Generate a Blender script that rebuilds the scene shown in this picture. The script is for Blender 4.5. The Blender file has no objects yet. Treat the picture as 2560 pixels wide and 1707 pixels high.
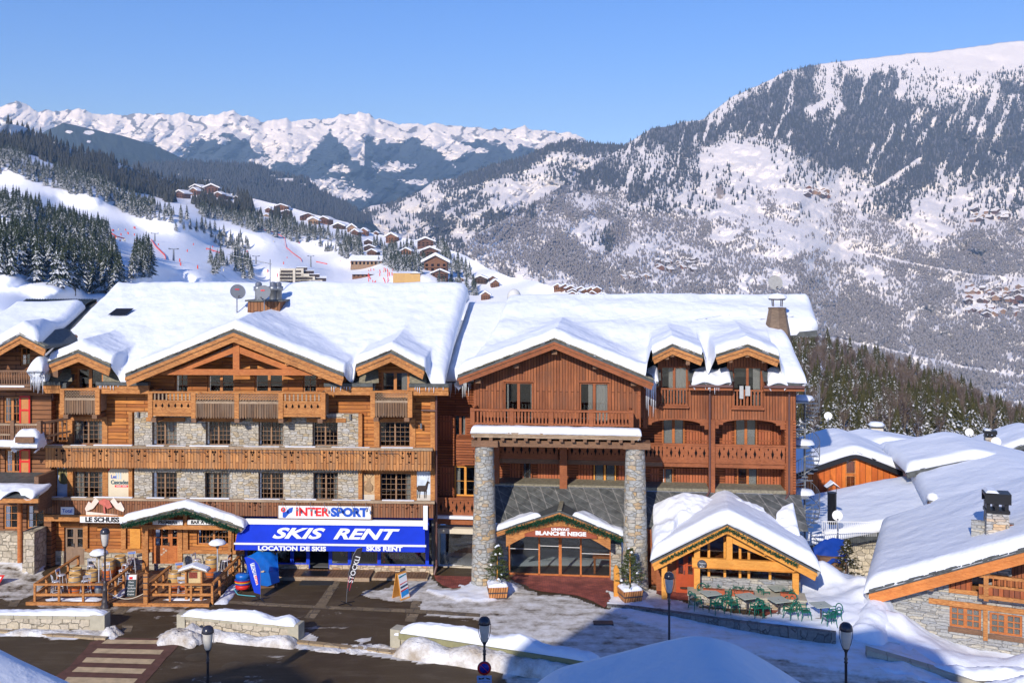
import bpy, math, random
import numpy as np
from mathutils import Vector, Matrix
D = bpy.data; C = bpy.context; SC = C.scene; COL = SC.collection
R = math.radians; pi = math.pi
rnd = random.Random(7)
# ---------------------------------------------------------------- camera
F, CX, HY, E = 2489.0, 1280.0, 680.0, 16.0      # focal length, axis and eye level in photo pixels; eye height in metres
cam = D.objects.new("camera", D.cameras.new("camera")); COL.objects.link(cam)
cam.location = (0, 0, E); cam.rotation_euler = (R(90), 0, 0)
cam.data.lens = 35; cam.data.sensor_width = 36; cam.data.shift_y = -(853.5 - HY) / 2560
cam.data.clip_start = .1; cam.data.clip_end = 60000; SC.camera = cam
# ---------------------------------------------------------------- light
SUN_EL, SUN_AZ = R(26), R(200)                  # azimuth clockwise from +Y: the sun stands behind the camera, to the left
w = D.worlds.new("World"); SC.world = w; w.use_nodes = True; nt = w.node_tree; nt.nodes.clear()
sky = nt.nodes.new("ShaderNodeTexSky"); sky.sky_type = 'NISHITA'; sky.sun_disc = False
sky.sun_elevation = SUN_EL; sky.sun_rotation = SUN_AZ; sky.altitude = 1850; sky.air_density = 1.0; sky.dust_density = .0; sky.ozone_density = 4.0
bg = nt.nodes.new("ShaderNodeBackground"); bg.inputs[1].default_value = .142
wo = nt.nodes.new("ShaderNodeOutputWorld"); hs = nt.nodes.new("ShaderNodeHueSaturation"); hs.inputs['Saturation'].default_value = 1.22; hs.inputs['Hue'].default_value = .508; nt.links.new(sky.outputs[0], hs.inputs['Color']); mx = nt.nodes.new('ShaderNodeMixRGB'); mx.blend_type = 'MULTIPLY'; mx.inputs[0].default_value = 1; mx.inputs[2].default_value = (1.04, .93, 1.12, 1); nt.links.new(hs.outputs[0], mx.inputs[1]); nt.links.new(mx.outputs[0], bg.inputs[0]); nt.links.new(bg.outputs[0], wo.inputs[0])
sl = D.lights.new("sun", 'SUN'); sl.energy = 3.5; sl.angle = R(.5); sl.color = (1, .94, .865)
sun = D.objects.new("sun", sl); COL.objects.link(sun)
sd = Vector((math.sin(SUN_AZ) * math.cos(SUN_EL), math.cos(SUN_AZ) * math.cos(SUN_EL), math.sin(SUN_EL)))
sun.rotation_euler = sd.to_track_quat('Z', 'Y').to_euler()
vs = SC.view_settings; vs.view_transform = 'Standard'; vs.look = 'None'; vs.exposure = .38; vs.gamma = 1
SC.cycles.max_bounces = 6; SC.cycles.transparent_max_bounces = 8; SC.cycles.volume_bounces = 0
SC.cycles.use_denoising = True
# ---------------------------------------------------------------- helpers
def ray(px, py): return np.array([(px - CX) / F, 1.0, (HY - py) / F])
def at(px, py, Y): return Vector(((px - CX) / F * Y, Y, E + (HY - py) / F * Y))
def gr(px, py, z=0.0):
    Y = F * (E - z) / (py - HY); return Vector(((px - CX) / F * Y, Y, z))
def topx(X, Y, z): return CX + F * X / Y, HY + F * (E - z) / Y
def tag(o, label=None, cat=None, group=None, kind=None):
    if label: o['label'] = label
    if cat: o['category'] = cat
    if group: o['group'] = group
    if kind: o['kind'] = kind
    return o
def empty(name, loc=(0, 0, 0), rz=0.0, label=None, cat=None, group=None):
    o = D.objects.new(name, None); COL.objects.link(o); o.location = loc; o.rotation_euler = (0, 0, rz)
    o.empty_display_size = .3
    return tag(o, label, cat, group)
def copy_tree(o, parent=None):
    c = o.copy(); COL.objects.link(c)
    if parent is not None: c.parent = parent
    for ch in KIDS.get(o.name, []): copy_tree(ch, c)
    KIDS[c.name] = [x for x in COL.objects if False]
    return c
KIDS = {}
def link_mesh(name, me, mat, parent=None):
    o = D.objects.new(name, me); COL.objects.link(o)
    for m in (mat if isinstance(mat, (list, tuple)) else [mat]):
        if m is not None: me.materials.append(m)
    if parent is not None:
        o.parent = parent; KIDS.setdefault(parent.name, []).append(o)
    return o
def np_mesh(name, V, faces, mat, parent=None, smooth=False, attrs=None, midx=None):
    """V n x 3, faces: m x k int array (k = 3 or 4)"""
    V = np.asarray(V, np.float32); faces = np.asarray(faces, np.int32); k = faces.shape[1]
    me = D.meshes.new(name); me.vertices.add(len(V)); me.vertices.foreach_set("co", V.ravel())
    me.loops.add(faces.size); me.loops.foreach_set("vertex_index", faces.ravel())
    me.polygons.add(len(faces)); me.polygons.foreach_set("loop_start", np.arange(0, faces.size, k, dtype=np.int32))
    me.polygons.foreach_set("use_smooth", np.full(len(faces), smooth))
    if midx is not None: me.polygons.foreach_set("material_index", np.asarray(midx, np.int32))
    for an, av in (attrs or {}).items():
        a = me.attributes.new(an, 'FLOAT', 'POINT'); a.data.foreach_set("value", np.asarray(av, np.float32).ravel())
    me.update(calc_edges=True)
    return link_mesh(name, me, mat, parent)
def grid_faces(nu, nv):
    i = np.arange((nu - 1) * (nv - 1)); a = i // (nv - 1) * nv + i % (nv - 1)
    return np.stack([a, a + nv, a + nv + 1, a + 1], 1)
class MB:
    def __init__(s): s.v = []; s.f = []; s.m = []; s.s = []; s.g = []
    def add(s, vs, fs, mi=0, smooth=False):
        b = len(s.v); s.g.append((b, len(s.f))); s.v += [tuple(v) for v in vs]
        for f in fs: s.f.append(tuple(b + i for i in f)); s.m.append(mi); s.s.append(smooth)
        return s
    def box(s, x0, x1, y0, y1, z0, z1, mi=0):
        if x0 > x1: x0, x1 = x1, x0
        if y0 > y1: y0, y1 = y1, y0
        if z0 > z1: z0, z1 = z1, z0
        return s.add([(x0, y0, z0), (x1, y0, z0), (x1, y1, z0), (x0, y1, z0), (x0, y0, z1), (x1, y0, z1), (x1, y1, z1), (x0, y1, z1)],
                     [(0, 3, 2, 1), (4, 5, 6, 7), (0, 1, 5, 4), (1, 2, 6, 5), (2, 3, 7, 6), (3, 0, 4, 7)], mi)
    def prism(s, pts, d, mi=0):
        n = len(pts); d = Vector(d); a = [Vector(p) for p in pts]
        return s.add(a + [p + d for p in a], [tuple(range(n))[::-1], tuple(range(n, 2 * n))] + [(i, (i + 1) % n, n + (i + 1) % n, n + i) for i in range(n)], mi)
    def uz(s, pts, y0, y1, mi=0): return s.prism([(u, y0, z) for u, z in pts], (0, y1 - y0, 0), mi)
    def beam(s, p, q, w, h, up=(0, 0, 1), mi=0):
        p = Vector(p); q = Vector(q); d = (q - p).normalized(); a = d.cross(Vector(up))
        if a.length < 1e-4: a = d.cross(Vector((0, 1, 0)))
        a.normalize(); b = a.cross(d); a *= w / 2; b *= h / 2
        return s.prism([p - a - b, p + a - b, p + a + b, p - a + b], q - p, mi)
    def tube(s, p, q, r0, r1=None, n=8, mi=0, cap=True):
        r1 = r0 if r1 is None else r1; p = Vector(p); q = Vector(q); d = (q - p)
        if d.length < 1e-6: return s
        d.normalize(); a = d.orthogonal().normalized(); b = d.cross(a); vs = []
        for c, r in ((p, r0), (q, r1)):
            for i in range(n):
                t = 2 * pi * i / n; vs.append(c + (a * math.cos(t) + b * math.sin(t)) * r)
        s.add(vs, [(i, (i + 1) % n, n + (i + 1) % n, n + i) for i in range(n)], mi, True)
        if cap: s.add(vs[:n], [tuple(range(n))[::-1]], mi); s.add(vs[n:], [tuple(range(n))], mi)
        return s
    def path(s, pts, r, n=6, mi=0):
        for a, b in zip(pts, pts[1:]): s.tube(a, b, r, r, n, mi)
        return s
    def lathe(s, prof, c=(0, 0, 0), n=16, mi=0, smooth=True, sx=1, sy=1):
        c = Vector(c); vs = []; m = len(prof)
        for r, z in prof:
            for i in range(n):
                t = 2 * pi * i / n; vs.append(c + Vector((r * math.cos(t) * sx, r * math.sin(t) * sy, z)))
        s.add(vs, [(j * n + i, j * n + (i + 1) % n, (j + 1) * n + (i + 1) % n, (j + 1) * n + i) for j in range(m - 1) for i in range(n)], mi, smooth)
        s.add(vs[:n], [tuple(range(n))[::-1]], mi); s.add(vs[-n:], [tuple(range(n))], mi)
        return s
    def split(s, name, mat, parent=None):
        g = s.g + [(len(s.v), len(s.f))]; r = []
        for (a, b), (c, d) in zip(g, g[1:]):
            q = MB(); q.v = s.v[a:c]; q.f = [tuple(i - a for i in f) for f in s.f[b:d]]; q.m = s.m[b:d]; q.s = s.s[b:d]; r.append(q.build(name, mat, parent))
        return r
    def build(s, name, mat, parent=None, label=None, cat=None, group=None, kind=None):
        me = D.meshes.new(name); me.from_pydata(s.v, [], s.f); me.polygons.foreach_set("use_smooth", s.s)
        me.polygons.foreach_set("material_index", s.m); me.update()
        return tag(link_mesh(name, me, mat, parent), label, cat, group, kind)
# numpy value noise
def _h(ix, iy, s):
    n = (ix.astype(np.int64) * 374761393 + iy.astype(np.int64) * 668265263 + s * 1442695041) & 0x7fffffff
    n = (n ^ (n >> 13)) * 1274126177 & 0x7fffffff
    return ((n ^ (n >> 16)) & 0xffff) / 65535.0
def vn(x, y, s=0):
    x = np.asarray(x, float); y = np.asarray(y, float); ix = np.floor(x); iy = np.floor(y); fx = x - ix; fy = y - iy
    fx = fx * fx * (3 - 2 * fx); fy = fy * fy * (3 - 2 * fy)
    return (_h(ix, iy, s) * (1 - fx) + _h(ix + 1, iy, s) * fx) * (1 - fy) + (_h(ix, iy + 1, s) * (1 - fx) + _h(ix + 1, iy + 1, s) * fx) * fy
def fbm(x, y, o=4, s=0):
    r = 0; a = .5; t = 0
    for i in range(o): r = r + a * vn(x, y, s + i * 17); t += a; a *= .5; x = x * 2.03 + 5.1; y = y * 2.03 + 1.7
    return r / t
def ridged(x, y, o=4, s=0):
    r = 0; a = .5; t = 0
    for i in range(o): r = r + a * (1 - np.abs(2 * vn(x, y, s + i * 13) - 1)); t += a; a *= .5; x = x * 2.1 + 3.3; y = y * 2.1 + 8.7
    return r / t
def pl(pts):
    a = np.array(pts, float); return lambda x: np.interp(x, a[:, 0], a[:, 1])
def inpoly(x, y, poly):
    x = np.asarray(x, float); y = np.asarray(y, float); c = np.zeros(x.shape, bool); n = len(poly); j = n - 1
    for i in range(n):
        xi, yi = poly[i]; xj, yj = poly[j]
        c ^= ((yi > y) != (yj > y)) & (x < (xj - xi) * (y - yi) / ((yj - yi) or 1e-9) + xi); j = i
    return c
def sst(a, b, x): t = np.clip((x - a) / (b - a), 0, 1); return t * t * (3 - 2 * t)
# ---------------------------------------------------------------- materials
MATS = {}
class NT:
    def __init__(s, name, rough=.7, spec=.3):
        s.m = D.materials.new(name); s.m.use_nodes = True; s.t = s.m.node_tree; s.t.nodes.clear()
        s.o = s.n('OutputMaterial'); s.b = s.n('BsdfPrincipled'); s.l(s.b, 0, s.o, 0)
        s.b.inputs['Roughness'].default_value = rough; s.b.inputs['Specular IOR Level'].default_value = spec
        MATS[name] = s.m
    def n(s, k, **kw):
        x = s.t.nodes.new('ShaderNode' + k)
        for a, b in kw.items(): setattr(x, a, b)
        return x
    def l(s, a, i, b, j): s.t.links.new(a.outputs[i], b.inputs[j])
    def obj(s):
        if not hasattr(s, '_tc'): s._tc = s.n('TexCoord')
        return s._tc.outputs['Object']
    def mapv(s, scale, src=None):
        m = s.n('Mapping'); m.inputs['Scale'].default_value = scale; s.t.links.new(src or s.obj(), m.inputs[0]); return m.outputs[0]
    def uv2(s, swap=False):
        sp = s.n('SeparateXYZ'); s.t.links.new(s.obj(), sp.inputs[0]); ad = s.n('Math', operation='ADD'); s.l(sp, 0, ad, 0); s.l(sp, 1, ad, 1)
        cb = s.n('CombineXYZ'); s.l(ad, 0, cb, 1 if swap else 0); s.l(sp, 2, cb, 0 if swap else 1); return cb.outputs[0]
    def noise(s, vec, scale, det=4, rough=.55, dist=0):
        x = s.n('TexNoise'); x.inputs['Scale'].default_value = scale; x.inputs['Detail'].default_value = det; x.inputs['Roughness'].default_value = rough
        x.inputs['Distortion'].default_value = dist; s.t.links.new(vec, x.inputs['Vector']); return x.outputs[0]
    def ramp(s, fac, stops):
        x = s.n('ValToRGB'); e = x.color_ramp.elements
        while len(e) < len(stops): e.new(.5)
        for i, (p, c) in enumerate(stops):
            e[i].position = p; e[i].color = (*c, 1) if isinstance(c, tuple) else (c, c, c, 1)
        s.t.links.new(fac, x.inputs[0]); return x.outputs[0]
    def mix(s, fac, a, b, mode='MIX'):
        x = s.n('MixRGB', blend_type=mode)
        for i, v in ((0, fac), (1, a), (2, b)):
            if isinstance(v, (int, float)): x.inputs[i].default_value = v if i == 0 else (v, v, v, 1)
            elif isinstance(v, tuple): x.inputs[i].default_value = (*v, 1)
            else: s.t.links.new(v, x.inputs[i])
        return x.outputs[0]
    def math(s, op, a, b=0.0, c=None):
        x = s.n('Math', operation=op)
        for i, v in enumerate((a, b) if c is None else (a, b, c)):
            if isinstance(v, (int, float)): x.inputs[i].default_value = v
            else: s.t.links.new(v, x.inputs[i])
        return x.outputs[0]
    def attr(s, n):
        a = s.n('Attribute'); a.attribute_name = n; return a.outputs['Fac']
    def col(s, c):
        if isinstance(c, tuple): s.b.inputs[0].default_value = (*c, 1)
        else: s.t.links.new(c, s.b.inputs[0])
        return s
    def bump(s, h, dist=.02, st=1.0):
        x = s.n('Bump'); x.inputs['Distance'].default_value = dist; x.inputs['Strength'].default_value = st
        s.t.links.new(h, x.inputs['Height']); s.l(x, 0, s.b, s.b.inputs.find('Normal')); return s
def plain(name, c, rough=.6, var=.15, scale=6, spec=.3, metal=0, bump=0):
    t = NT(name, rough, spec); n = t.noise(t.obj(), scale, 5)
    t.col(t.mix(1.0, c, t.ramp(n, [(.25, 1 - var), (.75, 1 + var * .6)]), 'MULTIPLY')); t.b.inputs['Metallic'].default_value = metal
    if bump: t.bump(n, bump)
    return t.m
def wood(name, c1, c2, swap=False, plank=.18, length=3.5, grain=.35, rough=.65, gap=.014, weather=None):
    t = NT(name, rough, .25); uv = t.uv2(swap)
    br = t.n('TexBrick'); br.inputs['Scale'].default_value = 1; br.inputs['Brick Width'].default_value = length; br.inputs['Row Height'].default_value = plank
    br.inputs['Mortar Size'].default_value = gap; br.inputs['Mortar Smooth'].default_value = .2; br.inputs['Color1'].default_value = (*c1, 1); br.inputs['Color2'].default_value = (*c2, 1)
    br.inputs['Mortar'].default_value = (c2[0] * .18, c2[1] * .15, c2[2] * .15, 1); br.offset = .37
    t.t.links.new(uv, br.inputs[0])
    g = t.noise(t.mapv((1.2, 22, 1), uv), 1, 6, .6, .6); g2 = t.noise(uv, .7, 3)
    c = t.mix(1, br.outputs[0], t.ramp(g, [(.3, 1 - grain), (.62, 1.12)]), 'MULTIPLY')
    c = t.mix(1, c, t.ramp(g2, [(.3, .78), (.7, 1.15)]), 'MULTIPLY')
    if weather: c = t.mix(t.ramp(t.noise(t.mapv((1, 5, 1), uv), .6, 5), [(.45, 0.), (.7, .8)]), c, weather)
    t.col(c); h = t.math('ADD', t.math('MULTIPLY', br.outputs[1], -1.0), t.math('MULTIPLY', g, .3)); t.bump(h, .015); return t.m
def beamwood(name, c1, c2, rough=.6):
    t = NT(name, rough, .25); v = t.mapv((2.5, 2.5, 9)); g = t.noise(v, 1.6, 6, .62, 1.2); g2 = t.noise(t.obj(), .8, 2)
    c = t.mix(t.ramp(g, [(.35, 0.), (.65, 1.)]), c2, c1); t.col(t.mix(1, c, t.ramp(g2, [(.3, .8), (.7, 1.12)]), 'MULTIPLY')); t.bump(g, .01); return t.m
def stone(name, cols, sc=(3.2, 3.2, 7.5), mortar=(.30, .27, .22), mw=.05, bump=.03):
    t = NT(name, .85, .2); nz = t.n('TexNoise'); nz.inputs['Scale'].default_value = 1.3; t.t.links.new(t.obj(), nz.inputs['Vector'])
    ad = t.mix(.08, t.obj(), nz.outputs['Color'], 'ADD'); v = t.mapv(sc, ad)
    vo = t.n('TexVoronoi', distance='CHEBYCHEV'); vo.inputs['Scale'].default_value = 1; vo.inputs['Randomness'].default_value = .8; t.t.links.new(v, vo.inputs['Vector'])
    v2 = t.n('TexVoronoi', feature='F2', distance='CHEBYCHEV'); v2.inputs['Scale'].default_value = 1; v2.inputs['Randomness'].default_value = .8; t.t.links.new(v, v2.inputs['Vector'])
    sp = t.n('SeparateColor'); t.l(vo, 'Color', sp, 0); k = len(cols)
    c = t.ramp(sp.outputs[0], [((i + .5) / k, x) for i, x in enumerate(cols)])
    c = t.mix(1, c, t.ramp(t.noise(t.obj(), 9, 5), [(.3, .75), (.7, 1.18)]), 'MULTIPLY')
    ed = t.math('SUBTRACT', v2.outputs[0], vo.outputs[0]); e = t.ramp(ed, [(mw * .4, 0.), (mw * 1.4, 1.)])
    t.col(t.mix(e, mortar, c)); t.bump(t.math('ADD', e, t.math('MULTIPLY', sp.outputs[1], .5)), bump); return t.m
def snowmat(name, c=(.77, .785, .81), bs=1.2, bd=.05, dirt=None, fine=.01):
    t = NT(name, .75, .2); n1 = t.noise(t.obj(), bs, 5); n2 = t.noise(t.obj(), 14, 4)
    if dirt:
        n3 = t.noise(t.obj(), 1.1, 6, .65); t.col(t.mix(t.ramp(n3, [(.42, 0.), (.66, 1.)]), c, dirt))
    else: t.col(c)
    n4 = t.noise(t.mapv((1.0, 1.0, 3.5)), 3.2, 4, .6); t.bump(t.math('ADD', t.math('ADD', n1, t.math('MULTIPLY', n4, .07)), t.math('MULTIPLY', n2, fine / max(bd, .001))), bd); return t.m
snow = snowmat("snow", bd=.10, bs=.5, fine=.012); snow_soft = snowmat("snow_smooth", bs=.45, bd=.18, fine=.006)
snow_dirty = snowmat("snow_dirty", (.76, .73, .68), 5, .09, (.40, .33, .25), .05)
snow_ice = snowmat("snow_trodden", (.80, .79, .76), 4, .03, (.42, .37, .30), .015)
# chalet woods
w_log = wood("wood_log_wall", (.66, .26, .06), (.37, .115, .025), plank=.19, gap=.013, length=2.6, grain=.5, weather=(.33, .12, .04))
w_vert = wood("wood_balcony_board", (.60, .27, .09), (.42, .165, .05), True, .16, 6, weather=(.27, .15, .075))
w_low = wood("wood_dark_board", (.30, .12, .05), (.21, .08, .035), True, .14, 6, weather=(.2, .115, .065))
w_red = wood("wood_red_cladding", (.37, .125, .046), (.24, .075, .028), True, .15, 6, grain=.3, weather=(.17, .07, .035))
w_redh = wood("wood_red_horizontal", (.34, .105, .036), (.25, .07, .024), False, .14, 5, grain=.3)
w_orange = wood("wood_orange_cladding", (.68, .19, .03), (.50, .11, .02), True, .42, 9, grain=.25)
w_grey = wood("wood_weathered", (.25, .145, .075), (.16, .09, .05), True, .13, 5, weather=(.18, .13, .09))
b_orange = beamwood("beam_orange", (.58, .26, .08), (.31, .11, .03)); b_red = beamwood("beam_red", (.52, .18, .05), (.38, .11, .03))
b_honey = beamwood("beam_honey", (.78, .36, .07), (.64, .25, .04)); b_brown = beamwood("beam_brown", (.24, .13, .07), (.15, .08, .045))
b_grey = beamwood("beam_weathered", (.42, .31, .20), (.27, .18, .11)); b_redp = beamwood("beam_red_wall", (.34, .11, .04), (.23, .07, .026))
st_cream = stone("stone_cream", [(.43, .38, .30), (.52, .47, .39), (.34, .31, .26), (.54, .44, .29), (.45, .44, .41), (.40, .31, .19)], mortar=(.34, .29, .22))
st_pillar = stone("stone_pillar", [(.36, .36, .33), (.43, .41, .36), (.28, .29, .28), (.46, .30, .14), (.38, .37, .33), (.50, .42, .29), (.33, .33, .31)], (2.6, 2.6, 5.5), (.27, .25, .21))
st_house = stone("stone_slate_wall", [(.34, .33, .30), (.40, .39, .35), (.28, .29, .30), (.47, .42, .32), (.36, .35, .32), (.31, .31, .30)], (1.6, 1.6, 8), (.24, .23, .21), .03)
st_garden = stone("stone_garden_wall", [(.52, .44, .31), (.45, .39, .30), (.58, .50, .37), (.40, .34, .25)], (2.2, 2.2, 3.2), (.28, .24, .17))
st_plinth = stone("stone_plinth", [(.58, .45, .30), (.52, .42, .30), (.62, .52, .38), (.50, .30, .17)], (3, 3, 5), (.36, .28, .19))
st_chim = stone("stone_chimney", [(.40, .39, .36), (.56, .36, .18), (.48, .44, .38), (.60, .50, .36), (.34, .34, .33)], (2, 2, 8), (.2, .19, .17))
concrete = plain("concrete_coping", (.42, .38, .28), .85, .2, 3, bump=.01)
slate = plain("slate_dark", (.085, .09, .085), .55, .45, 5, bump=.02); slate_l = plain("slate_edge", (.25, .22, .15), .8, .5, 8, bump=.02)
metal_d = plain("metal_dark", (.06, .05, .05), .4, .2, 5, .5); metal_g = plain("metal_grey", (.25, .26, .27), .4, .15, 5, .5, .6)
metal_roof = plain("metal_roof", (.085, .10, .10), .4, .15, 3, .5, .3); chrome = plain("metal_chrome", (.66, .67, .70), .3, .05, 5, .5, .35)
copper = plain("gutter_brown", (.12, .055, .045), .45, .2, 4, .5); white = plain("paint_white", (.78, .77, .74), .5, .05, 4)
cream = plain("plaster_cream", (.66, .58, .44), .8, .08, 3); blue = plain("awning_blue", (.004, .035, .50), .6, .18, 1.2); bluef = plain("frame_blue", (.01, .05, .55), .4, .1, 3)
red = plain("paint_red", (.62, .025, .02), .45, .1, 4); sred = plain("sign_red", (.80, .03, .035), .4, .03, 4); sblue = plain("sign_blue", (.02, .09, .45), .4, .03, 4)
black = plain("paint_black", (.015, .015, .017), .4, .1, 4); dark = plain("unlit_black", (.012, .010, .010), .9, .2, 2, 0)  # dark: near-black colour painted in for unlit rooms and fretwork holes
green = plain("plastic_green", (.0, .12, .07), .35, .1, 4, .5); tabletop = plain("table_top", (.38, .41, .34), .6, .12, 5)
curtain = plain("curtain_cloth", (.74, .74, .72), .9, .1, 8); icem = plain("icicle", (.75, .78, .82), .15, .05, 5, .6)
brownsign = plain("sign_brown", (.30, .07, .03), .55, .1, 4); garl = plain("garland_green", (.012, .075, .035), .7, .5, 25)
slate_q = NT("slate_lozenge", .5, .3); _m = slate_q.n('Mapping'); _m.inputs['Rotation'].default_value = (0, 0, .78); slate_q.t.links.new(slate_q.uv2(), _m.inputs[0]); _q = slate_q.n('TexBrick'); _q.offset = 0; _q.inputs['Scale'].default_value = 1; _q.inputs['Brick Width'].default_value = .55; _q.inputs['Row Height'].default_value = .55; _q.inputs['Mortar Size'].default_value = .02; _q.inputs['Color1'].default_value = (.075, .08, .075, 1); _q.inputs['Color2'].default_value = (.11, .11, .10, 1); _q.inputs['Mortar'].default_value = (.20, .19, .17, 1); slate_q.t.links.new(_m.outputs[0], _q.inputs[0]); slate_q.col(slate_q.mix(1, _q.outputs[0], slate_q.ramp(slate_q.noise(slate_q.obj(), 3, 5), [(.3, .6), (.7, 1.4)]), 'MULTIPLY')); slate_q = slate_q.m
needle = plain("needle_green", (.075, .095, .03), .7, .5, 12); foliage_b = plain("leaf_bluegreen", (.05, .12, .09), .7, .4, 12)
ltblue = plain("tarp_blue", (.008, .13, .48), .35, .2, 2, .5); dkblue = plain("tarp_deep_blue", (.01, .05, .30), .4, .2, 2, .5)
orange_b = plain("barrel_orange", (.62, .15, .03), .5, .2, 5); honey_b = plain("barrel_honey", (.56, .33, .11), .55, .2, 6); top_b = plain("barrel_top", (.30, .23, .07), .5, .4, 6)
brick_t = NT("brick_paving", .8, .25)
_b = brick_t.n('TexBrick'); _b.inputs['Scale'].default_value = 1; _b.inputs['Brick Width'].default_value = .24; _b.inputs['Row Height'].default_value = .12; _b.inputs['Mortar Size'].default_value = .008
_b.inputs['Color1'].default_value = (.33, .085, .055, 1); _b.inputs['Color2'].default_value = (.22, .06, .045, 1); _b.inputs['Mortar'].default_value = (.09, .04, .035, 1)
brick_t.t.links.new(brick_t.obj(), _b.inputs[0]); brick_t.col(brick_t.mix(1, _b.outputs[0], brick_t.ramp(brick_t.noise(brick_t.obj(), 1.4, 5), [(.3, .6), (.7, 1.3)]), 'MULTIPLY')); brick_m = brick_t.m
def glassm(name, tint=(.35, .4, .42), tr=.55):
    t = NT(name); t.t.nodes.remove(t.b); g = t.n('BsdfGlossy'); g.inputs['Roughness'].default_value = .03; g.inputs[0].default_value = (.9, .95, 1, 1)
    p = t.n('BsdfTransparent'); p.inputs[0].default_value = (*tint, 1); m = t.n('MixShader'); fr = t.n('Fresnel'); fr.inputs[0].default_value = 1.6
    t.l(fr, 0, m, 0); t.l(p, 0, m, 1); t.l(g, 0, m, 2); t.l(m, 0, t.o, 0); return t.m
glass = glassm("window_glass", (.68, .68, .67)); glass_clear = glassm("shop_glass", (.75, .78, .78)); milk = plain("lamp_glass", (.55, .52, .46), .3, .1, 8, .5)
# ================================================================ landscape
def lay(name, top, bot, Dt, Db, nx, ny, amp, sc, seed, attrs, mat, x0=-150, x1=2710, rough=1.0, jag=0, drop=True, pw=1.0, Yf=None):
    """a slope built from its skyline: every column runs from the crest down to the foot, nearer and nearer; relief moves it in depth"""
    px = np.linspace(x0, x1, nx); t = np.linspace(0, 1, ny); P, T = np.meshgrid(px, t, indexing='ij')
    yt = top(P); jj = (jag * (fbm(P / 14, P * 0, 3, seed) - .5) if jag < 8 else -jag * (ridged(P / 26, P * 0, 5, seed) - .62)); yb = bot(P); PY = yt + (yb - yt) * T ** pw + jj * (1 - T) ** 14
    if Yf is None: Y = np.exp(np.log(Dt(P)) * (1 - T) + np.log(Db(P)) * T)
    else: Y = Yf(P, PY)
    rl = (.55 * ridged(P / sc + PY / sc * .25, PY / sc * .7, 5, seed) + .45 * ridged(P / sc * 2.3 - PY / sc * 1.1, PY / sc * 2.6, 5, seed + 7) if rough < 2 else ridged((P + 1.1 * PY) / sc, (PY * 1.25 - P * .45) / sc, 6, seed)) - .5
    Y = Y * (1 + amp * rl * np.clip(.15 + T * 3, 0, 1)); X = (P - CX) / F * Y; Z = E + (HY - PY) / F * Y
    V = np.stack([X, Y, Z], -1)
    if drop:                                    # the far side of the crest falls away behind it
        b = V[:, :1].copy(); b[..., 1] *= 1.12; b[..., 0] *= 1.12; b[..., 2] -= .1 * V[:, :1, 1]; V = np.concatenate([b, V], 1)
        P = np.concatenate([P[:, :1], P], 1); PY = np.concatenate([PY[:, :1], PY], 1)
    A = {k: f(P, PY) for k, f in attrs.items()}
    o = np_mesh(name, V.reshape(-1, 3), grid_faces(nx, V.shape[1]), mat, smooth=True, attrs=A); o['kind'] = 'structure'
    def surf(qx, qy):                           # point of the slope behind a picture point
        i = np.clip((qx - x0) / (x1 - x0) * (nx - 1), 0, nx - 1.001); i0 = i.astype(int); fi = i - i0
        ytc = top(qx); ybc = bot(qx); tt = np.clip((qy - ytc) / np.maximum(ybc - ytc, 1e-6), 0, 1) ** (1 / pw)
        j = np.clip(tt * (ny - 1), 0, ny - 1.001); j0 = j.astype(int); fj = j - j0; VV = V[:, 1:] if drop else V
        a = VV[i0, j0] * (1 - fj)[:, None] + VV[i0, j0 + 1] * fj[:, None]; b = VV[i0 + 1, j0] * (1 - fj)[:, None] + VV[i0 + 1, j0 + 1] * fj[:, None]
        return a * (1 - fi)[:, None] + b * fi[:, None]
    return surf
def terrmat(name, forest, forest2, snowc=(.90, .90, .92), rock=(.30, .26, .23), s=.012, stretch=(1, 1, .45), bump=6):
    t = NT(name, .9, .1); f = t.attr('forest'); r = t.attr('rock'); v = t.mapv(stretch)
    n = t.noise(v, s, 5, .7); n2 = t.noise(t.obj(), s * .12, 5, .6)
    mask = t.ramp(t.math('ADD', t.math('SUBTRACT', n, .5), f), [(.44, 0.), (.56, 1.)])
    fc = t.mix(t.ramp(n2, [(.35, 0.), (.65, 1.)]), forest, forest2)
    rm = t.ramp(t.math('ADD', t.math('SUBTRACT', t.noise(t.obj(), s * .5, 6, .7), .5), r), [(.46, 0.), (.54, 1.)])
    c = t.mix(rm, snowc, rock); t.col(t.mix(mask, c, fc)); t.bump(t.math('ADD', n2, t.math('MULTIPLY', n, .25)), bump); return t.m
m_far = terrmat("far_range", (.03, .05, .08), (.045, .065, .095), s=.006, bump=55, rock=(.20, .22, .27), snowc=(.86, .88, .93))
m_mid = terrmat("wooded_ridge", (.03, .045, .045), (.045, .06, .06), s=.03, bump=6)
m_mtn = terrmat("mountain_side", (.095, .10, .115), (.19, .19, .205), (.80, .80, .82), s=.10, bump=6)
m_hill = terrmat("ski_hill", (.10, .09, .08), (.14, .12, .10), (.88, .89, .92), s=.12, bump=1.0)
Z0 = lambda P, Y: P * 0
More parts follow.
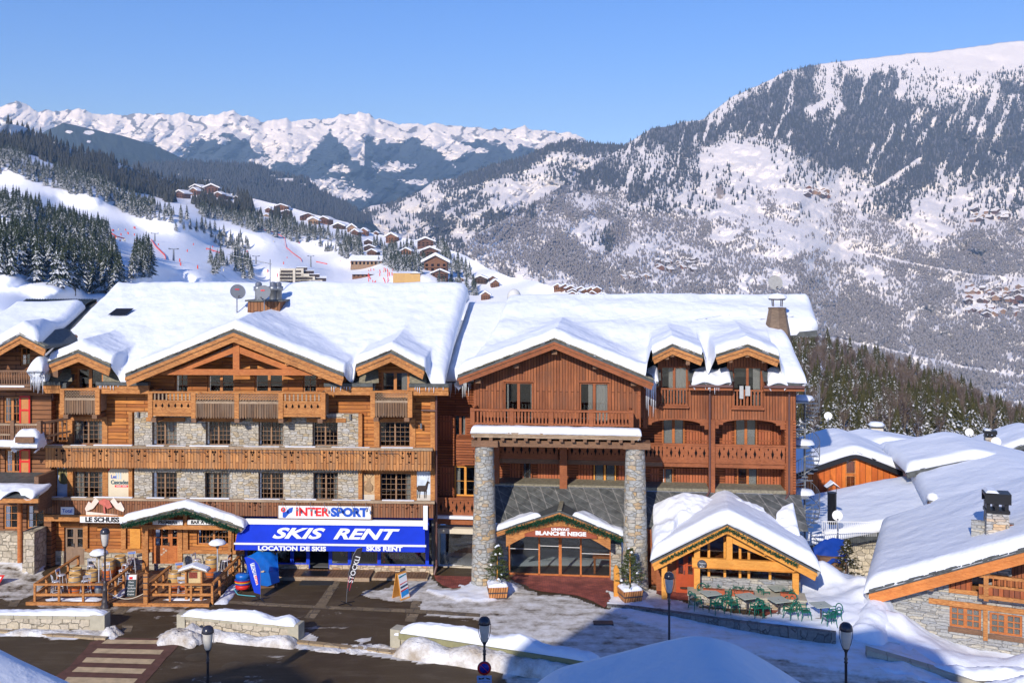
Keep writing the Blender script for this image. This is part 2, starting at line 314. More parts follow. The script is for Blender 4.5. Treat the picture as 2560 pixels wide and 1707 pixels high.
# far range, 9 to 12 km
A_top = pl([(-150, 300), (0, 264), (41, 254), (64, 262), (96, 280), (112, 273), (134, 280), (198, 273), (230, 281), (261, 285), (309, 291), (338, 286), (383, 288), (405, 283), (434, 289), (456, 283), (478, 289), (510, 293), (539, 285), (555, 278), (583, 276), (606, 288), (620, 285), (635, 291), (640, 294), (659, 305), (685, 300), (713, 297), (736, 305), (783, 299), (831, 294), (850, 285), (882, 285), (911, 279), (927, 289), (940, 297), (959, 297), (997, 312), (1035, 310), (1086, 310), (1118, 316), (1163, 316), (1195, 316), (1227, 322), (1278, 323), (1312, 315), (1334, 324), (1366, 329), (1417, 332), (1439, 336), (1459, 345), (1479, 358), (1530, 375), (2710, 470)])
tree_l = pl([(-150, 360), (380, 352), (442, 392), (470, 362), (536, 332), (600, 352), (640, 372), (700, 400), (750, 410), (790, 366), (825, 320), (845, 352), (870, 380), (911, 425), (895, 374), (917, 345), (950, 350), (991, 352), (1032, 345), (1085, 372), (1141, 406), (1112, 361), (1163, 344), (1201, 350), (1278, 362), (1350, 372), (1500, 392)])
holes = [(852, 421, 22, 10), (985, 418, 38, 10), (665, 404, 26, 11), (814, 468, 42, 16), (866, 487, 62, 13), (1040, 455, 30, 5), (1200, 378, 14, 6), (1165, 372, 8, 14), (560, 352, 20, 7), (1142, 372, 16, 18)]
def A_forest(P, Y):
    n = fbm(P / 20, Y / 13, 4, 3); f = .5 + (Y - tree_l(P) + (n - .5) * 44) / 30
    for hx, hy, a, b in holes: f = np.minimum(f, (np.hypot((P - hx + (n - .5) * 60) / a, (Y - hy + (fbm(P / 9, Y / 6, 4, 8) - .5) * 18) / b) - 1) * .8 + .5 + (fbm(P / 5, Y / 4, 3, 19) - .5) * 1.2)
    g = ridged((P + 1.1 * Y) / 40, (Y * 1.25 - P * .45) / 40, 4, 9); f = f - sst(.72, .85, g) * .35 * (Y < 470); return np.clip(f, 0, 1) * .95
def A_rock(P, Y): return np.clip(.10 + (ridged((P + Y) / 34, (Y - .4 * P) / 30, 5, 21) - .66) * 2.4 + .1 * (Y < A_top(P) + 22), 0, .66)
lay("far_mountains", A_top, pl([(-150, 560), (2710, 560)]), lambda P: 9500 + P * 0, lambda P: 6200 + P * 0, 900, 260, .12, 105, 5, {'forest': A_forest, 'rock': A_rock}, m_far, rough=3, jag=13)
B_top = pl([(-150, 420), (60, 360), (118, 326), (159, 307), (198, 316), (255, 329), (303, 339), (392, 367), (430, 383), (462, 399), (500, 425), (640, 520)])
def BF(P, Y):
    f = .93 + (fbm(P / 16, Y / 9, 4, 4) - .5) * .5
    for hx, hy, a, b in ((223, 332, 14, 5), (172, 330, 10, 4), (222, 354, 6, 3)): f = np.minimum(f, (np.hypot((P - hx) / a, (Y - hy) / b) - 1) + .5)
    return np.clip(f, 0, 1)
lay("wooded_ridge_behind", B_top, pl([(-150, 520), (2710, 560)]), lambda P: 5600 + P * 0, lambda P: 4200 + P * 0, 260, 60, .05, 90, 8, {'forest': BF, 'rock': Z0}, m_mid, -150, 640, jag=3)
C_top = pl([(100, 400), (360, 412), (478, 404), (606, 410), (640, 412), (681, 431), (768, 447), (799, 476), (863, 505), (905, 530), (960, 580)])
def CF(P, Y):
    f = .82 + (fbm(P / 12, Y / 7, 4, 14) - .5) * .5
    for hx, hy, a, b in ((715, 450, 28, 5), (760, 462, 10, 3), (682, 440, 9, 3), (520, 452, 25, 3), (445, 438, 9, 3)): f = np.minimum(f, (np.hypot((P - hx) / a, (Y - hy) / b) - 1) + .55)
    return np.clip(f, 0, 1)
C_s = lay("wooded_spur", C_top, pl([(100, 600), (2710, 620)]), lambda P: 4200 + P * 0, lambda P: 2900 + P * 0, 300, 60, .05, 80, 18, {'forest': CF, 'rock': Z0}, m_mid, 100, 960, jag=3)
# lower ridge across the valley
E1_top = pl([(700, 640), (876, 542), (927, 514), (978, 508), (1055, 476), (1086, 450), (1141, 447), (1182, 431), (1230, 412), (1278, 403), (1321, 387), (1376, 361), (1427, 350), (1459, 358), (1519, 360), (1561, 364), (1640, 380)])
def E1_d(P, Y):
    d = Y - E1_top(P); n = fbm(P / 40 - Y / 60, Y / 26, 4, 31)
    band = (1 - sst(14, 46, d + (n - .5) * 30)) * sst(1050, 1180, P); ray_ = ridged(P / 120 + Y / 50, Y / 110 - P / 300, 3, 44)
    return np.clip(band * .95 + sst(.66, .8, ray_) * .5 + sst(.52, .68, n) * .45 * (P < 1350), 0, 1)
E1_s = lay("valley_ridge", E1_top, pl([(700, 720), (1640, 720)]), lambda P: 4600 + P * 0, lambda P: 2700 + P * 0, 420, 150, .13, 80, 33, {'forest': lambda P, Y: np.clip(E1_d(P, Y) * .55 + .1, 0, .7), 'rock': Z0}, m_mtn, 700, 1640, jag=3, rough=3)
# the big mountain on the right; the map below paints its woods: digits = spruce, letters = bare trees
E2_top = pl([(1060, 745), (1140, 700), (1150, 640), (1180, 592), (1280, 540), (1400, 468), (1503, 404), (1561, 364), (1599, 339), (1634, 320), (1663, 318), (1707, 305), (1758, 299), (1787, 275), (1835, 240), (1920, 203), (1963, 179), (2053, 160), (2136, 150), (2195, 143), (2268, 135), (2334, 130), (2450, 115), (2504, 107), (2560, 102), (2710, 90)])
MAPR = """0000000000000000000000
0000000000000840000000
0000000000009559942334
0000000000099749932338
0000000000999749988676
0000000999799999999999
0000008678125899999999
0000085371001587999868
0000886555101324995555
0008hh732321c112753434
008hhh3434dbe2bc541135
0hhhgcfgdddefcdef0bbef
gggdf7ecdhefcbccbccfgg
efffggcbfgfdcccdefgggf
cddeffdccdcccefffgggfg
dddeeeedfedccefggggfec
ddeeeeffffgggfgggggecc
eeeefffggggggggggghgfg
eeeeffffggggghhhhhhhgg
eeeefffffgghhhhhhhhhhh
eeeeffffffggggfeefhhgf
eeeeeffffffggeeefghgdc
eeeeeffffffffeeeefgdcd
eeeeeeeeeeeeeeeeeeeddd
eeeeeeeeeeeeeeeeeeeeee"""
rows = [r.replace(' ', '') for r in MAPR.split('\n')]
GC = np.array([[int(c) / 9 if c.isdigit() else 0 for c in r[:22]] for r in rows]); GB = np.array([[(ord(c) - 96) / 9 if c.isalpha() else 0 for c in r[:22]] for r in rows])
def gsamp(G, P, Y):
    j = np.clip((P - 1152) / 64 - .5, 0, 20.99); i = np.clip((Y - 100) / 40 - .5, 0, 23.99); j0 = j.astype(int); i0 = i.astype(int); a = i - i0; b = j - j0
    return (G[i0, j0] * (1 - b) + G[i0, j0 + 1] * b) * (1 - a) + (G[i0 + 1, j0] * (1 - b) + G[i0 + 1, j0 + 1] * b) * a
def warp(P, Y): return P + (fbm(P / 50, Y / 50, 4, 50) - .5) * 90, Y + (fbm(P / 50, Y / 50, 4, 77) - .5) * 60
def clear_lines(P, Y):
    m = np.ones_like(P)
    for pts, wd in (([(1075 + 845, 500 + 95), (2178, 640), (2330, 672), (2430, 690), (2560, 700)], 4), ([(2050, 845), (2200, 872), (2330, 905), (2430, 925), (2560, 945)], 5), ([(1980, 540), (2100, 500), (2200, 470), (2300, 400)], 6), ([(2075, 170), (2070, 210), (2075, 240), (2060, 262), (2020, 276)], 9), ([(2490, 215), (2485, 250), (2475, 275)], 9)):
        a = np.array(pts, float)
        for p, q in zip(a, a[1:]):
            d = q - p; t = np.clip(((P - p[0]) * d[0] + (Y - p[1]) * d[1]) / (d @ d), 0, 1); m = np.minimum(m, sst(wd * .5, wd * 1.4, np.hypot(P - p[0] - t * d[0], Y - p[1] - t * d[1])))
    return m
def E2_con(P, Y): a, b = warp(P, Y); n = fbm(P / 22, Y / 30, 4, 61); n3 = fbm((P + .35 * Y) / 11, (Y - .2 * P) / 55, 4, 67); return np.clip(gsamp(GC, a, b) * 1.3 - .12 + (n - .5) * .9 - sst(.60, .74, n3) * .75, 0, 1) * clear_lines(P, Y) * (gsamp(GC, a, b) > .06)
def E2_bare(P, Y): a, b = warp(P, Y); n = fbm(P / 30 + Y / 90, Y / 20, 4, 71); n2 = fbm((P + 1.2 * Y) / 90, (Y - .5 * P) / 45, 4, 73); g = gsamp(GB, a, b); return np.clip(g * 1.15 - .12 + (n - .5) * 1.1 + (n2 - .5) * 2.2, 0, 1) * clear_lines(P, Y) * (g > .05)
def E2_rock(P, Y):
    r = np.clip(1 - np.hypot((P - 1800) / 34, (Y - 478) / 46), 0, 1) * .75 + np.clip(1 - np.hypot((P - 1390) / 22, (Y - 600) / 30), 0, 1) * .5
    return r
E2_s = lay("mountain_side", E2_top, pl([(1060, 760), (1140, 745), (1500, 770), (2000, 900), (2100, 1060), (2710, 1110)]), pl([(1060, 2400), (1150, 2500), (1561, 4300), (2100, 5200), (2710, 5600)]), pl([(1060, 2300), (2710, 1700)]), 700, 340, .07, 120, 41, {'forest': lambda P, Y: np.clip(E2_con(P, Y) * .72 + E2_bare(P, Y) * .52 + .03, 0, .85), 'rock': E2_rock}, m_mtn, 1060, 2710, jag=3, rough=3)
# ski hill on the left
ctl = np.array([(-150, 270, 1650), (0, 293, 1700), (108, 329, 1800), (242, 377, 1900), (383, 428, 2000), (462, 452, 2100), (606, 482, 1900), (736, 511, 1700), (870, 543, 1500), (959, 578, 1350), (1042, 582, 1250), (1112, 603, 1150), (1166, 622, 1050), (1214, 651, 950), (1278, 693, 900), (1376, 718, 800), (1503, 737, 760), (1600, 770, 700),
                (0, 440, 1100), (200, 500, 1050), (400, 560, 1000), (600, 600, 1100), (800, 620, 1150), (900, 650, 1050), (1035, 700, 850), (700, 690, 900), (450, 700, 650), (300, 700, 500), (150, 640, 500), (0, 560, 560), (0, 700, 330), (120, 730, 330), (260, 745, 380), (0, 790, 230), (600, 760, 600), (1000, 760, 700), (1400, 780, 650), (-150, 700, 330), (-150, 500, 850)], float)
def D_Y(P, PY):
    w_ = np.zeros(P.shape); s_ = np.zeros(P.shape)
    for a, b, y in ctl: k = 1 / (((P - a) / 1.6) ** 2 + ((PY - b) * 1.5) ** 2 + 120) ** 1.6; w_ += k; s_ += k * math.log(y)
    return np.exp(s_ / w_)
D_top = pl([(-150, 285), (0, 305), (57, 316), (108, 340), (179, 371), (242, 388), (319, 416), (383, 438), (462, 458), (530, 472), (606, 490), (736, 522), (783, 536), (870, 556), (895, 575), (959, 588), (1042, 600), (1112, 620), (1166, 640), (1214, 668), (1278, 694), (1337, 702), (1376, 716), (1440, 722), (1503, 738), (1600, 775)])
def wD(P, Y): return P + (fbm(P / 30, Y / 30, 3, 90) - .5) * 26, Y + (fbm(P / 30, Y / 30, 3, 95) - .5) * 16
DF = [[(-150, 270), (0, 285), (242, 370), (462, 445), (606, 480), (640, 520), (560, 545), (500, 520), (420, 500), (330, 478), (250, 455), (170, 425), (90, 395), (75, 385), (45, 400), (0, 395), (-150, 380)],
      [(-150, 385), (0, 390), (60, 395), (80, 420), (170, 430), (230, 455), (330, 490), (385, 520), (450, 545), (480, 560), (540, 580), (600, 595), (620, 620), (590, 625), (540, 610), (450, 580), (410, 565), (350, 547), (290, 520), (240, 500), (160, 478), (130, 468), (50, 450), (0, 440), (-150, 440)],
      [(480, 505), (560, 525), (640, 540), (770, 560), (850, 580), (900, 615), (1000, 620), (1100, 625), (1130, 650), (1180, 690), (1200, 740), (1130, 740), (1020, 690), (960, 670), (880, 655), (850, 640), (800, 625), (740, 610), (690, 590), (640, 580), (590, 560), (510, 545)],
      [(-150, 520), (0, 518), (30, 515), (120, 545), (200, 570), (260, 590), (285, 640), (300, 700), (290, 745), (220, 735), (160, 720), (90, 705), (0, 695), (-150, 690)],
      [(335, 640), (375, 640), (382, 700), (335, 700)], [(530, 650), (620, 650), (630, 705), (530, 690)]]
def D_f(P, Y):
    a, b = wD(P, Y); m = np.zeros(P.shape)
    for q in DF: m = np.maximum(m, inpoly(a, b, q) * 1.0)
    return m
D_s = lay("ski_hill", D_top, pl([(-150, 800), (1200, 800), (1600, 800)]), None, None, 420, 220, .006, 60, 51, {'forest': lambda P, Y: D_f(P, Y) * .35, 'rock': Z0}, m_hill, -150, 1600, jag=1.5, Yf=D_Y, pw=1.1)
# forest slope on the right, close behind the roofs
F_top = pl([(1900, 860), (2020, 872), (2106, 896), (2195, 922), (2252, 940), (2361, 975), (2450, 1025), (2560, 1068), (2710, 1120)])
F_s = lay("forest_slope", F_top, pl([(1900, 1180), (2710, 1180)]), lambda P: 420 + P * 0, lambda P: 120 + P * 0, 120, 60, .02, 60, 66, {'forest': lambda P, Y: P * 0 + .45, 'rock': Z0}, m_hill, 1900, 2710)
np_mesh("valley_floor", [(-20000, 50, -900), (20000, 50, -900), (20000, 16000, -900), (-20000, 16000, -900)], [(0, 1, 2, 3)], snow_soft)['kind'] = 'structure'
# ---------------------------------------------------------------- trees
def treemat(name, c1, c2, snowy, lo=.35):
    t = NT(name, .85, .1); g = t.n('NewGeometry'); sp = t.n('SeparateXYZ'); t.l(g, 'Normal', sp, 0)
    n = t.noise(t.mapv((1, 1, 1), g.outputs['Position']), .55, 3, .6); n2 = t.noise(g.outputs['Position'], 2.2, 2)
    s_ = t.ramp(t.math('ADD', t.math('MULTIPLY', sp.outputs[2], .55), t.math('MULTIPLY', n2, .75)), [(lo, 0.), (lo + .12, snowy)])
    t.col(t.mix(s_, t.mix(t.ramp(n, [(.35, 0.), (.65, 1.)]), c1, c2), (.80, .81, .84))); return t.m
m_spruce = treemat("spruce_needles", (.018, .028, .016), (.035, .045, .02), .85, .66)
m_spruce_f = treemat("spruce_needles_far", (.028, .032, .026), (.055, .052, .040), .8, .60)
m_spruce_g = treemat("spruce_needles_olive", (.035, .035, .012), (.062, .055, .02), .8, .70)
m_bare = treemat("bare_twigs", (.11, .075, .055), (.16, .12, .09), .5, .72)
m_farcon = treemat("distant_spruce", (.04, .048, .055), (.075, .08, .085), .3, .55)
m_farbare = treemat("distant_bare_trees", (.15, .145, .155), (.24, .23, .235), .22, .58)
m_trunk = plain("bark", (.09, .065, .045), .9, .3, 6)
def spruce_crown(seed, tiers=9, seg=9, H=1.0, Rr=.19):
    """snow-laden spruce: drooping, ragged whorls of boughs, unit height"""
    r = random.Random(seed); m = MB()
    for k in range(tiers):
        f = k / (tiers - 1); z = .10 + .80 * f; rad = Rr * (1 - f) ** .85 + .02; a0 = r.random() * 6.3; h = .17 * (1 - f * .45)
        vs = [(0, 0, z + h * .8)]
        for i in range(seg * 2):
            a = a0 + pi * i / seg + r.uniform(-.12, .12); q = rad * (r.uniform(.8, 1.2) if i % 2 == 0 else r.uniform(.42, .62)); vs.append((q * math.cos(a), q * math.sin(a), z - (.045 if i % 2 == 0 else 0.0) * r.uniform(.6, 1.4)))
        m.add(vs, [(0, 1 + i, 1 + (i + 1) % (seg * 2)) for i in range(seg * 2)])
    m.add([(0.012, 0, .9), (-.006, .01, .9), (-.006, -.01, .9), (0, 0, 1.02)], [(0, 1, 3), (1, 2, 3), (2, 0, 3)])
    return m
def mesh_of(m, name, mat):
    me = D.meshes.new(name); me.from_pydata(m.v, [], m.f); me.polygons.foreach_set("use_smooth", m.s); me.materials.append(mat); me.update(); return me
CROWNS = [mesh_of(spruce_crown(s), "spruce_crown", m_spruce) for s in range(5)]
CROWNS_G = [mesh_of(spruce_crown(s + 20, 12, 8, 1, .2), "spruce_crown_olive", m_spruce_g) for s in range(4)]
TRUNK = mesh_of(MB().tube((0, 0, -.06), (0, 0, .9), .016, .003, 6), "trunk", m_trunk)
def bare_crown(seed, nb=46):
    r = random.Random(seed); m = MB()
    for k in range(nb):
        z = r.uniform(.22, .9); a = r.random() * 6.3; q = .24 * math.sin(min(1, (z - .1) / .5) * 1.57) * r.uniform(.5, 1) * (1.1 - z * .6); zz = z + r.uniform(.06, .16); p = Vector((0, 0, z * .85)); e = Vector((q * math.cos(a), q * math.sin(a), zz))
        m.tube(p, e, .006, .002, 3, cap=False)
        for _ in range(3):
            e2 = e + Vector((r.uniform(-.06, .06), r.uniform(-.06, .06), r.uniform(.02, .09))); b = p.lerp(e, r.uniform(.4, .95)); m.tube(b, e2, .004, .0015, 3, cap=False)
    return m
BARES = [mesh_of(bare_crown(s), "bare_crown", m_bare) for s in range(4)]
TRUNKB = mesh_of(MB().tube((0, 0, -.06), (0, 0, .95), .012, .003, 5), "bare_trunk", plain("bark_pale", (.26, .22, .16), .9, .3, 6))
def tree(name, crown, trunk, loc, h, label, cat, group, wf=1.0):
    e = empty(name, loc, rnd.random() * 6.28, label, cat, group)
    for nm, me in (("trunk", trunk), ("crown", crown)):
        o = D.objects.new(nm, me); COL.objects.link(o); o.parent = e; o.scale = (h * wf, h * wf, h)
    return e
def cones(name, S, P, Y, hm, mat, seg=4, tiers=1, wf=.24, bare=False, hv=.3):
    """one mesh of many small far-off trees"""
    pts = S(P, Y); n = len(P); g = np.random.RandomState(len(P)); H = hm * (1 + (g.rand(n) - .5) * 2 * hv); V = []; Fc = []; off = 0
    th = g.rand(n) * 6.28
    if bare:
        ang = th[:, None] + np.arange(seg) * 2 * pi / seg; rr = (H * wf)[:, None] * (.7 + .6 * g.rand(n, seg))
        ring = np.stack([pts[:, 0:1] + np.cos(ang) * rr, pts[:, 1:2] + np.sin(ang) * rr, (pts[:, 2] + H * .55)[:, None] + (g.rand(n, seg) - .5) * H[:, None] * .3], -1)
        b = pts[:, None].copy(); t_ = pts[:, None].copy(); t_[:, 0, 2] += H; V = np.concatenate([b, ring, t_], 1); m = seg + 2
        f = np.array([(0, 1 + i, 1 + (i + 1) % seg) for i in range(seg)] + [(seg + 1, 1 + i, 1 + (i + 1) % seg) for i in range(seg)])
        Fa = (np.arange(n) * m)[:, None, None] + f[None]; return np_mesh(name, V.reshape(-1, 3), Fa.reshape(-1, 3), mat)
    Vs = []; Fs = []; k = 0
    for q in range(tiers):
        z0 = q / tiers * .8; z1 = min(1.0, z0 + (1.0 if tiers == 1 else .62)); ang = th[:, None] + q + np.arange(seg) * 2 * pi / seg; rr = (H * wf * (1 - z0))[:, None] * (.7 + .6 * g.rand(n, seg))
        ring = np.stack([pts[:, 0:1] + np.cos(ang) * rr, pts[:, 1:2] + np.sin(ang) * rr, np.repeat((pts[:, 2] + H * z0 + H * .02)[:, None], seg, 1)], -1)
        ap = pts[:, None].copy(); ap[:, 0, 2] += H * z1; Vs.append(np.concatenate([ring, ap], 1)); Fs.append(np.array([(i, (i + 1) % seg, seg) for i in range(seg)]) + k); k += seg + 1
    V = np.concatenate(Vs, 1); f = np.concatenate(Fs, 0); Fa = (np.arange(n) * k)[:, None, None] + f[None]
    return np_mesh(name, V.reshape(-1, 3), Fa.reshape(-1, 3), mat)
def crown_mass(name, crowns, pts, h0, h1, mat):
    g = np.random.RandomState(len(pts)); Vs = []; Fs = []; off = 0
    for k, me in enumerate(crowns):
        c = np.empty(len(me.vertices) * 3); me.vertices.foreach_get("co", c); c = c.reshape(-1, 3); fc = [list(p.vertices) for p in me.polygons]; fc = np.array([f if len(f) == 4 else f + [f[-1]] for f in fc if len(f) in (3, 4)]) if any(len(f) == 4 for f in fc) else np.array(fc)
        q = pts[k::len(crowns)]; n = len(q)
        if not n: continue
        H = g.uniform(h0, h1, n); a = g.rand(n) * 6.28; w_ = g.uniform(1, 1.25, n); X = c[None, :, 0] * np.cos(a)[:, None] - c[None, :, 1] * np.sin(a)[:, None]; Yc = c[None, :, 0] * np.sin(a)[:, None] + c[None, :, 1] * np.cos(a)[:, None]
        V = np.stack([q[:, 0:1] + X * (H * w_)[:, None], q[:, 1:2] + Yc * (H * w_)[:, None], q[:, 2:3] + c[None, :, 2] * H[:, None] - .4], -1); Vs.append(V.reshape(-1, 3)); Fs.append((fc[None] + (np.arange(n) * len(c))[:, None, None] + off).reshape(-1, fc.shape[1])); off += n * len(c)
    k = max(f.shape[1] for f in Fs); Fs = [f if f.shape[1] == k else np.concatenate([f, f[:, -1:]], 1) for f in Fs]; Fa = np.concatenate(Fs)
    if k == 4 and (Fa[:, 2] == Fa[:, 3]).all(): Fa = Fa[:, :3]
    return np_mesh(name, np.concatenate(Vs), Fa, mat)
def sc_pts(dens, x0, x1, y0, y1, n, seed, ex=1.0):
    g = np.random.RandomState(seed); P = g.uniform(x0, x1, n); Y = g.uniform(y0, y1, n); k = g.rand(n) < dens(P, Y) ** ex; return P[k], Y[k]
def below(topf, f): return lambda P, Y: np.where(Y > topf(P) + 1, f(P, Y), 0)
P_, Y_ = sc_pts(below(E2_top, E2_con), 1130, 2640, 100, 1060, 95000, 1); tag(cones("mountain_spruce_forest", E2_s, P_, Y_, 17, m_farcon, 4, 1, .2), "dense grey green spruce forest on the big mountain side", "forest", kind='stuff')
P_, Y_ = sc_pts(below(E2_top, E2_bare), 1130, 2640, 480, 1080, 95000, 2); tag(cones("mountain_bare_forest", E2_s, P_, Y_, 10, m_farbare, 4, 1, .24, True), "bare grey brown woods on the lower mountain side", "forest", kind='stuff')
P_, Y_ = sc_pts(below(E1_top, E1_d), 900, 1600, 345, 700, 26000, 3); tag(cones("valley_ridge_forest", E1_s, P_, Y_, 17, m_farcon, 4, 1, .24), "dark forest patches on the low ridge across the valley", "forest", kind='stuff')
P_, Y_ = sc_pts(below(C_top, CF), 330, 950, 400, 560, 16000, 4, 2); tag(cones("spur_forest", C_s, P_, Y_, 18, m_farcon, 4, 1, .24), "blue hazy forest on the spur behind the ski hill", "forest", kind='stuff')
VC = [(459, 496, 34, 22, 0), (486, 488, 26, 20, 1), (499, 481, 36, 20, 2), (530, 480, 38, 24, 0), (548, 495, 24, 16, 0), (562, 497, 18, 14, 1), (575, 497, 16, 14, 0), (588, 498, 14, 12, 2), (672, 532, 22, 16, 0), (705, 524, 32, 16, 1), (716, 537, 26, 14, 2), (664, 541, 16, 10, 3), (764, 550, 34, 18, 0), (778, 556, 22, 16, 3), (786, 560, 28, 20, 3), (815, 560, 34, 20, 0), (850, 572, 36, 20, 2), (876, 580, 24, 26, 3), (893, 588, 24, 20, 0), (908, 586, 22, 20, 1), (942, 585, 14, 12, 0), (980, 606, 34, 26, 1), (920, 612, 22, 16, 2), (927, 628, 30, 18, 2), (935, 640, 32, 20, 0), (1018, 636, 34, 22, 1), (1062, 617, 46, 26, 0), (1072, 640, 50, 28, 0), (1093, 680, 68, 50, 1), (1100, 697, 46, 26, 0), (1205, 706, 34, 22, 2), (1228, 704, 20, 18, 0), (1240, 716, 24, 24, 1), (1215, 748, 28, 24, 1), (1150, 700, 26, 12, 3)]
# ski hill woods: the nearest 300 are trees of their own, the rest one mass
g_ = np.random.RandomState(5)
P_, Y_ = sc_pts(below(D_top, D_f), -60, 1230, 285, 745, 110000, 6)
pt = D_s(P_, Y_); keep = []; cell = {}
for i in g_.permutation(len(P_)):
    Yd = pt[i, 1]; sp_ = 5.5 if Yd < 700 else (5.5 if Yd < 1200 else 6.0); kx = (int(pt[i, 0] // sp_), int(pt[i, 1] // (sp_ * (1.6 if Yd < 700 else 2.4))))
    if kx in cell: continue
    cell[kx] = 1; keep.append(i)
keep = np.array(keep); P_, Y_ = P_[keep], Y_[keep]; pt = pt[keep]
ok_ = np.ones(len(P_), bool)
for x_, y_, W_, H2_, k_ in VC: ok_ &= ~((abs(P_ - x_) < W_ * .62) & (Y_ > y_ - 6) & (Y_ < y_ + 20))
P_, Y_, pt = P_[ok_], Y_[ok_], pt[ok_]
hpx = 19 / pt[:, 1]; vis = (P_ > -20) & (P_ < 1230) & (Y_ < 748); order = np.argsort(np.where(vis, -hpx, 1)); near = order[:165]; rest = order[165:]
rn = rest[(pt[rest, 1] < 1350)]; rest = rest[(pt[rest, 1] >= 1350)]
tag(crown_mass("ski_hill_wood", CROWNS, pt[rn], 10, 18, m_spruce), "snow dusted spruce wood on the nearer part of the ski hill", "forest", kind='stuff')
tag(cones("ski_hill_forest", D_s, P_[rest], Y_[rest], 16, m_spruce_f, 7, 6, .2, hv=.45), "dark snow dusted spruce forest covering the ski hill", "forest", kind='stuff')
side = lambda p: "left edge" if p < 150 else ("middle" if p < 600 else "right end")
for i in near:
    px_ = P_[i]; nm = "dark snow dusted spruce in the grove on the lower ski hill" if px_ < 320 else ("spruce standing beside the ski piste above the chalet roof" if px_ < 650 else "spruce among the far chalets of the resort village")
    tree("spruce_tree", CROWNS[i % 5], TRUNK, pt[i] - np.array([0, 0, .5]), rnd.uniform(13, 21), nm, "spruce tree", "spruces in the lower left grove" if px_ < 320 else ("spruces along the piste" if px_ < 650 else "spruces in the far village"), rnd.uniform(1, 1.2))
# forest slope right: bare trees behind, olive spruces in front
P_, Y_ = sc_pts(lambda P, Y: np.where(Y > F_top(P), 1.0, 0), 1960, 2640, 860, 1120, 9000, 8)
pt = F_s(P_, Y_); keep = []; cell = {}
for i in g_.permutation(len(P_)):
    kx = (int(pt[i, 0] // 4.2), int(pt[i, 1] // 7))
    if kx in cell: continue
    cell[kx] = 1; keep.append(i)
keep = np.array(keep); P_, Y_ = P_[keep], Y_[keep]; pt = pt[keep]; order = np.argsort(pt[:, 1])
nb = ns = 0; rest_s = []; rest_b = []
for i in order:
    Yd = pt[i, 1]
    if Yd < 150: continue
    evergreen = rnd.random() < (.62 if Yd < 260 else .28)
    if evergreen:
        if ns < 130 and -20 < P_[i] < 2620: ns += 1; tree("spruce_tree", CROWNS_G[i % 4], TRUNK, pt[i] - np.array([0, 0, .4]), rnd.uniform(7, 12), "olive green spruce with snow on its boughs in the forest behind the right roofs", "spruce tree", "spruces behind the right roofs", rnd.uniform(1, 1.25))
        else: rest_s.append(i)
    else:
        if nb < 165 and -20 < P_[i] < 2620: nb += 1; tree("bare_tree", BARES[i % 4], TRUNKB, pt[i] - np.array([0, 0, .4]), rnd.uniform(6, 9.5), "bare brown tree in the forest behind the right roofs", "bare tree", "bare trees behind the right roofs", 1.1)
        else: rest_b.append(i)
if rest_s: tag(crown_mass("slope_spruce_forest", CROWNS_G, pt[rest_s], 8, 13, m_spruce_g), "snowy spruces along the upper forest slope on the right", "forest", kind='stuff')
if rest_b: tag(crown_mass("slope_bare_forest", BARES, pt[rest_b], 6, 10, m_bare), "brown leafless woods along the crest of the forest slope", "forest", kind='stuff')
print("trees", len(near), ns, nb, len(rest_s), len(rest_b))
# ================================================================ building kit
class Fr:
    """a facade: a vertical plane Y = Y0 + k X with its own frame (u along it, w into the building, z up)"""
    def __init__(s, Y0, k, px0, z0=0.0):
        s.th = math.atan(k); Y = Y0 / (1 - k * (px0 - CX) / F); s.O = np.array([(px0 - CX) / F * Y, Y]); s.z0 = z0
        s.U = np.array([math.cos(s.th), math.sin(s.th)]); s.W = np.array([-math.sin(s.th), math.cos(s.th)])
    def uz(s, px, py, w=0.0):
        r = ray(px, py); t = (s.O @ s.W + w) / (r[:2] @ s.W); p = r[:2] * t; return float((p - s.O) @ s.U), float(E + t * r[2] - s.z0)
    def u(s, px, w=0.0): return s.uz(px, 900, w)[0]
    def z(s, px, py, w=0.0): return s.uz(px, py, w)[1]
    def rc(s, x0, y0, x1, y1, w=0.0):                       # picture rectangle -> u0, u1, z0, z1 on the plane w
        xm = (x0 + x1) / 2; ym = (y0 + y1) / 2; return s.uz(x0, ym, w)[0], s.uz(x1, ym, w)[0], s.uz(xm, y1, w)[1], s.uz(xm, y0, w)[1]
    def world(s, u, w, z): p = s.O + s.U * u + s.W * w; return Vector((p[0], p[1], z + s.z0))
    def empty(s, name, label, cat, group=None): s.e = empty(name, (s.O[0], s.O[1], s.z0), s.th, label, cat, group); return s.e
def wall_holes(m, u0, u1, z0, z1, holes, w0, w1, mi=0):
    us = sorted({u0, u1, *[min(max(h[0], u0), u1) for h in holes], *[min(max(h[1], u0), u1) for h in holes]}); zs = sorted({z0, z1, *[min(max(h[2], z0), z1) for h in holes], *[min(max(h[3], z0), z1) for h in holes]})
    for a, b in zip(us, us[1:]):
        if b - a < 1e-5: continue
        run = None
        for c, d in zip(zs, zs[1:]):
            if d - c < 1e-5: continue
            cu, cz = (a + b) / 2, (c + d) / 2; hole = any(h[0] < cu < h[1] and h[2] < cz < h[3] for h in holes)
            if not hole: run = [c, d] if run is None else [run[0], d]
            if hole and run: m.box(a, b, w0, w1, *run, mi); run = None
        if run: m.box(a, b, w0, w1, *run, mi)
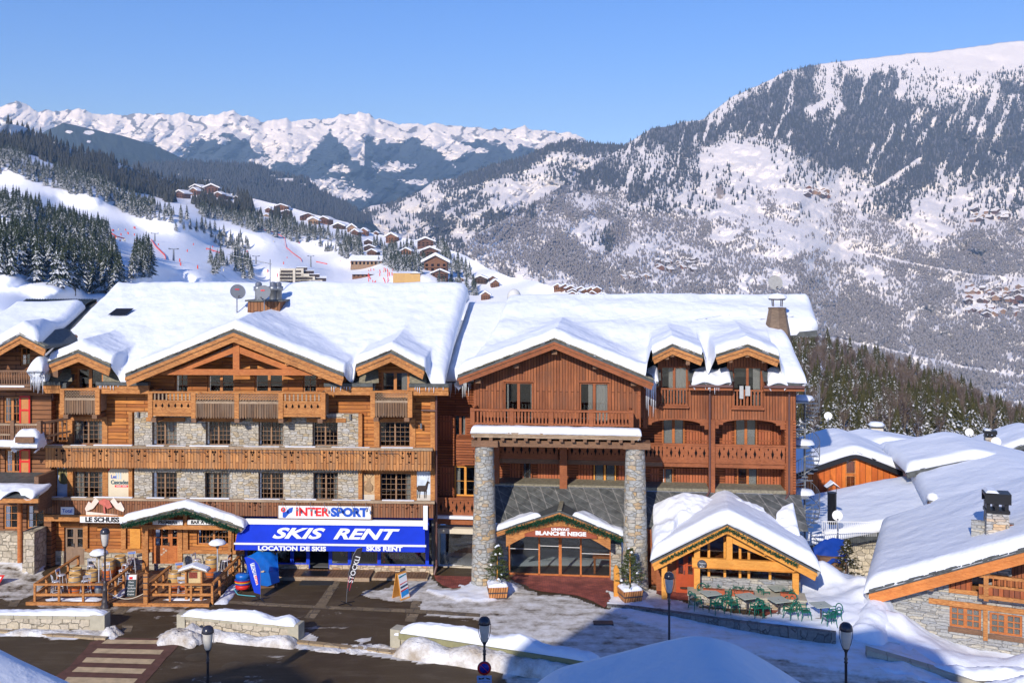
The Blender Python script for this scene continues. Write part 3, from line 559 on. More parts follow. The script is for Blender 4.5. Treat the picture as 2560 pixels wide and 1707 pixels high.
def window(B, h, w, mat, cols=2, rws=4, leaves=2, name="window", cur=None, fr=.07, mu=.018, ext=0, gl=None, lab=None, bars=False):
    """window in the opening h = (u0, u1, z0, z1): frame with glazing bars; pane, curtain and a sheet painted near black for the unlit room are its own parts"""
    u0, u1, z0, z1 = h; m = MB(); g = .003
    m.box(u0 + g, u0 + fr, w, w + .06, z0 + g, z1 - g).box(u1 - fr, u1 - g, w, w + .06, z0 + g, z1 - g).box(u0 + fr, u1 - fr, w, w + .06, z1 - fr, z1 - g).box(u0 + fr, u1 - fr, w, w + .06, z0 + g, z0 + fr)
    L = (u1 - u0 - 2 * fr) / leaves
    for i in range(1, leaves): x = u0 + fr + L * i; m.box(x - fr * .8, x + fr * .8, w - .012, w + .05, z0 + fr, z1 - fr)
    for i in range(leaves):
        a = u0 + fr + L * i + (fr * .8 if i else 0); b = u0 + fr + L * (i + 1) - (fr * .8 if i < leaves - 1 else 0)
        for j in range(1, cols): x = a + (b - a) * j / cols; m.box(x - mu / 2, x + mu / 2, w + .005, w + .04, z0 + fr, z1 - fr)
        for j in range(1, rws): z = z0 + fr + (z1 - z0 - 2 * fr) * j / rws; m.box(a, b, w + .002, w + .037, z - mu / 2, z + mu / 2)
    f = m.build(name, mat, B)
    if lab: f['label'] = lab
    MB().box(u0 + fr * .5, u1 - fr * .5, w + .042, w + .046, z0 + fr * .5, z1 - fr * .5).build("pane", gl or glass, f)
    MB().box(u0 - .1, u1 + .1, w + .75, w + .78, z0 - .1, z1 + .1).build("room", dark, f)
    if cur:
        for a, b in cur:
            n = 10; c = MB(); x0 = u0 + (u1 - u0) * a; x1 = u0 + (u1 - u0) * b; vs = []
            for i in range(n * 2 + 1):
                x = x0 + (x1 - x0) * i / (n * 2); y = w + .13 + .03 * math.sin(i * 2.1 + x0 * 7); vs += [(x, y, z0 + .02), (x, y, z1 - .02)]
            c.add(vs, [(2 * i, 2 * i + 2, 2 * i + 3, 2 * i + 1) for i in range(n * 2)], 0, True).build("curtain", curtain, f)
    return f
def smax(a, b, k=.25): return .5 * (a + b + np.sqrt((a - b) ** 2 + k * k))
def snow_roof(name, parent, uLR, front, wb, zr, th, nu=160, nw=70, r=.55, mat=None, seed=1, wob=.06, back=True, sides=(True, True), sag=0.0, label=None, thf=None, rb=1.2):
    """a blanket of snow on a roof: rounded at its edges, following ridge and gables underneath"""
    a, b = np.meshgrid(np.linspace(0, 1, nu), np.linspace(0, 1, nw) ** 1.35, indexing='ij')
    L, Rr = uLR; u = L(0) + (Rr(0) - L(0)) * a; wf = front(u); wv = wf + (wb - wf) * b
    u = L(wv) + (Rr(wv) - L(wv)) * a
    df = (wv - front(u)).clip(0); dl = (u - L(wv)); dr = (Rr(wv) - u); db = (wb - wv) + .02
    q = lambda d, rr: np.sqrt(np.clip(1 - (1 - np.clip(d / rr, 0, 1)) ** 2, 0, 1))
    prof = q(df, r)
    if sides[0]: prof = prof * q(dl, r)
    if sides[1]: prof = prof * q(dr, r)
    if back: prof = np.minimum(prof, q(db, rb))
    n = fbm(u * .35 + seed * 7, wv * .35, 4, seed) - .5; n2 = fbm(u * 1.7, wv * 1.7, 3, seed + 5) - .5
    T = th if thf is None else thf(u, wv)
    z = zr(u, wv) + T * prof * (1 + n * .35) + wob * n2 * prof
    wo = wv - (1 - np.clip(df / r, 0, 1)) * .0
    e = fbm(u * 2.3, u * 0, 3, seed + 9) - .5; wo = wo + e * .16 * (1 - np.clip(df / .6, 0, 1)); z = z - .05 * (1 - np.clip(df / .25, 0, 1)) * (1 + e)
    V = np.stack([u, wo, z], -1); nn = V.shape
    base = V[:, :1].copy(); base[..., 1] += .25; base[..., 2] -= .04
    V = np.concatenate([base, V], 1)
    lb = V[:1].copy(); lb[..., 2] -= .25; lb[..., 0] += .2; rb_ = V[-1:].copy(); rb_[..., 2] -= .25; rb_[..., 0] -= .2; V = np.concatenate([lb, V, rb_], 0)
    o = np_mesh(name, V.reshape(-1, 3), grid_faces(V.shape[0], V.shape[1]), mat or snow_soft, parent, True)
    if label: o['label'] = label
    return o
def gable_roof(B, uc, zc, uL, zL, uR, zR, w0, w1, th=.16, name="gable_roof", board=None, bt=.42, bw=.09, deco=True, slab=None, edge=True):
    """two roof slopes seen end on, with slate edge and carved barge boards; uc, zc apex of the slates' top"""
    m = MB()
    m.uz([(uL, zL), (uc, zc), (uR, zR), (uR, zR - th), (uc, zc - th * 1.05), (uL, zL - th)], w0, w1)
    ro = m.build(name, slab or slate, B)
    if edge:
        m = MB(); r = random.Random(int(uc * 10)); 
        for (a, za), (b, zb) in (((uL, zL), (uc, zc)), ((uc, zc), (uR, zR))):
            n = max(4, int(math.hypot(b - a, zb - za) / .28))
            for i in range(n):
                t0 = i / n; t1 = (i + 1.25) / n; p = lambda t: (a + (b - a) * min(t, 1), za + (zb - za) * min(t, 1)); x0, z0 = p(t0); x1, z1 = p(t1); h = r.uniform(.035, .07); o_ = r.uniform(-.06, .02)
                m.uz([(x0, z0 + .005), (x1, z1 + .005), (x1, z1 + h), (x0, z0 + h)], w0 - .05 + o_, w0 + .3)
        m.build("slate_edge", slate_l, ro)
    d1 = math.atan2(zc - zL, uc - uL); d2 = math.atan2(zc - zR, uR - uc); m = MB(); tt = th + .0
    for s_, uE, zE in ((-1, uL, zL), (1, uR, zR)):
        ex = .06 * s_
        m.uz([(uc, zc - tt), (uE, zE - tt), (uE - .1 * s_, zE - tt - bt), (uc, zc - tt - bt * 1.04)], w0, w0 + bw)
        m.uz([(uc, zc - tt + .005), (uE, zE - tt + .005), (uE, zE - tt - bt * .36), (uc, zc - tt - bt * .38)], w0 - .05, w0 - .004)
    bd = m.build("barge_board", board or b_orange, ro)
    if deco:
        m = MB()
        for uE, zE in ((uL, zL), (uR, zR)):
            n = max(6, int(math.hypot(uE - uc, zE - zc) / .32))
            for i in range(n):
                t = (i + .5) / n; x = uc + (uE - uc) * t; z = zc + (zE - zc) * t - tt - bt * .52; k = .13 if uE > uc else -.13; sl = (zE - zc) / (uE - uc)
                m.uz([(x - abs(k), z - sl * 0 - abs(k) * sl + .012), (x, z + .05), (x + abs(k), z + abs(k) * sl + .012), (x + abs(k), z + abs(k) * sl - .012), (x, z + .024), (x - abs(k), z - abs(k) * sl - .012)], w0 - .008, w0 - .002)
        m.build("carved_line", b_brown, ro)
    return ro
def motif(m, u, z, s, w):
    """tulip, heart and drop inlays, dark as the shade in balcony fretwork holes"""
    for du in (-.42, 0, .42):
        x = u + du * s; y = z
        def dia(cx, cz, a, b): m.uz([(cx, cz + b), (cx + a, cz), (cx, cz - b), (cx - a, cz)], w, w + .004)
        if du == 0:
            dia(x - .075 * s, y + .26 * s, .085 * s, .11 * s); dia(x + .075 * s, y + .26 * s, .085 * s, .11 * s); dia(x, y + .10 * s, .06 * s, .12 * s); dia(x, y - .30 * s, .1 * s, .07 * s); dia(x, y - .12 * s, .025 * s, .04 * s)
        else:
            m.uz([(x - .1 * s, y + .36 * s), (x - .03 * s, y + .30 * s), (x, y + .4 * s), (x + .03 * s, y + .30 * s), (x + .1 * s, y + .36 * s), (x, y + .18 * s)], w, w + .004)
            dia(x, y + .08 * s, .03 * s, .03 * s); m.uz([(x - .11 * s, y + .02 * s), (x + .11 * s, y + .02 * s), (x + .05 * s, y - .08 * s), (x - .05 * s, y - .08 * s)], w, w + .004); dia(x, y - .2 * s, .03 * s, .035 * s)
def text(name, s, parent, u, w, z, size, mat, sx=1.0, shear=0, bold=0.0, ext=.012, rot=None, align='CENTER', font_rot=(pi / 2, 0, 0), space=1.0):
    cu = D.curves.new(name, 'FONT'); cu.body = s; cu.size = size; cu.extrude = ext; cu.offset = bold; cu.shear = shear; cu.align_x = align; cu.align_y = 'CENTER'; cu.space_character = space; cu.resolution_u = 4
    o = D.objects.new(name + "_tmp", cu); COL.objects.link(o); C.view_layer.update()
    me = D.meshes.new_from_object(o.evaluated_get(C.evaluated_depsgraph_get())); D.objects.remove(o); D.curves.remove(cu)
    Mx = Matrix.Translation((u, w, z)) @ (rot.to_matrix().to_4x4() if rot is not None else Matrix.Rotation(pi / 2, 4, 'X')) @ Matrix.Diagonal((sx, 1, 1, 1))
    me.transform(Mx); me.materials.clear(); me.name = name
    return link_mesh(name, me, mat, parent)
def icicles(parent, pts, lo, hi, seed=1, name="icicle_fringe"):
    r = random.Random(seed); m = MB()
    for (p, q, n) in pts:
        p = Vector(p); q = Vector(q)
        for i in range(n): a = p.lerp(q, (i + r.random()) / n); L = r.uniform(lo, hi); m.tube(a, a - Vector((0, 0, L)), .028, .004, 5)
    return m.build(name, icem, parent)
def garland(name, pts, parent=None, r=.13, n=60, label=None, cat=None, group=None, seed=3):
    rr = random.Random(seed); m = MB(); P = [Vector(p) for p in pts]; L = [0]
    for a, b in zip(P, P[1:]): L.append(L[-1] + (b - a).length)
    N = int(L[-1] * n)
    for i in range(N):
        d = rr.random() * L[-1]; k = max(j for j in range(len(P) - 1) if L[j] <= d); c = P[k].lerp(P[k + 1], (d - L[k]) / (L[k + 1] - L[k]))
        dr = Vector((rr.gauss(0, 1), rr.gauss(0, 1), rr.gauss(0, 1))).normalized(); c = c + dr * r * rr.uniform(.1, .8); e = c + dr * r * .8 + Vector((rr.uniform(-.08, .08), rr.uniform(-.05, .05), rr.uniform(-.08, .05))); sd_ = dr.cross(Vector((rr.random(), rr.random(), rr.random()))).normalized() * .028
        m.add([c - sd_, c + sd_, e], [(0, 1, 2)])
    return tag(m.build(name, garl, parent), label, cat, group)
# ================================================================ wooden hotel on the left
H = Fr(52.5, -.0456, 600); B = H.empty("wooden_hotel", "long chalet hotel of honey wood and pale stone with a blue shop awning", "hotel")
rc = H.rc
fl2 = [(182, 1051, 256, 1111), (380, 1053, 442, 1113), (514, 1053, 576, 1113), (646, 1054, 708, 1114), (781, 1055, 844, 1115), (949, 1055, 1025, 1117)]
fl1 = [(183, 1178, 257, 1246), (380, 1180, 442, 1247), (512, 1181, 574, 1248), (646, 1181, 708, 1249), (783, 1181, 845, 1250), (951, 1183, 1028, 1252)]
att = [(437, 932, 470, 982), (518, 932, 586, 982), (636, 932, 708, 982), (757, 932, 792, 982)]
dor = [(191, 920, 257, 974), (953, 928, 1022, 980)]
holes = [rc(*h) for h in fl1 + fl2 + att + dor]
uL, uR = H.u(114), H.u(1083)
zE = H.z(600, 985, 0)                       # underside of the eaves
m = MB(); zt = H.z(600, 905)
wall_holes(m, uL, uR, H.z(600, 1262), zt, [h for h in holes], 0, .3)
gA = H.uz(590, 862, 0)
m.uz([(H.u(345), zt), (H.u(835), zt), (gA[0], gA[1] + .2)], 0, .3)
for c in (222, 987): a = H.uz(c, 884); m.uz([(H.u(c - 62), zt), (H.u(c + 60), zt), (a[0], a[1] + .15)], 0, .3)
m.build("log_wall", w_log, B)
# stone cladding between the windows
m = MB(); s0, s1, z0, z1 = rc(336, 1032, 897, 1262, -.2)
wall_holes(m, s0, s1, z0, z1, [rc(*h, -.2) for h in fl2[1:5] + fl1[1:5]], -.2, -.001); m.build("stone_cladding", st_cream, B)
m = MB()
for x in (336, 897): m.box(H.u(x) - (.22 if x < 500 else -.02), H.u(x) + (-.02 if x < 500 else .22), -.24, .0, z0, z1)
for h in fl2[1:5]: a = rc(*h, -.2); m.box(a[0] - .3, a[1] + .45, -.26, -.203, a[3] + .0, a[3] + .22)
for h in (fl2[0], fl2[5], fl1[0], fl1[5]): a = rc(*h); m.box(a[0] - .3, a[0] - .003, -.06, -.002, a[2] - .3, a[3] + .15); m.box(a[1] + .003, a[1] + .3, -.06, -.002, a[2] - .3, a[3] + .15); m.box(a[0] - .3, a[1] + .3, -.09, -.062, a[3] + .005, a[3] + .22)
m.box(uL - .1, uL + .14, -.08, .35, H.z(600, 1262), zE + .2).box(uR - .14, uR + .1, -.08, .35, H.z(600, 1262), zE + .2)
m.build("timber_frame", b_orange, B)
wd = plain("window_brown", (.30, .17, .09), .5, .2, 8); wo_ = plain("window_orange", (.50, .20, .06), .5, .2, 8)
cset = [[(.02, .3), (.78, .98)], [(.5, .98)], None, [(.85, 1)], None, None], [[(.05, .3), (.8, .98)], None, [(0, .3), (.6, .98)], None, [(.0, .25), (.8, 1)], [(.8, .98)]]
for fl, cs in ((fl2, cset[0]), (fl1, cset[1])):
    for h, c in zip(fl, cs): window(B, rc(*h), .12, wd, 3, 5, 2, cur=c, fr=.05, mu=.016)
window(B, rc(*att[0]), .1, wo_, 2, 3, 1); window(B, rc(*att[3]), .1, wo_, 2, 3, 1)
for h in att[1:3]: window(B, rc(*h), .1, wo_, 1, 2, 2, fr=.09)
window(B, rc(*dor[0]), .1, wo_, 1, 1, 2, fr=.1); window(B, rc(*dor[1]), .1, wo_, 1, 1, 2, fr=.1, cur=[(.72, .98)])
# ---- roof: slates, fascias, gables
wE = -.95; zEv = H.z(600, 957, wE)          # eaves
wR = 8.6; zRd = 16 - 24.5 * (52.5 + wR) / F; sm = (zRd - .75 - zEv) / (wR - wE)
main = lambda w_: zEv + sm * (w_ - wE)
G = []                                      # gables: centre, apex z, half width, slope, front w
def gab(apx, apy, lx, ly, rx, ry, w):
    uc, zc = H.uz(apx, apy, w); ul, zl = H.uz(lx, ly, w); ur, zr_ = H.uz(rx, ry, w); G.append((uc, zc, ul, zl, ur, zr_, w)); return G[-1]
gB = gab(584, 824, 313, 936, 859, 934, -1.9); gL = gab(196, 876, 119, 906, 276, 912, -1.5); gR = gab(977, 876, 890, 912, 1061, 920, -1.5)
m = MB(); cuts = sorted(((g[2] + .15, g[4] - .15) if g is gB else (g[0] - .95, g[0] + .95)) for g in G); edges = [uL - .6] + [x for c in cuts for x in c] + [uR + .4]
for i, (a, b) in enumerate(zip(edges, edges[1:])):
    wf = wE + .05 if i % 2 == 0 else .35
    m.prism([(a, wf, main(wf) - .12), (a, wR, main(wR) - .12), (a, wR, main(wR) - .45), (a, wf, main(wf) - .4)], (b - a - .004, 0, 0))
m.build("roof", slate, B)
for g in G:
    wb_ = (g[1] - zEv) / sm + wE + .2
    gable_roof(B, g[0], g[1], g[2], g[3], g[4], g[5], g[6], wb_, board=b_orange, bt=.46 if g is gB else .42)
for a, b in ((107, 152), (243, 372), (812, 932), (1024, 1121)):
    m = MB(); m2 = MB(); u0, u1 = H.u(a, wE), H.u(b, wE); m.box(u0, u1, wE, wE + .12, zEv - .60, zEv - .16); m.box(u0, u1, wE - .05, wE - .003, zEv - .36, zEv - .16); m2.box(u0 - .02, u1 + .02, wE - .14, wE + .2, zEv - .155, zEv + .02)
    fa = m.build("fascia", b_orange, B); m2.build("gutter", slate, fa); MB().box(u0 + .1, u1 - .1, wE + .125, .0, zEv - .42, zEv - .38).build("soffit", b_brown, fa)
def zr_h(u, w_):
    z = main(w_) + 0 * u
    for (uc, zc, ul, zl, ur, zr_, wf) in G:
        s1 = (zc - zl) / (uc - ul); s2 = (zc - zr_) / (ur - uc); g = zc - np.where(u < uc, (uc - u) * s1, (u - uc) * s2)
        z = smax(z, g - 3.0 * ((u - ur).clip(0) + (ul - u).clip(0)), .22)
    return z
def front_h(u):
    f = np.full(np.shape(u), wE - .02)
    for (uc, zc, ul, zl, ur, zr_, wf) in G: k = sst(ul - .22, ul + .02, u) * (1 - sst(ur - .02, ur + .22, u)); f = f + (wf + .03 - f) * k
    return f
LL = pl([(-2, uL - .45), (.5, uL - .5), (8.6, uL - .2)]); RR = pl([(-2, uR + .75), (0, uR + .75), (3.5, uR + .85), (8.6, uR + 1.1)])
snow_roof("roof_snow", B, (LL, RR), front_h, wR + .9, lambda u, w_: np.where(w_ < wR, zr_h(u, w_), main(wR) - (w_ - wR) * .4 + 0 * u), .74, 420, 110, .6, label=None, seed=3, rb=1.5, thf=lambda u, w_: .5 + .26 * sst(-1, 2.5, w_), wob=.1)
for a, b, n_ in ((243, 300, 7), (826, 880, 8), (1030, 1110, 9)): icicles(B, [((H.u(a, wE), wE - .1, zEv - .15), (H.u(b, wE), wE - .1, zEv - .15), n_)], .08, .35, a)
# truss of the big gable
m = MB(); w1 = -1.55; a = H.uz(345, 922, w1); b = H.uz(802, 922, w1); zb = a[1]; m.box(a[0], b[0], w1, w1 + .22, zb - .3, zb)
kp = H.uz(590, 850, w1); m.box(kp[0] - .17, kp[0] + .17, w1 + .01, w1 + .21, zb, kp[1])
ft = H.uz(455, 922, w1); fr_ = H.uz(728, 922, w1); tp = H.uz(590, 868, w1)
for q, s_ in ((ft, -1), (fr_, 1)): m.uz([(tp[0] + .18 * s_, tp[1] + .02), (q[0] + .3 * s_, zb + .02), (q[0] - .45 * s_, zb + .005), (tp[0] + .18 * s_, tp[1] - .32)], w1 + .03, w1 + .2)
m.build("roof_truss", b_red, B)
m = MB()
for x, y in ((584, 850), (455, 900), (720, 905), (373, 936), (803, 938)): u, z = H.uz(x, y, -1.7); m.box(u - .16, u + .16, -1.72, .0, z - .16, z + .2)
m.split("purlin", b_orange, B)
m = MB(); m.uz([H.uz(517, 892), H.uz(580, 862), H.uz(580, 874), H.uz(517, 897)], -.02, -.006).uz([H.uz(560, 892), H.uz(588, 880), H.uz(588, 892)], -.02, -.006).build("gable_window", plain("glass_sky", (.35, .42, .5), .1, .1, 3, .8), B)
# small slate aprons beside the dormers and snow in the corners
for a, b, c, d in ((126, 930, 178, 955), (258, 930, 296, 955), (898, 930, 946, 955), (1024, 930, 1066, 955)):
    u0, z0 = H.uz(a, d, wE + .1); u1, z1 = H.uz(c, b, -.05); MB().add([(u0, wE + .1, zEv + .02), (H.u(c, wE), wE + .1, zEv + .02), (H.u(c, 0), -.05, zEv + .62), (H.u(a, 0), -.05, zEv + .62)], [(0, 1, 2, 3)]).build("slate_apron", slate_l, B)
# ---- balconies
def balcony(x0, x1, yt, yb, w, xs=(), depth=None, style="lattice", top=.07, mt=w_vert, pm=b_orange, name="balcony"):
    u0, u1, z0, z1 = rc(x0, yt, x1, yb, w); m = MB(); m.box(u0 - .06, u1 + .06, w - .06, w + .12, z1 - .09, z1); m.box(u0, u1, w, w + .08, z0 - .02, z0 + .1)
    for x in (x0, *xs, x1): u = H.u(x, w); m.box(u - .12, u + .12, w - .045, w + .1, z0 - .12, z1 + .0)
    f = m.build(name, pm, B); MB().box(u0, u1, w + .1, .0, z0 + .0, z0 + .14).box(u0, u0 + .1, w + .08, 0, z0 + .14, z1).box(u1 - .1, u1, w + .08, 0, z0 + .14, z1).build("floor_boards", b_grey, f)
    secs = [x0, *xs, x1]
    for i, (a, b) in enumerate(zip(secs, secs[1:])):
        ua, ub = H.u(a, w) + .12, H.u(b, w) - .12; zm = z0 + (z1 - z0) * .55; st = style if isinstance(style, str) else style[i]
        if st == "lattice":
            g = MB(); n = int((ub - ua) / .15); hh = z1 - .1 - zm - .06
            for k in range(-3, n + 1):
                for s_ in (1, -1):
                    p = ua + k * .15; q = p + hh; xx = (p, q) if s_ == 1 else (q, p); za, zb_ = zm + .06, z1 - .1
                    c0 = max(0, (ua - p) / hh); c1 = min(1, (ub - p) / hh)
                    if c1 <= c0: continue
                    pa = (p + hh * c0, za + (zb_ - za) * (c0 if s_ == 1 else 1 - c0)); pb = (p + hh * c1, za + (zb_ - za) * (c1 if s_ == 1 else 1 - c1))
                    g.beam((pa[0], w + (.02 if s_ == 1 else .045), pa[1]), (pb[0], w + (.02 if s_ == 1 else .045), pb[1]), .022, .045, (0, 1, 0))
            g.box(ua, ub, w - .02, w + .07, zm - .05, zm + .06); g.build("lattice", b_grey, f)
            g = MB(); n = int((ub - ua) / .145); st_ = (ub - ua) / n
            for k in range(n):
                c = ua + st_ * (k + .5); hw = st_ * .47; g.uz([(c - hw, zm - .05), (c + hw, zm - .05), (c + hw, z0 - .02), (c + hw * .35, z0 - .12), (c - hw * .35, z0 - .12), (c - hw, z0 - .02)], w - .035, w - .003)
            g.build("scalloped_board", w_grey, f)
        else:
            g = MB(); n = int((ub - ua) / .2)
            for k in range(n): c = ua + (ub - ua) * (k + .5) / n; g.box(c - .04, c + .04, w + .02, w + .06, z1 - (z1 - z0) * .36, z1 - .09)
            g.build("baluster", b_grey, f)
            g = MB(); g.box(ua, ub, w - .02, w + .07, z1 - (z1 - z0) * .42, z1 - (z1 - z0) * .36).box(ua, ub, w + .01, w + .05, z0 + .12, z1 - (z1 - z0) * .42); g.build("carved_panel", b_orange, f)
            g = MB()
            for k in range(6): c = ua + (ub - ua) * (k + .5) / 6; zc = z0 + (z1 - z0) * .4; g.uz([(c, zc + .16), (c + .07, zc), (c, zc - .09), (c - .07, zc)], w + .002, w + .008)
            g.build("cutout_shade", dark, f)  # inlays coloured like the shade in holes; the panel is not pierced
    for x in (x0 + 8, *xs, x1 - 8): u = H.u(x, w); MB().uz([(u - .13, z0 - .12), (u + .13, z0 - .12), (u + .13, z0 - .34), (u - .13, z0 - .34)], w + .0, -.001).build("bracket", b_brown, f)
    return f
balcony(376, 808, 979, 1040, -1.25, (484, 592, 702), style=("rail", "lattice", "lattice", "rail"))
balcony(156, 244, 971, 1030, -1.05); balcony(932, 1025, 977, 1037, -1.05)
def long_balcony(x0, x1, yt, yb, w, mat, motifs, teeth=True, scale=1.0):
    u0, z1 = H.uz(x0, yt, w); u1, _ = H.uz(x1, yt, w); z0 = H.z(600, yb, w); z1 = H.z(600, yt, w)
    f = MB().box(u0 - .08, u1 + .08, w - .08, w + .14, z1 - .13, z1).build("balcony", b_grey, B)
    g = MB(); g.box(u0, u1, w, w + .05, z0 + .04, z1 - .133)
    if teeth:
        n = int((u1 - u0) / .14)
        for k in range(n): c = u0 + (u1 - u0) * (k + .5) / n; g.uz([(c - .07, z0 + .04), (c + .07, z0 + .04), (c, z0 - .04)], w, w + .05)
    g.build("front_board", mat, f); g = MB()
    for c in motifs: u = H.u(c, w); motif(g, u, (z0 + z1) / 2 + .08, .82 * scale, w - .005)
    g.build("cutout_shade", dark, f)  # boards stay whole: the holes' darkness is painted as thin inlays
    MB().box(u0, u1, w + .06, .0, z0 + .06, z0 + .18).box(u0, u0 + .06, w + .05, 0, z0 + .18, z1 - .14).box(u1 - .06, u1, w + .05, 0, z0 + .18, z1 - .14).build("floor_boards", b_brown, f)
    sn = MB(); r = random.Random(4); x = u0
    while x < u1 - 1: L = r.uniform(.6, 2.2); sn.box(x, min(x + L, u1), w - .05, w + .1, z1 + .002, z1 + r.uniform(.015, .05)); x += L + r.uniform(.0, 1.0)
    sn.build("rail_snow", snow, f); return f
mts = [157, 251, 346, 440, 535, 631, 729, 827, 925, 1023]
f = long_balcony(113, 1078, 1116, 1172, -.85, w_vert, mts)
g = MB()
for c in [x + 47 for x in mts[:-1]]:
    u = H.u(c, -.85); z = H.z(600, 1119, -.85)
    for k in (-.5, -.2, .15, .5): g.path([(u + k, -.92, z), (u + k, -.97, z - .22), (u + k + .12, -1.05, z - .3)], .012, 4)
    g.path([(u - .5, -.97, z - .2), (u + .5, -.97, z - .2)], .012, 4)
g.build("flower_box_hook", metal_d, f)
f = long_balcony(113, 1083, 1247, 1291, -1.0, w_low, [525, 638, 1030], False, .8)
MB().box(H.u(113, -1), H.u(330, -1), -1.12, -.9, H.z(600, 1306, -1), H.z(600, 1290, -1)).build("lower_beam", b_orange, f)
# painted panels on the first floor
def panel(x0, y0, x1, y1, mat, name="mural_panel", w=-.02): u0, u1, z0, z1 = rc(x0, y0, x1, y1, w); return MB().box(u0, u1, w, w + .015, z0, z1).build(name, mat, B), (u0, u1, z0, z1)
def mural(name, lo, hi, sc=3):
    t = NT(name, .6, .2); sp = t.n('SeparateXYZ'); t.t.links.new(t.obj(), sp.inputs[0]); n = t.noise(t.obj(), sc, 5, .6)
    t.col(t.ramp(n, [(.3, lo), (.48, hi), (.7, tuple(.5 * (a + b) for a, b in zip(lo, hi)))])); return t.m
p, q = panel(143, 1168, 174, 1252, plain("mural_sky_snow", (.55, .62, .72), .7, .15, 1.5))
cu_, cz_ = (q[0] + q[1]) / 2, (q[2] + q[3]) / 2
g = MB(); g.lathe([(.02, -.05), (.24, .0), (.30, .25), (.22, .5), (.05, .62)], (cu_ + .04, -.03, cz_ + .05), 10, sy=.08).lathe([(.02, 0), (.1, .06), (.09, .2), (.03, .28)], (cu_ + .14, -.03, cz_ + .6), 8, sy=.1).lathe([(.02, 0), (.16, .1), (.2, .35), (.05, .5)], (cu_ - .12, -.035, cz_ + .42), 8, sy=.1); g.build("painted_grouse", mural("mural_feathers", (.05, .05, .03), (.24, .20, .08), 9), B)
p, q = panel(268, 1172, 328, 1252, plain("sign_sand", (.70, .60, .42), .7, .06, 3), "hotel_sign")
text("lettering", "Les", p, q[0] + .36, -.03, H.z(300, 1191), .26, sblue, .9, 0, .004); text("lettering", "Cascades", p, q[0] + .68, -.03, H.z(300, 1205), .30, plain("letter_slate", (.06, .12, .14), .6), .85, 0, .008)
MB().box(q[0] + .42, q[1] - .18, -.035, -.022, H.z(300, 1217), H.z(300, 1212)).build("red_band", sred, p); text("lettering", "CHALET - HOTEL", p, q[0] + .79, -.042, H.z(300, 1214.6), .085, white, .9, 0, .002, .004)
g = MB()
for k in (-.12, 0, .12): g.box(q[0] + .62 + k - .03, q[0] + .62 + k + .03, -.028, -.022, H.z(300, 1197), H.z(300, 1181))
g.build("waterfall_mark", plain("pale_blue", (.45, .58, .68), .6), p)
for s_ in (0, 1): MB().uz([(q[s_], q[3]), (q[s_] + (.18 if s_ == 0 else -.18), q[3]), (q[s_], q[3] - .18)], -.03, -.021).build("corner_mark", sred, p)
p, q = panel(902, 1185, 942, 1256, mural("mural_autumn", (.30, .10, .05), (.55, .38, .20), 5)); cu_, cz_ = (q[0] + q[1]) / 2, q[2] + .55
stag = plain("painted_fur", (.34, .22, .12), .8, .3, 9)
g = MB().lathe([(.05, 0), (.22, .1), (.24, .35), (.1, .5), (.08, .72), (.04, .74)], (cu_, -.03, cz_), 10, sy=.1)
for s_ in (-1, 1): g.path([(cu_ + .03 * s_, -.03, cz_ + .72), (cu_ + .16 * s_, -.03, cz_ + .85), (cu_ + .2 * s_, -.03, cz_ + 1.05)], .018, 4); g.path([(cu_ + .14 * s_, -.03, cz_ + .83), (cu_ + .24 * s_, -.03, cz_ + .93)], .014, 4)
g.build("painted_stag", stag, B)
panel(902, 1236, 942, 1256, plain("mural_sand", (.62, .54, .42), .7), "mural_strip", -.026)
p, q = panel(1035, 1178, 1076, 1256, plain("mural_snowfield", (.60, .66, .72), .7, .3, 2.5)); cu_, cz_ = (q[0] + q[1]) / 2, q[2] + .75
g = MB().lathe([(.02, -.28), (.16, -.2), (.17, .2), (.02, .3)], (0, 0, 0), 10, sy=.1)
g.v = [(cu_ - .02 + z * 1.0, -.03 + y, cz_ + x * .95) for x, y, z in g.v]
for dx in (-.22, -.12, .14, .22): g.tube((cu_ + dx, -.03, cz_ - .08), (cu_ + dx - .02, -.03, cz_ - .5), .035, .025, 5)
g.tube((cu_ + .2, -.03, cz_ + .05), (cu_ + .3, -.03, cz_ + .38), .08, .05, 6).tube((cu_ + .28, -.03, cz_ + .36), (cu_ + .4, -.03, cz_ + .3), .06, .03, 6).tube((cu_ + .3, -.03, cz_ + .4), (cu_ + .33, -.03, cz_ + .6), .015, .01, 4); g.build("painted_chamois", plain("painted_dark_fur", (.06, .04, .03), .8, .4, 9), B)
panel(1035, 1236, 1076, 1256, plain("mural_sand2", (.62, .56, .46), .7), "mural_strip", -.026)
# wall lamps and pipes
for x, y in ((157, 1059), (346, 1035), (876, 1041), (1053, 1064)):
    u, z = H.uz(x, y, -.25); MB().tube((u, -.28, z - .15), (u, -.28, z + .13), .06, n=10).box(u - .03, u + .03, -.24, 0 if x < 200 or x > 1000 else -.2, z - .03, z + .03).build("wall_lamp", metal_g, B)
m = MB(); u = H.u(1091, -.2); m.tube((u, -.2, zEv - .3), (u, -.2, .5), .06, n=8).tube((u - .8, -.12, H.z(1080, 1025)), (u, -.2, H.z(1080, 1025)), .05, n=6).tube((u, -.2, .5), (u - .1, -.35, .1), .07, n=8)
u = H.u(128, -.2); m.path([(u + .25, -.5, zEv - .6), (u + .2, -.4, zEv - 1), (u - .2, -.2, zEv - 1.2), (u - .2, -.2, zEv - 2.2), (u + .2, -.3, zEv - 2.3)], .06, 6); m.build("downpipe", copper, B)
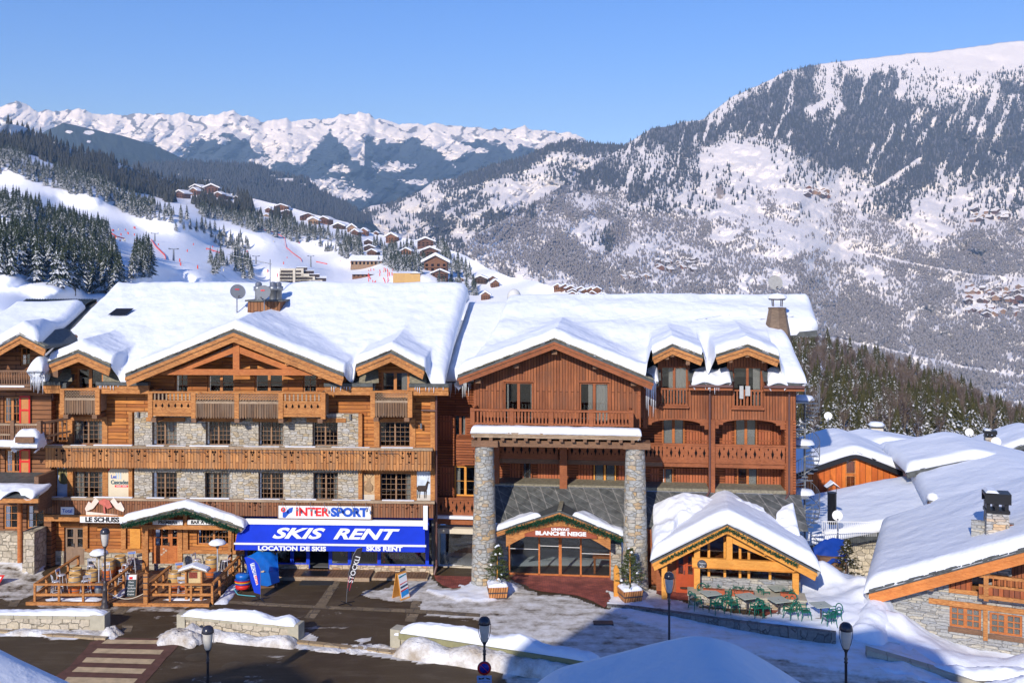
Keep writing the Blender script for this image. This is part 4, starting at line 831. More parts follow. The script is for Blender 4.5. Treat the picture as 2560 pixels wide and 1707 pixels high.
# ---- ground floor: restaurant front (left) and ski shop (right)
zB = H.z(600, 1300, 0); zS = zB + .45; m = MB()
dL = rc(160, 1318, 212, 1412); dW = rc(381, 1319, 446, 1409); wW = rc(492, 1323, 575, 1362)
uS = H.u(612)
wall_holes(m, uL, uS, 1.0, zS, [dL, dW, wW], 0, .3); m.build("ground_log_wall", w_log, B)
m = MB(); wall_holes(m, uL, uS, -.2, 1.0, [dL, dW], -.05, .3); m.build("stone_base", st_garden, B)
m = MB(); m.box(H.u(219), dW[0] - .15, -.12, -.052, .98, 1.18).box(dW[1] + .15, uS, -.12, -.052, .98, 1.18)
for x in (216, 311, 364, 452, 466, 580): u = H.u(x); m.box(u - .13, u + .13, -.14, -.053, 0 if x in (364, 452) else 1.18, zS - .1)
m.build("ground_posts", b_orange, B)
def door(parent, h, w, mat, name="door", lower=.95, leaves=2, cols=2, split=None):
    u0, u1, z0, z1 = h; f = MB().box(u0, u1, w, w + .07, z0, z0 + lower).box(u0, u1, w, w + .07, z1 - .12, z1).build(name, mat, parent); L = [(u0, u1)] if leaves == 1 else [(u0, (split or (u0 + u1) / 2)), ((split or (u0 + u1) / 2), u1)]
    g = MB(); p = MB(); k = MB()
    for a, b in L:
        g.box(a + .003, a + .12, w - .01, w + .069, z0 + lower, z1 - .12).box(b - .12, b - .003, w - .01, w + .069, z0 + lower, z1 - .12); c = cols if b - a > .7 else 1
        for j in range(1, c): x = a + (b - a) * j / c; g.box(x - .03, x + .03, w + .0, w + .05, z0 + lower, z1 - .12)
        zz = (z0 + lower + z1 - .12) / 2; g.box(a + .12, b - .12, w + .002, w + .048, zz - .03, zz + .03); p.box(a + .1, b - .1, w + .052, w + .056, z0 + lower, z1 - .12)
        k.box(a + .14, b - .14, w - .014, w - .002, z0 + .12, z0 + lower - .12)
    g.build("stiles", mat, f); p.build("pane", glass, f); k.build("panel", mat, f); MB().box(u0, u1, w + .9, w + .93, z0, z1).build("room", dark, f)  # room: near-black sheet, its colour stands in for indoor shade
    MB().box(L[0][1] - .09, L[0][1] - .05, w - .06, w - .012, z0 + .95, z0 + 1.15).build("handle", metal_d, f); return f
door(B, dL, .12, plain("door_taupe", (.26, .17, .11), .6, .2, 5)); dd = door(B, dW, .1, b_red, split=dW[0] + (dW[1] - dW[0]) * .66)
g = MB(); uu, zz = H.uz(410, 1380, .08)
for x, z in ((0, 0), (.12, .1), (-.02, .18), (-.14, -.12)):
    for k in range(6): a = k * pi / 3; g.tube((uu + x, .078, zz + z), (uu + x + .08 * math.cos(a), .078, zz + z + .08 * math.sin(a)), .016, .004, 4)
g.tube((uu - .14, .078, zz - .15), (uu + .1, .078, zz + .1), .01, n=4); g.build("edelweiss_inlay", cream, dd)
window(B, wW, .1, wo_, 4, 2, 2, fr=.07); 
MB().box(H.u(326), H.u(352), -.07, -.052, 1.2, 2.25).build("shutter", b_honey, B)
# boards with lettering over the restaurant
u0, u1, z0, z1 = rc(212, 1291, 311, 1306, -1.18); sg = MB().box(u0 - .25, u1, -1.2, -1.16, z0, z1).build("board_sign", white, B); text("lettering", "LE SCHUSS", sg, (u0 + u1) / 2 - .12, -1.215, (z0 + z1) / 2, .34, black, 1.12, 0, .012)
u0, u1, z0, z1 = rc(152, 1267, 185, 1286, -1.03); sg = MB().box(u0, u1, -1.04, -1.01, z0, z1).build("small_sign", white, B); text("lettering", "Total", sg, (u0 + u1) / 2, -1.055, (z0 + z1) / 2, .26, sblue, 1, 0, .002, .008)
# cut-out ski jumper with his curved skis
g = MB(); uu, zz = H.uz(262, 1290, -1.06); g.uz([(uu - 1.0, zz + .0), (uu + 1.0, zz - .1), (uu + .7, zz + .08), (uu - 1.0, zz + .25)], -1.08, -1.04)
for s_ in (-1, 1): g.uz([(uu + s_ * 1.0, zz + .25), (uu + s_ * .62, zz + .4), (uu + s_ * .3, zz + .8), (uu + s_ * .5, zz + 1.0), (uu + s_ * .72, zz + .68), (uu + s_ * .86, zz + .78), (uu + s_ * 1.06, zz + .4)], -1.09, -1.04)
sk = g.build("ski_cutout", plain("sign_flesh", (.78, .62, .50), .6, .12, 3), B)
g = MB().uz([(uu - .3, zz + .8), (uu - .05, zz + .95), (uu + .25, zz + .85), (uu + .42, zz + .5), (uu + .15, zz + .4), (uu + .02, zz + .55), (uu + .06, zz + .15), (uu - .04, zz + .15), (uu - .08, zz + .58), (uu - .3, zz + .68)], -1.11, -1.095); g.build("jumper_figure", plain("sign_flesh_red", (.55, .14, .10), .6, .3, 6), sk)
# porch of the restaurant
PW = -1.7; uc, zc = H.uz(462, 1268, PW); ul, zl = H.uz(306, 1307, PW); ur, zr_ = H.uz(606, 1317, PW)
PE = empty("entrance_porch", H.world(0, 0, 0), H.th, "small gabled entrance porch with snowy roof and green garland", "porch")
gr_ = gable_roof(PE, uc, zc, ul, zl, ur, zr_, PW, -.2, .12, "porch_roof", b_grey, .16, .08, False)
snow_roof("porch_snow", PE, (lambda w_: ul - .12 + 0 * w_, lambda w_: ur + .12 + 0 * w_), lambda u: PW - .05 + 0 * u, -1.0, lambda u, w_: zc - np.where(u < uc, (uc - u) * (zc - zl) / (uc - ul), (u - uc) * (zc - zr_) / (ur - uc)) + .05, .32, 120, 30, .26, seed=12, rb=.3)
a0, z0 = H.uz(356, 1313, -.8); a1, _ = H.uz(570, 1313, -.8); zt_ = H.z(460, 1312, -.8); m = MB(); m.box(a0, a1, -.85, -.65, zt_ - .22, zt_)
for x in (366, 575): u = H.u(x, -.8); m.box(u - .09, u + .09, -.83, -.67, .1, zt_ - .22)
u = H.u(462, -.8); m.box(u - .1, u + .1, -.81, -.69, zt_, zc - .3); m.build("porch_frame", b_orange, PE)
for (x0, x1, tx) in ((382, 457, "PREMIERS"), (469, 541, "BAR A VIN")):
    u0, u1, z0, z1 = rc(x0, 1299, x1, 1311, -.9); sg = MB().box(u0, u1, -.92, -.88, z0, z1).build("board_sign", white, PE); text("lettering", tx, sg, (u0 + u1) / 2, -.93, (z0 + z1) / 2, .25, black, 1.0 if x0 > 400 else .95, 0, .008, .006)
garland("garland", [(ul, PW - .1, zl - .16), (uc, PW - .1, zc - .2), (ur - .2, PW - .1, zr_ - .18)], PE, .12, 380)
# ski shop
shop = rc(614, 1330, 1072, 1411); zsill = shop[2]; m = MB(); dS = rc(772, 1330, 824, 1424)
m.box(uS, dS[0], -.05, .3, -.1, zsill).box(dS[1], uR, -.05, .3, -.1, zsill).build("shop_plinth", st_plinth, B)
m = MB(); zh = zS - .3
for x in (614, 730, 770, 826, 874, 948, 1068): u = H.u(x); m.box(u - .09, u + .09, -.02, .1, zsill if x not in (770, 826) else .25, zh)
m.box(uS, dS[0], -.03, .1, zsill + .002, zsill + .06).box(dS[1], uR, -.03, .1, zsill + .002, zsill + .06).box(uS, uR, -.01, .12, zh, zh + .1)
sh = m.build("shop_window", bluef, B); MB().box(uS, dS[0], .03, .034, zsill + .06, zh).box(dS[1], uR - .1, .03, .034, zsill + .06, zh).build("pane", glass_clear, sh)
m = MB(); m.box(uS, uR, 3.2, 3.3, 0, zh).box(uS, uR, .3, 3.2, .2, .26).box(uS, uS + .1, .12, 3.2, 0, zh).box(uR - .1, uR, .12, 3.2, 0, zh).box(uS, uR, .0, 3.2, zh + .1, zh + .14).build("shop_room", plain("shop_grey", (.12, .12, .12), .8), sh)
r = random.Random(2); cols = [red, white, black, sblue, plain("display_orange", (.6, .25, .05), .5), plain("display_pink", (.6, .05, .15), .5)]
for k in range(34):
    u = r.uniform(uS + .4, uR - .4); 
    if dS[0] - .2 < u < dS[1] + .2: continue
    g = MB(); t_ = k % 3; w_ = r.uniform(.25, 1.5); z = zsill + .08
    if t_ == 0: g.lathe([(.16, 0), (.2, .05), (.15, .12), (.06, .14)], (u, w_, z), 10)
    elif t_ == 1: g.lathe([(.06, 0), (.18, .25), (.24, .55), (.14, .62), (.06, .66), (.1, .8), (.02, .88)], (u, w_, z), 10)
    else:
        for q in range(4): g.box(u + q * .12 - .04, u + q * .12 + .04, w_, w_ + .03, z, z + r.uniform(.9, 1.5))
    g.build("display_item", cols[r.randrange(6)], sh)
# awning
wA = -.1; wF = -1.9; u0, zt_ = H.uz(612, 1309, wA); u1, _ = H.uz(1068, 1318, wA); zt_ = H.z(840, 1311, -1.05); ul, zf = H.uz(588, 1357, wF); ur, _ = H.uz(1063, 1366, wF); zf = H.z(826, 1361, wF)
aw = MB().add([(u0, -1.05, zt_), (u1, -1.05, zt_), (ur, wF, zf), (ul, wF, zf), (u0, -1.05, zt_ - .03), (u1, -1.05, zt_ - .03), (ur, wF, zf - .03), (ul, wF, zf - .03)], [(0, 1, 2, 3), (7, 6, 5, 4), (0, 3, 7, 4), (1, 5, 6, 2)]).build("awning", blue, B)
MB().box(ul, ur, wF - .01, wF + .02, H.z(826, 1377, wF), zf - .03).build("valance", blue, aw); MB().box(ul - .05, ur + .05, wF - .06, wF + .03, zf - .04, zf + .05).build("front_bar", white, aw)
wa = -1.06; a0, z0 = H.uz(615, 1296, wa); MB().box(H.u(615, wa), H.u(1066, wa), wa - .1, wa + .06, zt_ + .0, H.z(840, 1298, wa)).box(H.u(1059, wa), H.u(1070, wa), wa - .14, wa - .101, H.z(1060, 1322, wa), H.z(1060, 1262, wa)).build("white_housing", white, aw)
sl_ = math.atan2(zt_ - zf, -1.05 - wF); from mathutils import Euler
text("lettering", "SKIS", aw, H.u(741, -1.5), (-1.05 + wF) / 2 - .02, (zt_ + zf) / 2 - .0 + .02, .84, white, 1.62, .28, .03, .006, Euler((sl_, 0, 0)))
text("lettering", "RENT", aw, H.u(909, -1.5), (-1.05 + wF) / 2 - .02, (zt_ + zf) / 2 - .0 + .02, .84, white, 1.50, .28, .03, .006, Euler((sl_, 0, 0)))
zv = H.z(826, 1370.5, wF) + .02
text("lettering", "LOCATION DE SKIS", aw, H.u(730, wF), wF - .03, H.z(730, 1370.5, wF), .31, white, 1.30, 0, .014, .006); text("lettering", "SKIS RENT", aw, H.u(961, wF), wF - .03, zv, .31, white, 1.30, 0, .014, .006)
# long white shop sign with its lamps
u0, u1, z0, z1 = rc(694, 1262, 930, 1298, -1.16); sg = MB().box(u0, u1, -1.17, -1.02, z0, z1).build("shop_sign", b_brown, B)
MB().box(u0 + .06, u1 - .06, -1.19, -1.172, z0 + .05, z1 - .05).build("sign_face", white, sg); zc_ = (z0 + z1) / 2
text("lettering", "INTER", sg, H.u(780, -1.2), -1.2, zc_, .60, sred, 1.06, 0, .02, .006); text("lettering", "SPORT", sg, H.u(873, -1.2), -1.2, zc_, .60, sblue, 1.06, 0, .035, .006)
ue = H.u(717, -1.2); MB().lathe([(.13, 0), (.13, .012)], (0, 0, 0), 20).build("emblem_dot", sred, sg).data.transform(Matrix.Translation((H.u(708, -1.2), -1.19, zc_ + .12)) @ Matrix.Rotation(pi / 2, 4, 'X'))
MB().uz([(ue - .22, zc_ + .0), (ue - .05, zc_ + .02), (ue + .12, zc_ + .2), (ue + .33, zc_ + .26), (ue + .28, zc_ + .0), (ue + .1, zc_ - .1), (ue - .08, zc_ - .3), (ue - .22, zc_ - .28)], -1.2, -1.191).build("emblem_swoosh", sblue, sg)
for k in range(7):
    u = H.u(708 + k * 34.5, -1.2); zz = z1 + .14; MB().path([(u, -1.1, zz), (u, -1.35, zz + .02), (u + .1, -1.55, zz - .25)], .012, 5).lathe([(.05, -.1), (.06, 0), (.03, .05)], (u + .12, -1.58, zz - .27), 8).build("sign_lamp", metal_g, sg)
# lane of boards before the shop
m = MB(); a, b = H.u(668), H.u(1075); m.box(a, H.u(935), -1.35, -.055, .0, .2).box(H.u(935) + .01, b, -1.1, -.055, -.02, .12).build("shop_step", b_grey, B)
m = MB()
for i in range(int((b - a) / .16)):
    u = a + i * .16
    if u < H.u(935) - .1: m.box(u + .008, u + .148, -1.37, -.06, .202, .232)
    elif u > H.u(935) + .05: m.box(u + .008, u + .148, -1.12, -.06, .122, .15)
m.build("step_board", b_brown, B)
MB().box(dS[0] - .1, dS[1] + .15, -1.3, -.4, .234, .25).build("door_mat", black, B)
# chimney box, dishes and skylight on the roof
def onroof(px, py, dz=.7):
    w_ = 1.0
    for _ in range(30): u, z = H.uz(px, py, w_); w_ += ((z - dz) - main(w_)) / (-(z - 16) / 50 * -1 + sm) * .5 if False else ((z - dz) - main(w_)) / (sm + .2) * .8
    return u, w_, main(w_) + dz
u, w_, z = onroof(660, 778, .85); cb = empty("chimney_box", H.world(u, w_, z), H.th, "low board clad chimney box on the hotel roof beside grey dishes", "chimney")
MB().uz([(-1.0, -.6), (.9, -.6), (.95, .55), (-.95, .55)], 0, 1.9).build("casing", wood("wood_chimney", (.30, .13, .05), (.19, .08, .035), True, .2, 3), cb); MB().box(-1.1, 1.1, -.1, 2.0, .56, .66).build("cap", slate, cb)
for x in (-.45, .25, .5): MB().lathe([(.22, .66), (.22, 1.15), (.3, 1.2), (.3, 1.42), (.2, 1.46), (.2, 1.62), (.08, 1.7)], (x, .8 + x * .8, 0), 12).build("flue", metal_g, cb)
dishm = plain("dish_grey", (.17, .18, .19), .6, .1, 4, .3)
def dish(loc, r, rz, tilt, lab, mat, group, pole=1.2, mark=True):
    e = empty("satellite_dish", loc, rz, lab, "satellite dish", group); m = MB(); prof = [(r * t, .22 * r * t * t) for t in np.linspace(.02, 1, 8)] + [(r * 1.02, .22 * r), (r, .22 * r - .02)]
    m.lathe(prof, (0, 0, 0), 28); o = m.build("reflector", mat, e); o.data.transform(Matrix.Translation((0, -.15, pole)) @ Matrix.Rotation(pi / 2 + tilt, 4, 'X'))
    MB().tube((0, 0, -.6), (0, 0, pole), .035, n=8).tube((0, 0, pole - .05), (0, -.1, pole), .04, n=6).build("mast", metal_g, e)
    MB().path([(0, -.15, pole - r * .85), (0, -.15 - r * .9, pole - r * .55)], .018, 5).box(-.05, .05, -.15 - r * .95, -.15 - r * .82, pole - r * .6, pole - r * .45).build("feed_arm", metal_d, e)
    if mark:
        for k in range(2): MB().box(-.14 + k * .12, -.04 + k * .12, -.03, -.022, -.02, .04 + k * .0).build("red_mark", sred, e).data.transform(Matrix.Translation((0, -.17, pole + r * .35)))
    return e
u, w_, z = onroof(595, 790, .5); dish(H.world(u, w_ - .2, z), .44, .5, -.35, "dark grey satellite dish left of the chimney box, turned aside", dishm, None, 1.4)
u, w_, z = onroof(667, 795, .5); dish(H.world(u, w_ - .5, z), .45, -.1, -.4, "dark grey satellite dish in front of the chimney box", dishm, None, 1.45)
u, w_, z = onroof(668, 775, .5); an = empty("roof_antenna", H.world(u, w_ + .6, z), H.th, "thin rake aerial above the chimney box", "antenna"); m = MB().tube((0, 0, 0), (0, 0, 3.0), .03, n=6).tube((.1, 0, 2.7), (-2.6, 0, 3.3), .02, n=5)
for k in range(14): m.tube((-.1 - k * .18, -.12, 2.76 + k * .04), (-.1 - k * .18, .12, 2.76 + k * .04), .012, n=4)
m.build("aerial", metal_g, an)
u, w_, z = onroof(300, 778, .98); u1_, w1_, z1_ = onroof(300, 770, .62)
sk = MB().add([(u - .6, w_ - .3, z - .2), (u + .45, w_ - .3, z - .2), (u + .7, w_ + .3, z + .16), (u - .35, w_ + .3, z + .16)], [(0, 1, 2, 3)]).build("roof_window", black, B)
# ================================================================ red-brown residence on the right
G2 = Fr(53.9, -.11, 1390); B2 = G2.empty("residence_building", "red brown apartment chalet with two tall round stone pillars and arched galleries", "apartment building")
rc2 = G2.rc; Uz = G2.uz; u_ = G2.u; z_ = G2.z
wg = -1.8                                                      # wall of the gabled middle block
uA, uB = u_(1186, wg), u_(1600, wg); zf = z_(1390, 1064, wg); apx = Uz(1386, 847, -2.9); fL = Uz(1144, 938, -2.9); fR = Uz(1634, 950, -2.9)
hs = [rc2(1259, 955, 1333, 1062, wg), rc2(1448, 956, 1523, 1062, wg)]
m = MB(); zt = z_(1186, 950, wg) - .25; wall_holes(m, uA, uB, zf, zt, hs, wg, wg + .25)
sl = (apx[1] - fL[1]) / (apx[0] - fL[0]); sr = (apx[1] - fR[1]) / (fR[0] - apx[0]); tt = .2
zA = apx[1] - tt - (apx[0] - uA) * sl; zB_ = apx[1] - tt - (uB - apx[0]) * sr
m2 = [(uA, zt), (uB, zt), (uB, zB_), (apx[0], apx[1] - tt), (uA, zA)]
m3 = MB(); hmax = max(h[3] for h in hs); wall_holes(m3, uA, uB, zt, hmax + .01, hs, wg, wg + .25); 
m.v += []; 
if hmax > zt: m.uz([(uA, hmax + .01), (uB, hmax + .01), (uB, zB_), (apx[0], apx[1] - tt), (uA, zA)], wg, wg + .25); wall_holes(m, uA, uB, zt, hmax + .01, hs, wg, wg + .25)
else: m.uz(m2, wg, wg + .25)
m.box(uA, uA + .15, wg + .25, .2, zf, min(zA, 12)).box(uB - .15, uB, wg + .25, .2, zf, min(zB_, 12)); m.build("gable_wall", w_red, B2)
MB().box(uA - .03, uA + .12, wg - .03, wg - .002, zf, zA - .2).box(uB - .12, uB + .03, wg - .03, wg - .002, zf, zB_ - .2).build("corner_board", b_redp, B2)
for h, c in zip(hs, ([(.1, .16), (.9, .97)], [(.3, .44), (.56, .95)])):
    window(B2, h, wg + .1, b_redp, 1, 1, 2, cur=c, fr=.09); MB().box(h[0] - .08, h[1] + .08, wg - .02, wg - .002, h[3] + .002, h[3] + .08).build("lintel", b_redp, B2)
gable_roof(B2, apx[0], apx[1], fL[0], fL[1], fR[0], fR[1], -2.9, 4.2, .16, board=b_redp, bt=.34, slab=slate, deco=True)
m = MB()
for x, y in ((1386, 878), (1290, 912), (1489, 914), (1195, 950), (1584, 956)): u, z = Uz(x, y, -2.5); m.box(u - .14, u + .14, -2.55, wg, z - .16, z + .1)
m.split("purlin", b_brown, B2)
# balcony on the pillars
wb = -3.15; a, b, z0, z1 = rc2(1181, 1024, 1578, 1066, wb); zc0 = z_(1390, 1063, wb); bal = MB().box(a - .05, b + .05, wb - .08, wb + .1, z1 - .1, z1).box(a, b, wb, wb + .07, zc0, zc0 + .08).build("balcony", b_redp, B2)
m = MB(); n = 46
for k in range(n): c = a + (b - a) * (k + .5) / n; m.box(c - .045, c + .045, wb + .01, wb + .05, zc0 + .08, z1 - .1)
m.build("baluster", b_redp, bal)
m = MB()
for k in range(5): c = a + (b - a) * k / 4; m.box(c - .11, c + .11, wb - .04, wb + .08, zc0 - .02, z1 + .04)
m.split("rail_post", b_redp, bal)
MB().box(a, a + .08, wb + .1, wg - .04, zc0, z1).box(b - .08, b, wb + .1, wg - .04, zc0, z1).build("side_rail", b_redp, bal)
wl = -3.55; la, lb, lz0, lz1 = rc2(1178, 1084, 1602, 1103, wl); MB().box(la, lb, wl, wg, lz1 - .25, lz1).box(la, lb, wl - .04, wl - .003, lz1 - .12, lz1 + .02).build("ledge", b_grey, B2)
m = MB()
for k in range(14): c = la + .4 + (lb - la - .8) * k / 13; m.box(c - .09, c + .09, wl + .05, wg, lz1 - .42, lz1 - .253)
m.box(la, lb, wl + .35, wl + .65, lz1 - .75, lz1 - .425); m.build("joist", b_brown, B2)
snow_roof("ledge_snow", B2, (lambda w_: la - .05 + 0 * w_, lambda w_: lb + .05 + 0 * w_), lambda u: wl - .08 + 0 * u, wb + .2, lambda u, w_: lz1 + .02 + 0 * u, .27, 200, 14, .18, seed=21, rb=.1)
for px, sd_ in ((1211, 5), (1588, 6)):
    Y_b = 51.05 if px < 1300 else 50.35; X_ = (px - CX) / F * Y_b; p = np.array([X_, Y_b]) - G2.O; u = float(p @ G2.U); w_ = float(p @ G2.W); r = random.Random(sd_)
    prof = [(.68 - .2 * t + .012 * r.uniform(-1, 1), -.1 + (lz1 - .75 + .1) * t) for t in np.linspace(0, 1, 30)]
    MB().lathe(prof, (u, w_, 0), 26).build("stone_pillar", st_pillar, B2)
    MB().box(u - .6, u + .75, w_ - .5, w_ + .5, lz1 - .748, lz1 - .43).build("pillar_capital", b_brown, B2)
# recessed galleries below, two storeys
G1z = (z_(1390, 1160), z_(1390, 1145))
uM0, uM1 = u_(1232), u_(1600); zS0 = z_(1400, 1210); wq = 1.5
m = MB(); m.box(uM0 - .5, u_(1990), wq, wq + .2, zS0 - .3, zf + 3).build("gallery_wall", w_redh, B2)
m = MB(); zg0 = z_(1400, 1146, .0); zg1 = z_(1400, 1104, .0)
uR0, uR1 = u_(1604), u_(1990)
def carved_rail(u0, u1, z0, z1, w, mat=b_redp, name="gallery_rail", parent=None, step=.42):
    f = MB().box(u0, u1, w - .05, w + .07, z1 - .09, z1).box(u0, u1, w, w + .05, z0 + .05, z1 - .09).box(u0, u1, w - .02, w + .06, z0 - .05, z0 + .05).build(name, mat, parent or B2); g = MB(); n = max(2, int((u1 - u0) / step))
    for k in range(n):
        c = u0 + (u1 - u0) * (k + .5) / n; zc = (z0 + z1) / 2; h = (z1 - z0); g.uz([(c, zc + h * .3), (c + .03, zc + h * .12), (c + .075, zc), (c + .03, zc - h * .16), (c, zc - h * .3), (c - .03, zc - h * .16), (c - .075, zc), (c - .03, zc + h * .12)], w - .006, w - .001)
        c += (u1 - u0) / n / 2; g.uz([(c, zc + h * .33), (c + .04, zc + h * .27), (c, zc + h * .16), (c - .04, zc + h * .27)], w - .006, w - .001).uz([(c, zc - h * .1), (c + .03, zc - h * .17), (c, zc - h * .26), (c - .03, zc - h * .17)], w - .006, w - .001)
    g.build("cutout_shade", dark, f); return f  # dark inlays give the rail its hole shade by colour
carved_rail(uM0, u_(1396), zg0, zg1, 0.0); carved_rail(u_(1420), uM1 + 1.2, zg0, zg1, 0.0)
MB().box(uM0, uM1 + 1.2, .0, 1.5, zg0 - .3, zg0 - .06).build("gallery_floor", b_brown, B2)
for x in (1240, 1409): MB().box(u_(x) - .2, u_(x) + .2, -.25, .02, zS0 - .5 if x == 1409 else zS0, lz1 - .3).build("gallery_post", b_redp, B2)
MB().box(uM0, uM1, -.12, 1.45, zS0 - .12, zS0).build("gallery_sill", slate_l, B2)
def shutter(x0, y0, x1, y1, w=1.5, mat=None, P=None):
    u0, u1, z0, z1 = rc2(x0, y0, x1, y1, w); f = MB().box(u0, u1, w - .05, w - .004, z0, z1).build("shutter", mat or w_redp2, P or B2); MB().box(u0 + .04, u1 - .04, w - .07, w - .052, z0 + .15, z0 + .22).box(u0 + .04, u1 - .04, w - .07, w - .052, z1 - .35, z1 - .28).build("shutter_batten", b_redp, f)
w_redp2 = wood("shutter_board", (.42, .13, .05), (.36, .10, .04), True, .16, 4, grain=.2)
for x0, x1 in ((1275, 1300), (1343, 1366), (1366, 1400), (1446, 1482), (1545, 1575)): shutter(x0, 1158, x1, 1208)
for x0, x1, c in ((1306, 1330, [(.05, .95)]), (1484, 1540, [(.05, .45), (.6, .95)])):
    window(B2, rc2(x0, 1150, x1, 1210, 1.4), 1.35, b_honey if x0 > 1400 else b_redp, 1, 1, 2 if x0 > 1400 else 1, cur=None, fr=.07); u0, u1, z0, z1 = rc2(x0, 1152, x1, 1208, 1.36); MB().box(u0 + .1, (u0 + u1) / 2 - .1, 1.455, 1.465, z0 + .1, z1 - .1).box((u0 + u1) / 2 + .1, u1 - .1, 1.455, 1.465, z0 + .1, z1 - .1).build("curtain", curtain, B2)
# right wing: clad wall above, arched loggias below
ye = 1045; zW0 = z_(1800, 1048); zW1 = z_(1800, 958)
hd = [rc2(1652, 916, 1719, 1012, 0), rc2(1832, 917, 1906, 1018, 0)]
m = MB(); wall_holes(m, uB, uR1, zW0, zW1 - .1, hd, 0, .2)
for h, ap, fl, frt in ((hd[0], (1681, 872), (1645, 912), (1724, 912)), (hd[1], (1869, 872), (1818, 914), (1918, 914))):
    a = Uz(*ap, 0); u0, u1 = u_(fl[0]), u_(frt[0]); wall_holes(m, u0, u1, zW1 - .1, h[3] + .05, [h], 0, .2); m.uz([(u0, h[3] + .05), (u1, h[3] + .05), (u1, a[1] - .55), (a[0], a[1]), (u0, a[1] - .55)], 0, .2)
m.box(uR1 - .15, uR1, .2, 7, zW0 - 6, zW1); m.build("clad_wall", w_red, B2)
def arch(x0, x1, yb, yt):
    u0, u1 = u_(x0, 0), u_(x1, 0); z0 = zW0 - (.0); zb = z_((x0 + x1) / 2, yb); P = [(u0, zW0 - .003), (u1, zW0 - .003), (u1, zb), (u1 - .22, zb), (u1 - .22, zb + .2), (u1 - .45, zb + .2)]; n = 12; r0 = u0 + .45; r1 = u1 - .45; zt_ = z_((x0 + x1) / 2, yt)
    for k in range(n + 1): t = k / n; P.append((r1 + (r0 - r1) * t, zb + .3 + (zt_ - zb - .3) * math.sin(pi * t) ** .6))
    P += [(u0 + .45, zb + .2), (u0 + .22, zb + .2), (u0 + .22, zb)]
    mm = MB(); top = [(p[0], p[1]) for p in P]; arc = P[6:6 + n + 1]
    for (a, b) in zip(arc, arc[1:]): mm.uz([(b[0], b[1]), (a[0], a[1]), (a[0], zW0 - .003), (b[0], zW0 - .003)], .0, .18)
    mm.uz([(u1 - .45, zb + .2), (u1 - .22, zb + .2), (u1 - .22, zb), (u1, zb), (u1, zW0 - .003), (u1 - .45, zW0 - .003)], 0, .18).uz([(u0, zb), (u0 + .22, zb), (u0 + .22, zb + .2), (u0 + .45, zb + .2), (u0 + .45, zW0 - .003), (u0, zW0 - .003)], 0, .18)
    mm.build("arch_board", b_redp, B2)
arch(1608, 1772, 1072, 1049); arch(1786, 1962, 1072, 1049)
zlo = z_(1800, 1230); zr1, zr0 = z_(1800, 1110), z_(1800, 1156)
m = MB()
for x in (1779, 1973): m.box(u_(x) - .17, u_(x) + .17, -.12, .14, zlo, zW0 - .003)
m.split("loggia_post", b_redp, B2)
for a, b in ((1606, 1771), (1788, 1965)):
    f = carved_rail(u_(a), u_(b), zr0, zr1, .0, w_redp2 if False else b_redp)
    for c in np.linspace(a, b, 4)[1:3]: MB().box(u_(c) - .08, u_(c) + .08, -.04, -.008, zr0 - .05, zr1 - .09).build("rail_post", b_redp, f)
    MB().box(u_(a), u_(b), .06, 1.5, zr0 - .28, zr0 - .06).build("loggia_floor", b_redp, B2)
    MB().box(u_(a), u_(b), -.1, 1.45, zlo, zlo + .18).build("loggia_sill", slate_l, B2)
MB().box(u_(1962), uR1, .0, 1.5, zlo, zW0).build("side_panel", w_redh, B2)
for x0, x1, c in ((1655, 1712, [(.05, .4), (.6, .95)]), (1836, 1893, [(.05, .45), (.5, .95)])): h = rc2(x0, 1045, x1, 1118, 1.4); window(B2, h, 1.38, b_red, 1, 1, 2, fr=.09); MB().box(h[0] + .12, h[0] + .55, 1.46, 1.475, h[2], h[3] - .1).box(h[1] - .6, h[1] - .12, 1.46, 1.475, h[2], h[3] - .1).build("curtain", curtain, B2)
for x0, x1 in ((1716, 1750), (1752, 1770), (1895, 1930), (1932, 1960), (1806, 1830)): shutter(x0, 1062, x1, 1110)
for x0, x1 in ((1625, 1648), (1690, 1722), (1724, 1768), (1812, 1836), (1898, 1932), (1936, 1960)): shutter(x0, 1170, x1, 1222)
for x0, x1 in ((1660, 1684), (1842, 1896)): h = rc2(x0, 1168, x1, 1224, 1.4); window(B2, h, 1.38, b_red, 1, 1, 1 if x0 < 1700 else 2, fr=.08); MB().box(h[1] - .55, h[1] - .12, 1.46, 1.475, h[2], h[3] - .1).build("curtain", curtain, B2)
m = MB()
for x in (1774, 1972): u = u_(x, -.1); m.tube((u, -.2, zW1 - .2), (u, -.2, zlo + .1), .055, n=8).tube((u, -.2, zlo + .1), (u - .25, -.45, zlo - .25), .055, n=6)
m.build("downpipe", copper, B2)
# roof
wE2 = -.8; zE2 = z_(1800, 958, wE2) + .1; wR2 = 8.2; zR2 = z_(1800, 762, wR2); sm2 = (zR2 - zE2) / (wR2 - wE2); main2 = lambda w_: zE2 + sm2 * (w_ - wE2)
GG = [(apx[0], apx[1], fL[0], fL[1], fR[0], fR[1], -2.9)]
for ap, l, r_ in (((1681, 861), (1631, 886), (1757, 890)), ((1869, 862), (1790, 887), (1948, 893))):
    uc, zc = Uz(*ap, -1.4); ul, zl = Uz(*l, -1.4); ur, zr_ = Uz(*r_, -1.4); gable_roof(B2, uc, zc, ul, zl, ur, zr_, -1.4, (zc - zE2) / sm2 + wE2 + .2, .14, board=b_redp if False else b_orange, bt=.36); GG.append((uc, zc, ul, zl, ur, zr_, -1.4))
    m = MB()
    for x in (ul + .75, uc, ur - .75): z = zc - .45 - abs(x - uc) * (zc - zl) / (uc - ul); m.box(x - .1, x + .1, -1.3, .0, z - .2, z + .02)
    m.split("purlin", b_brown, B2)
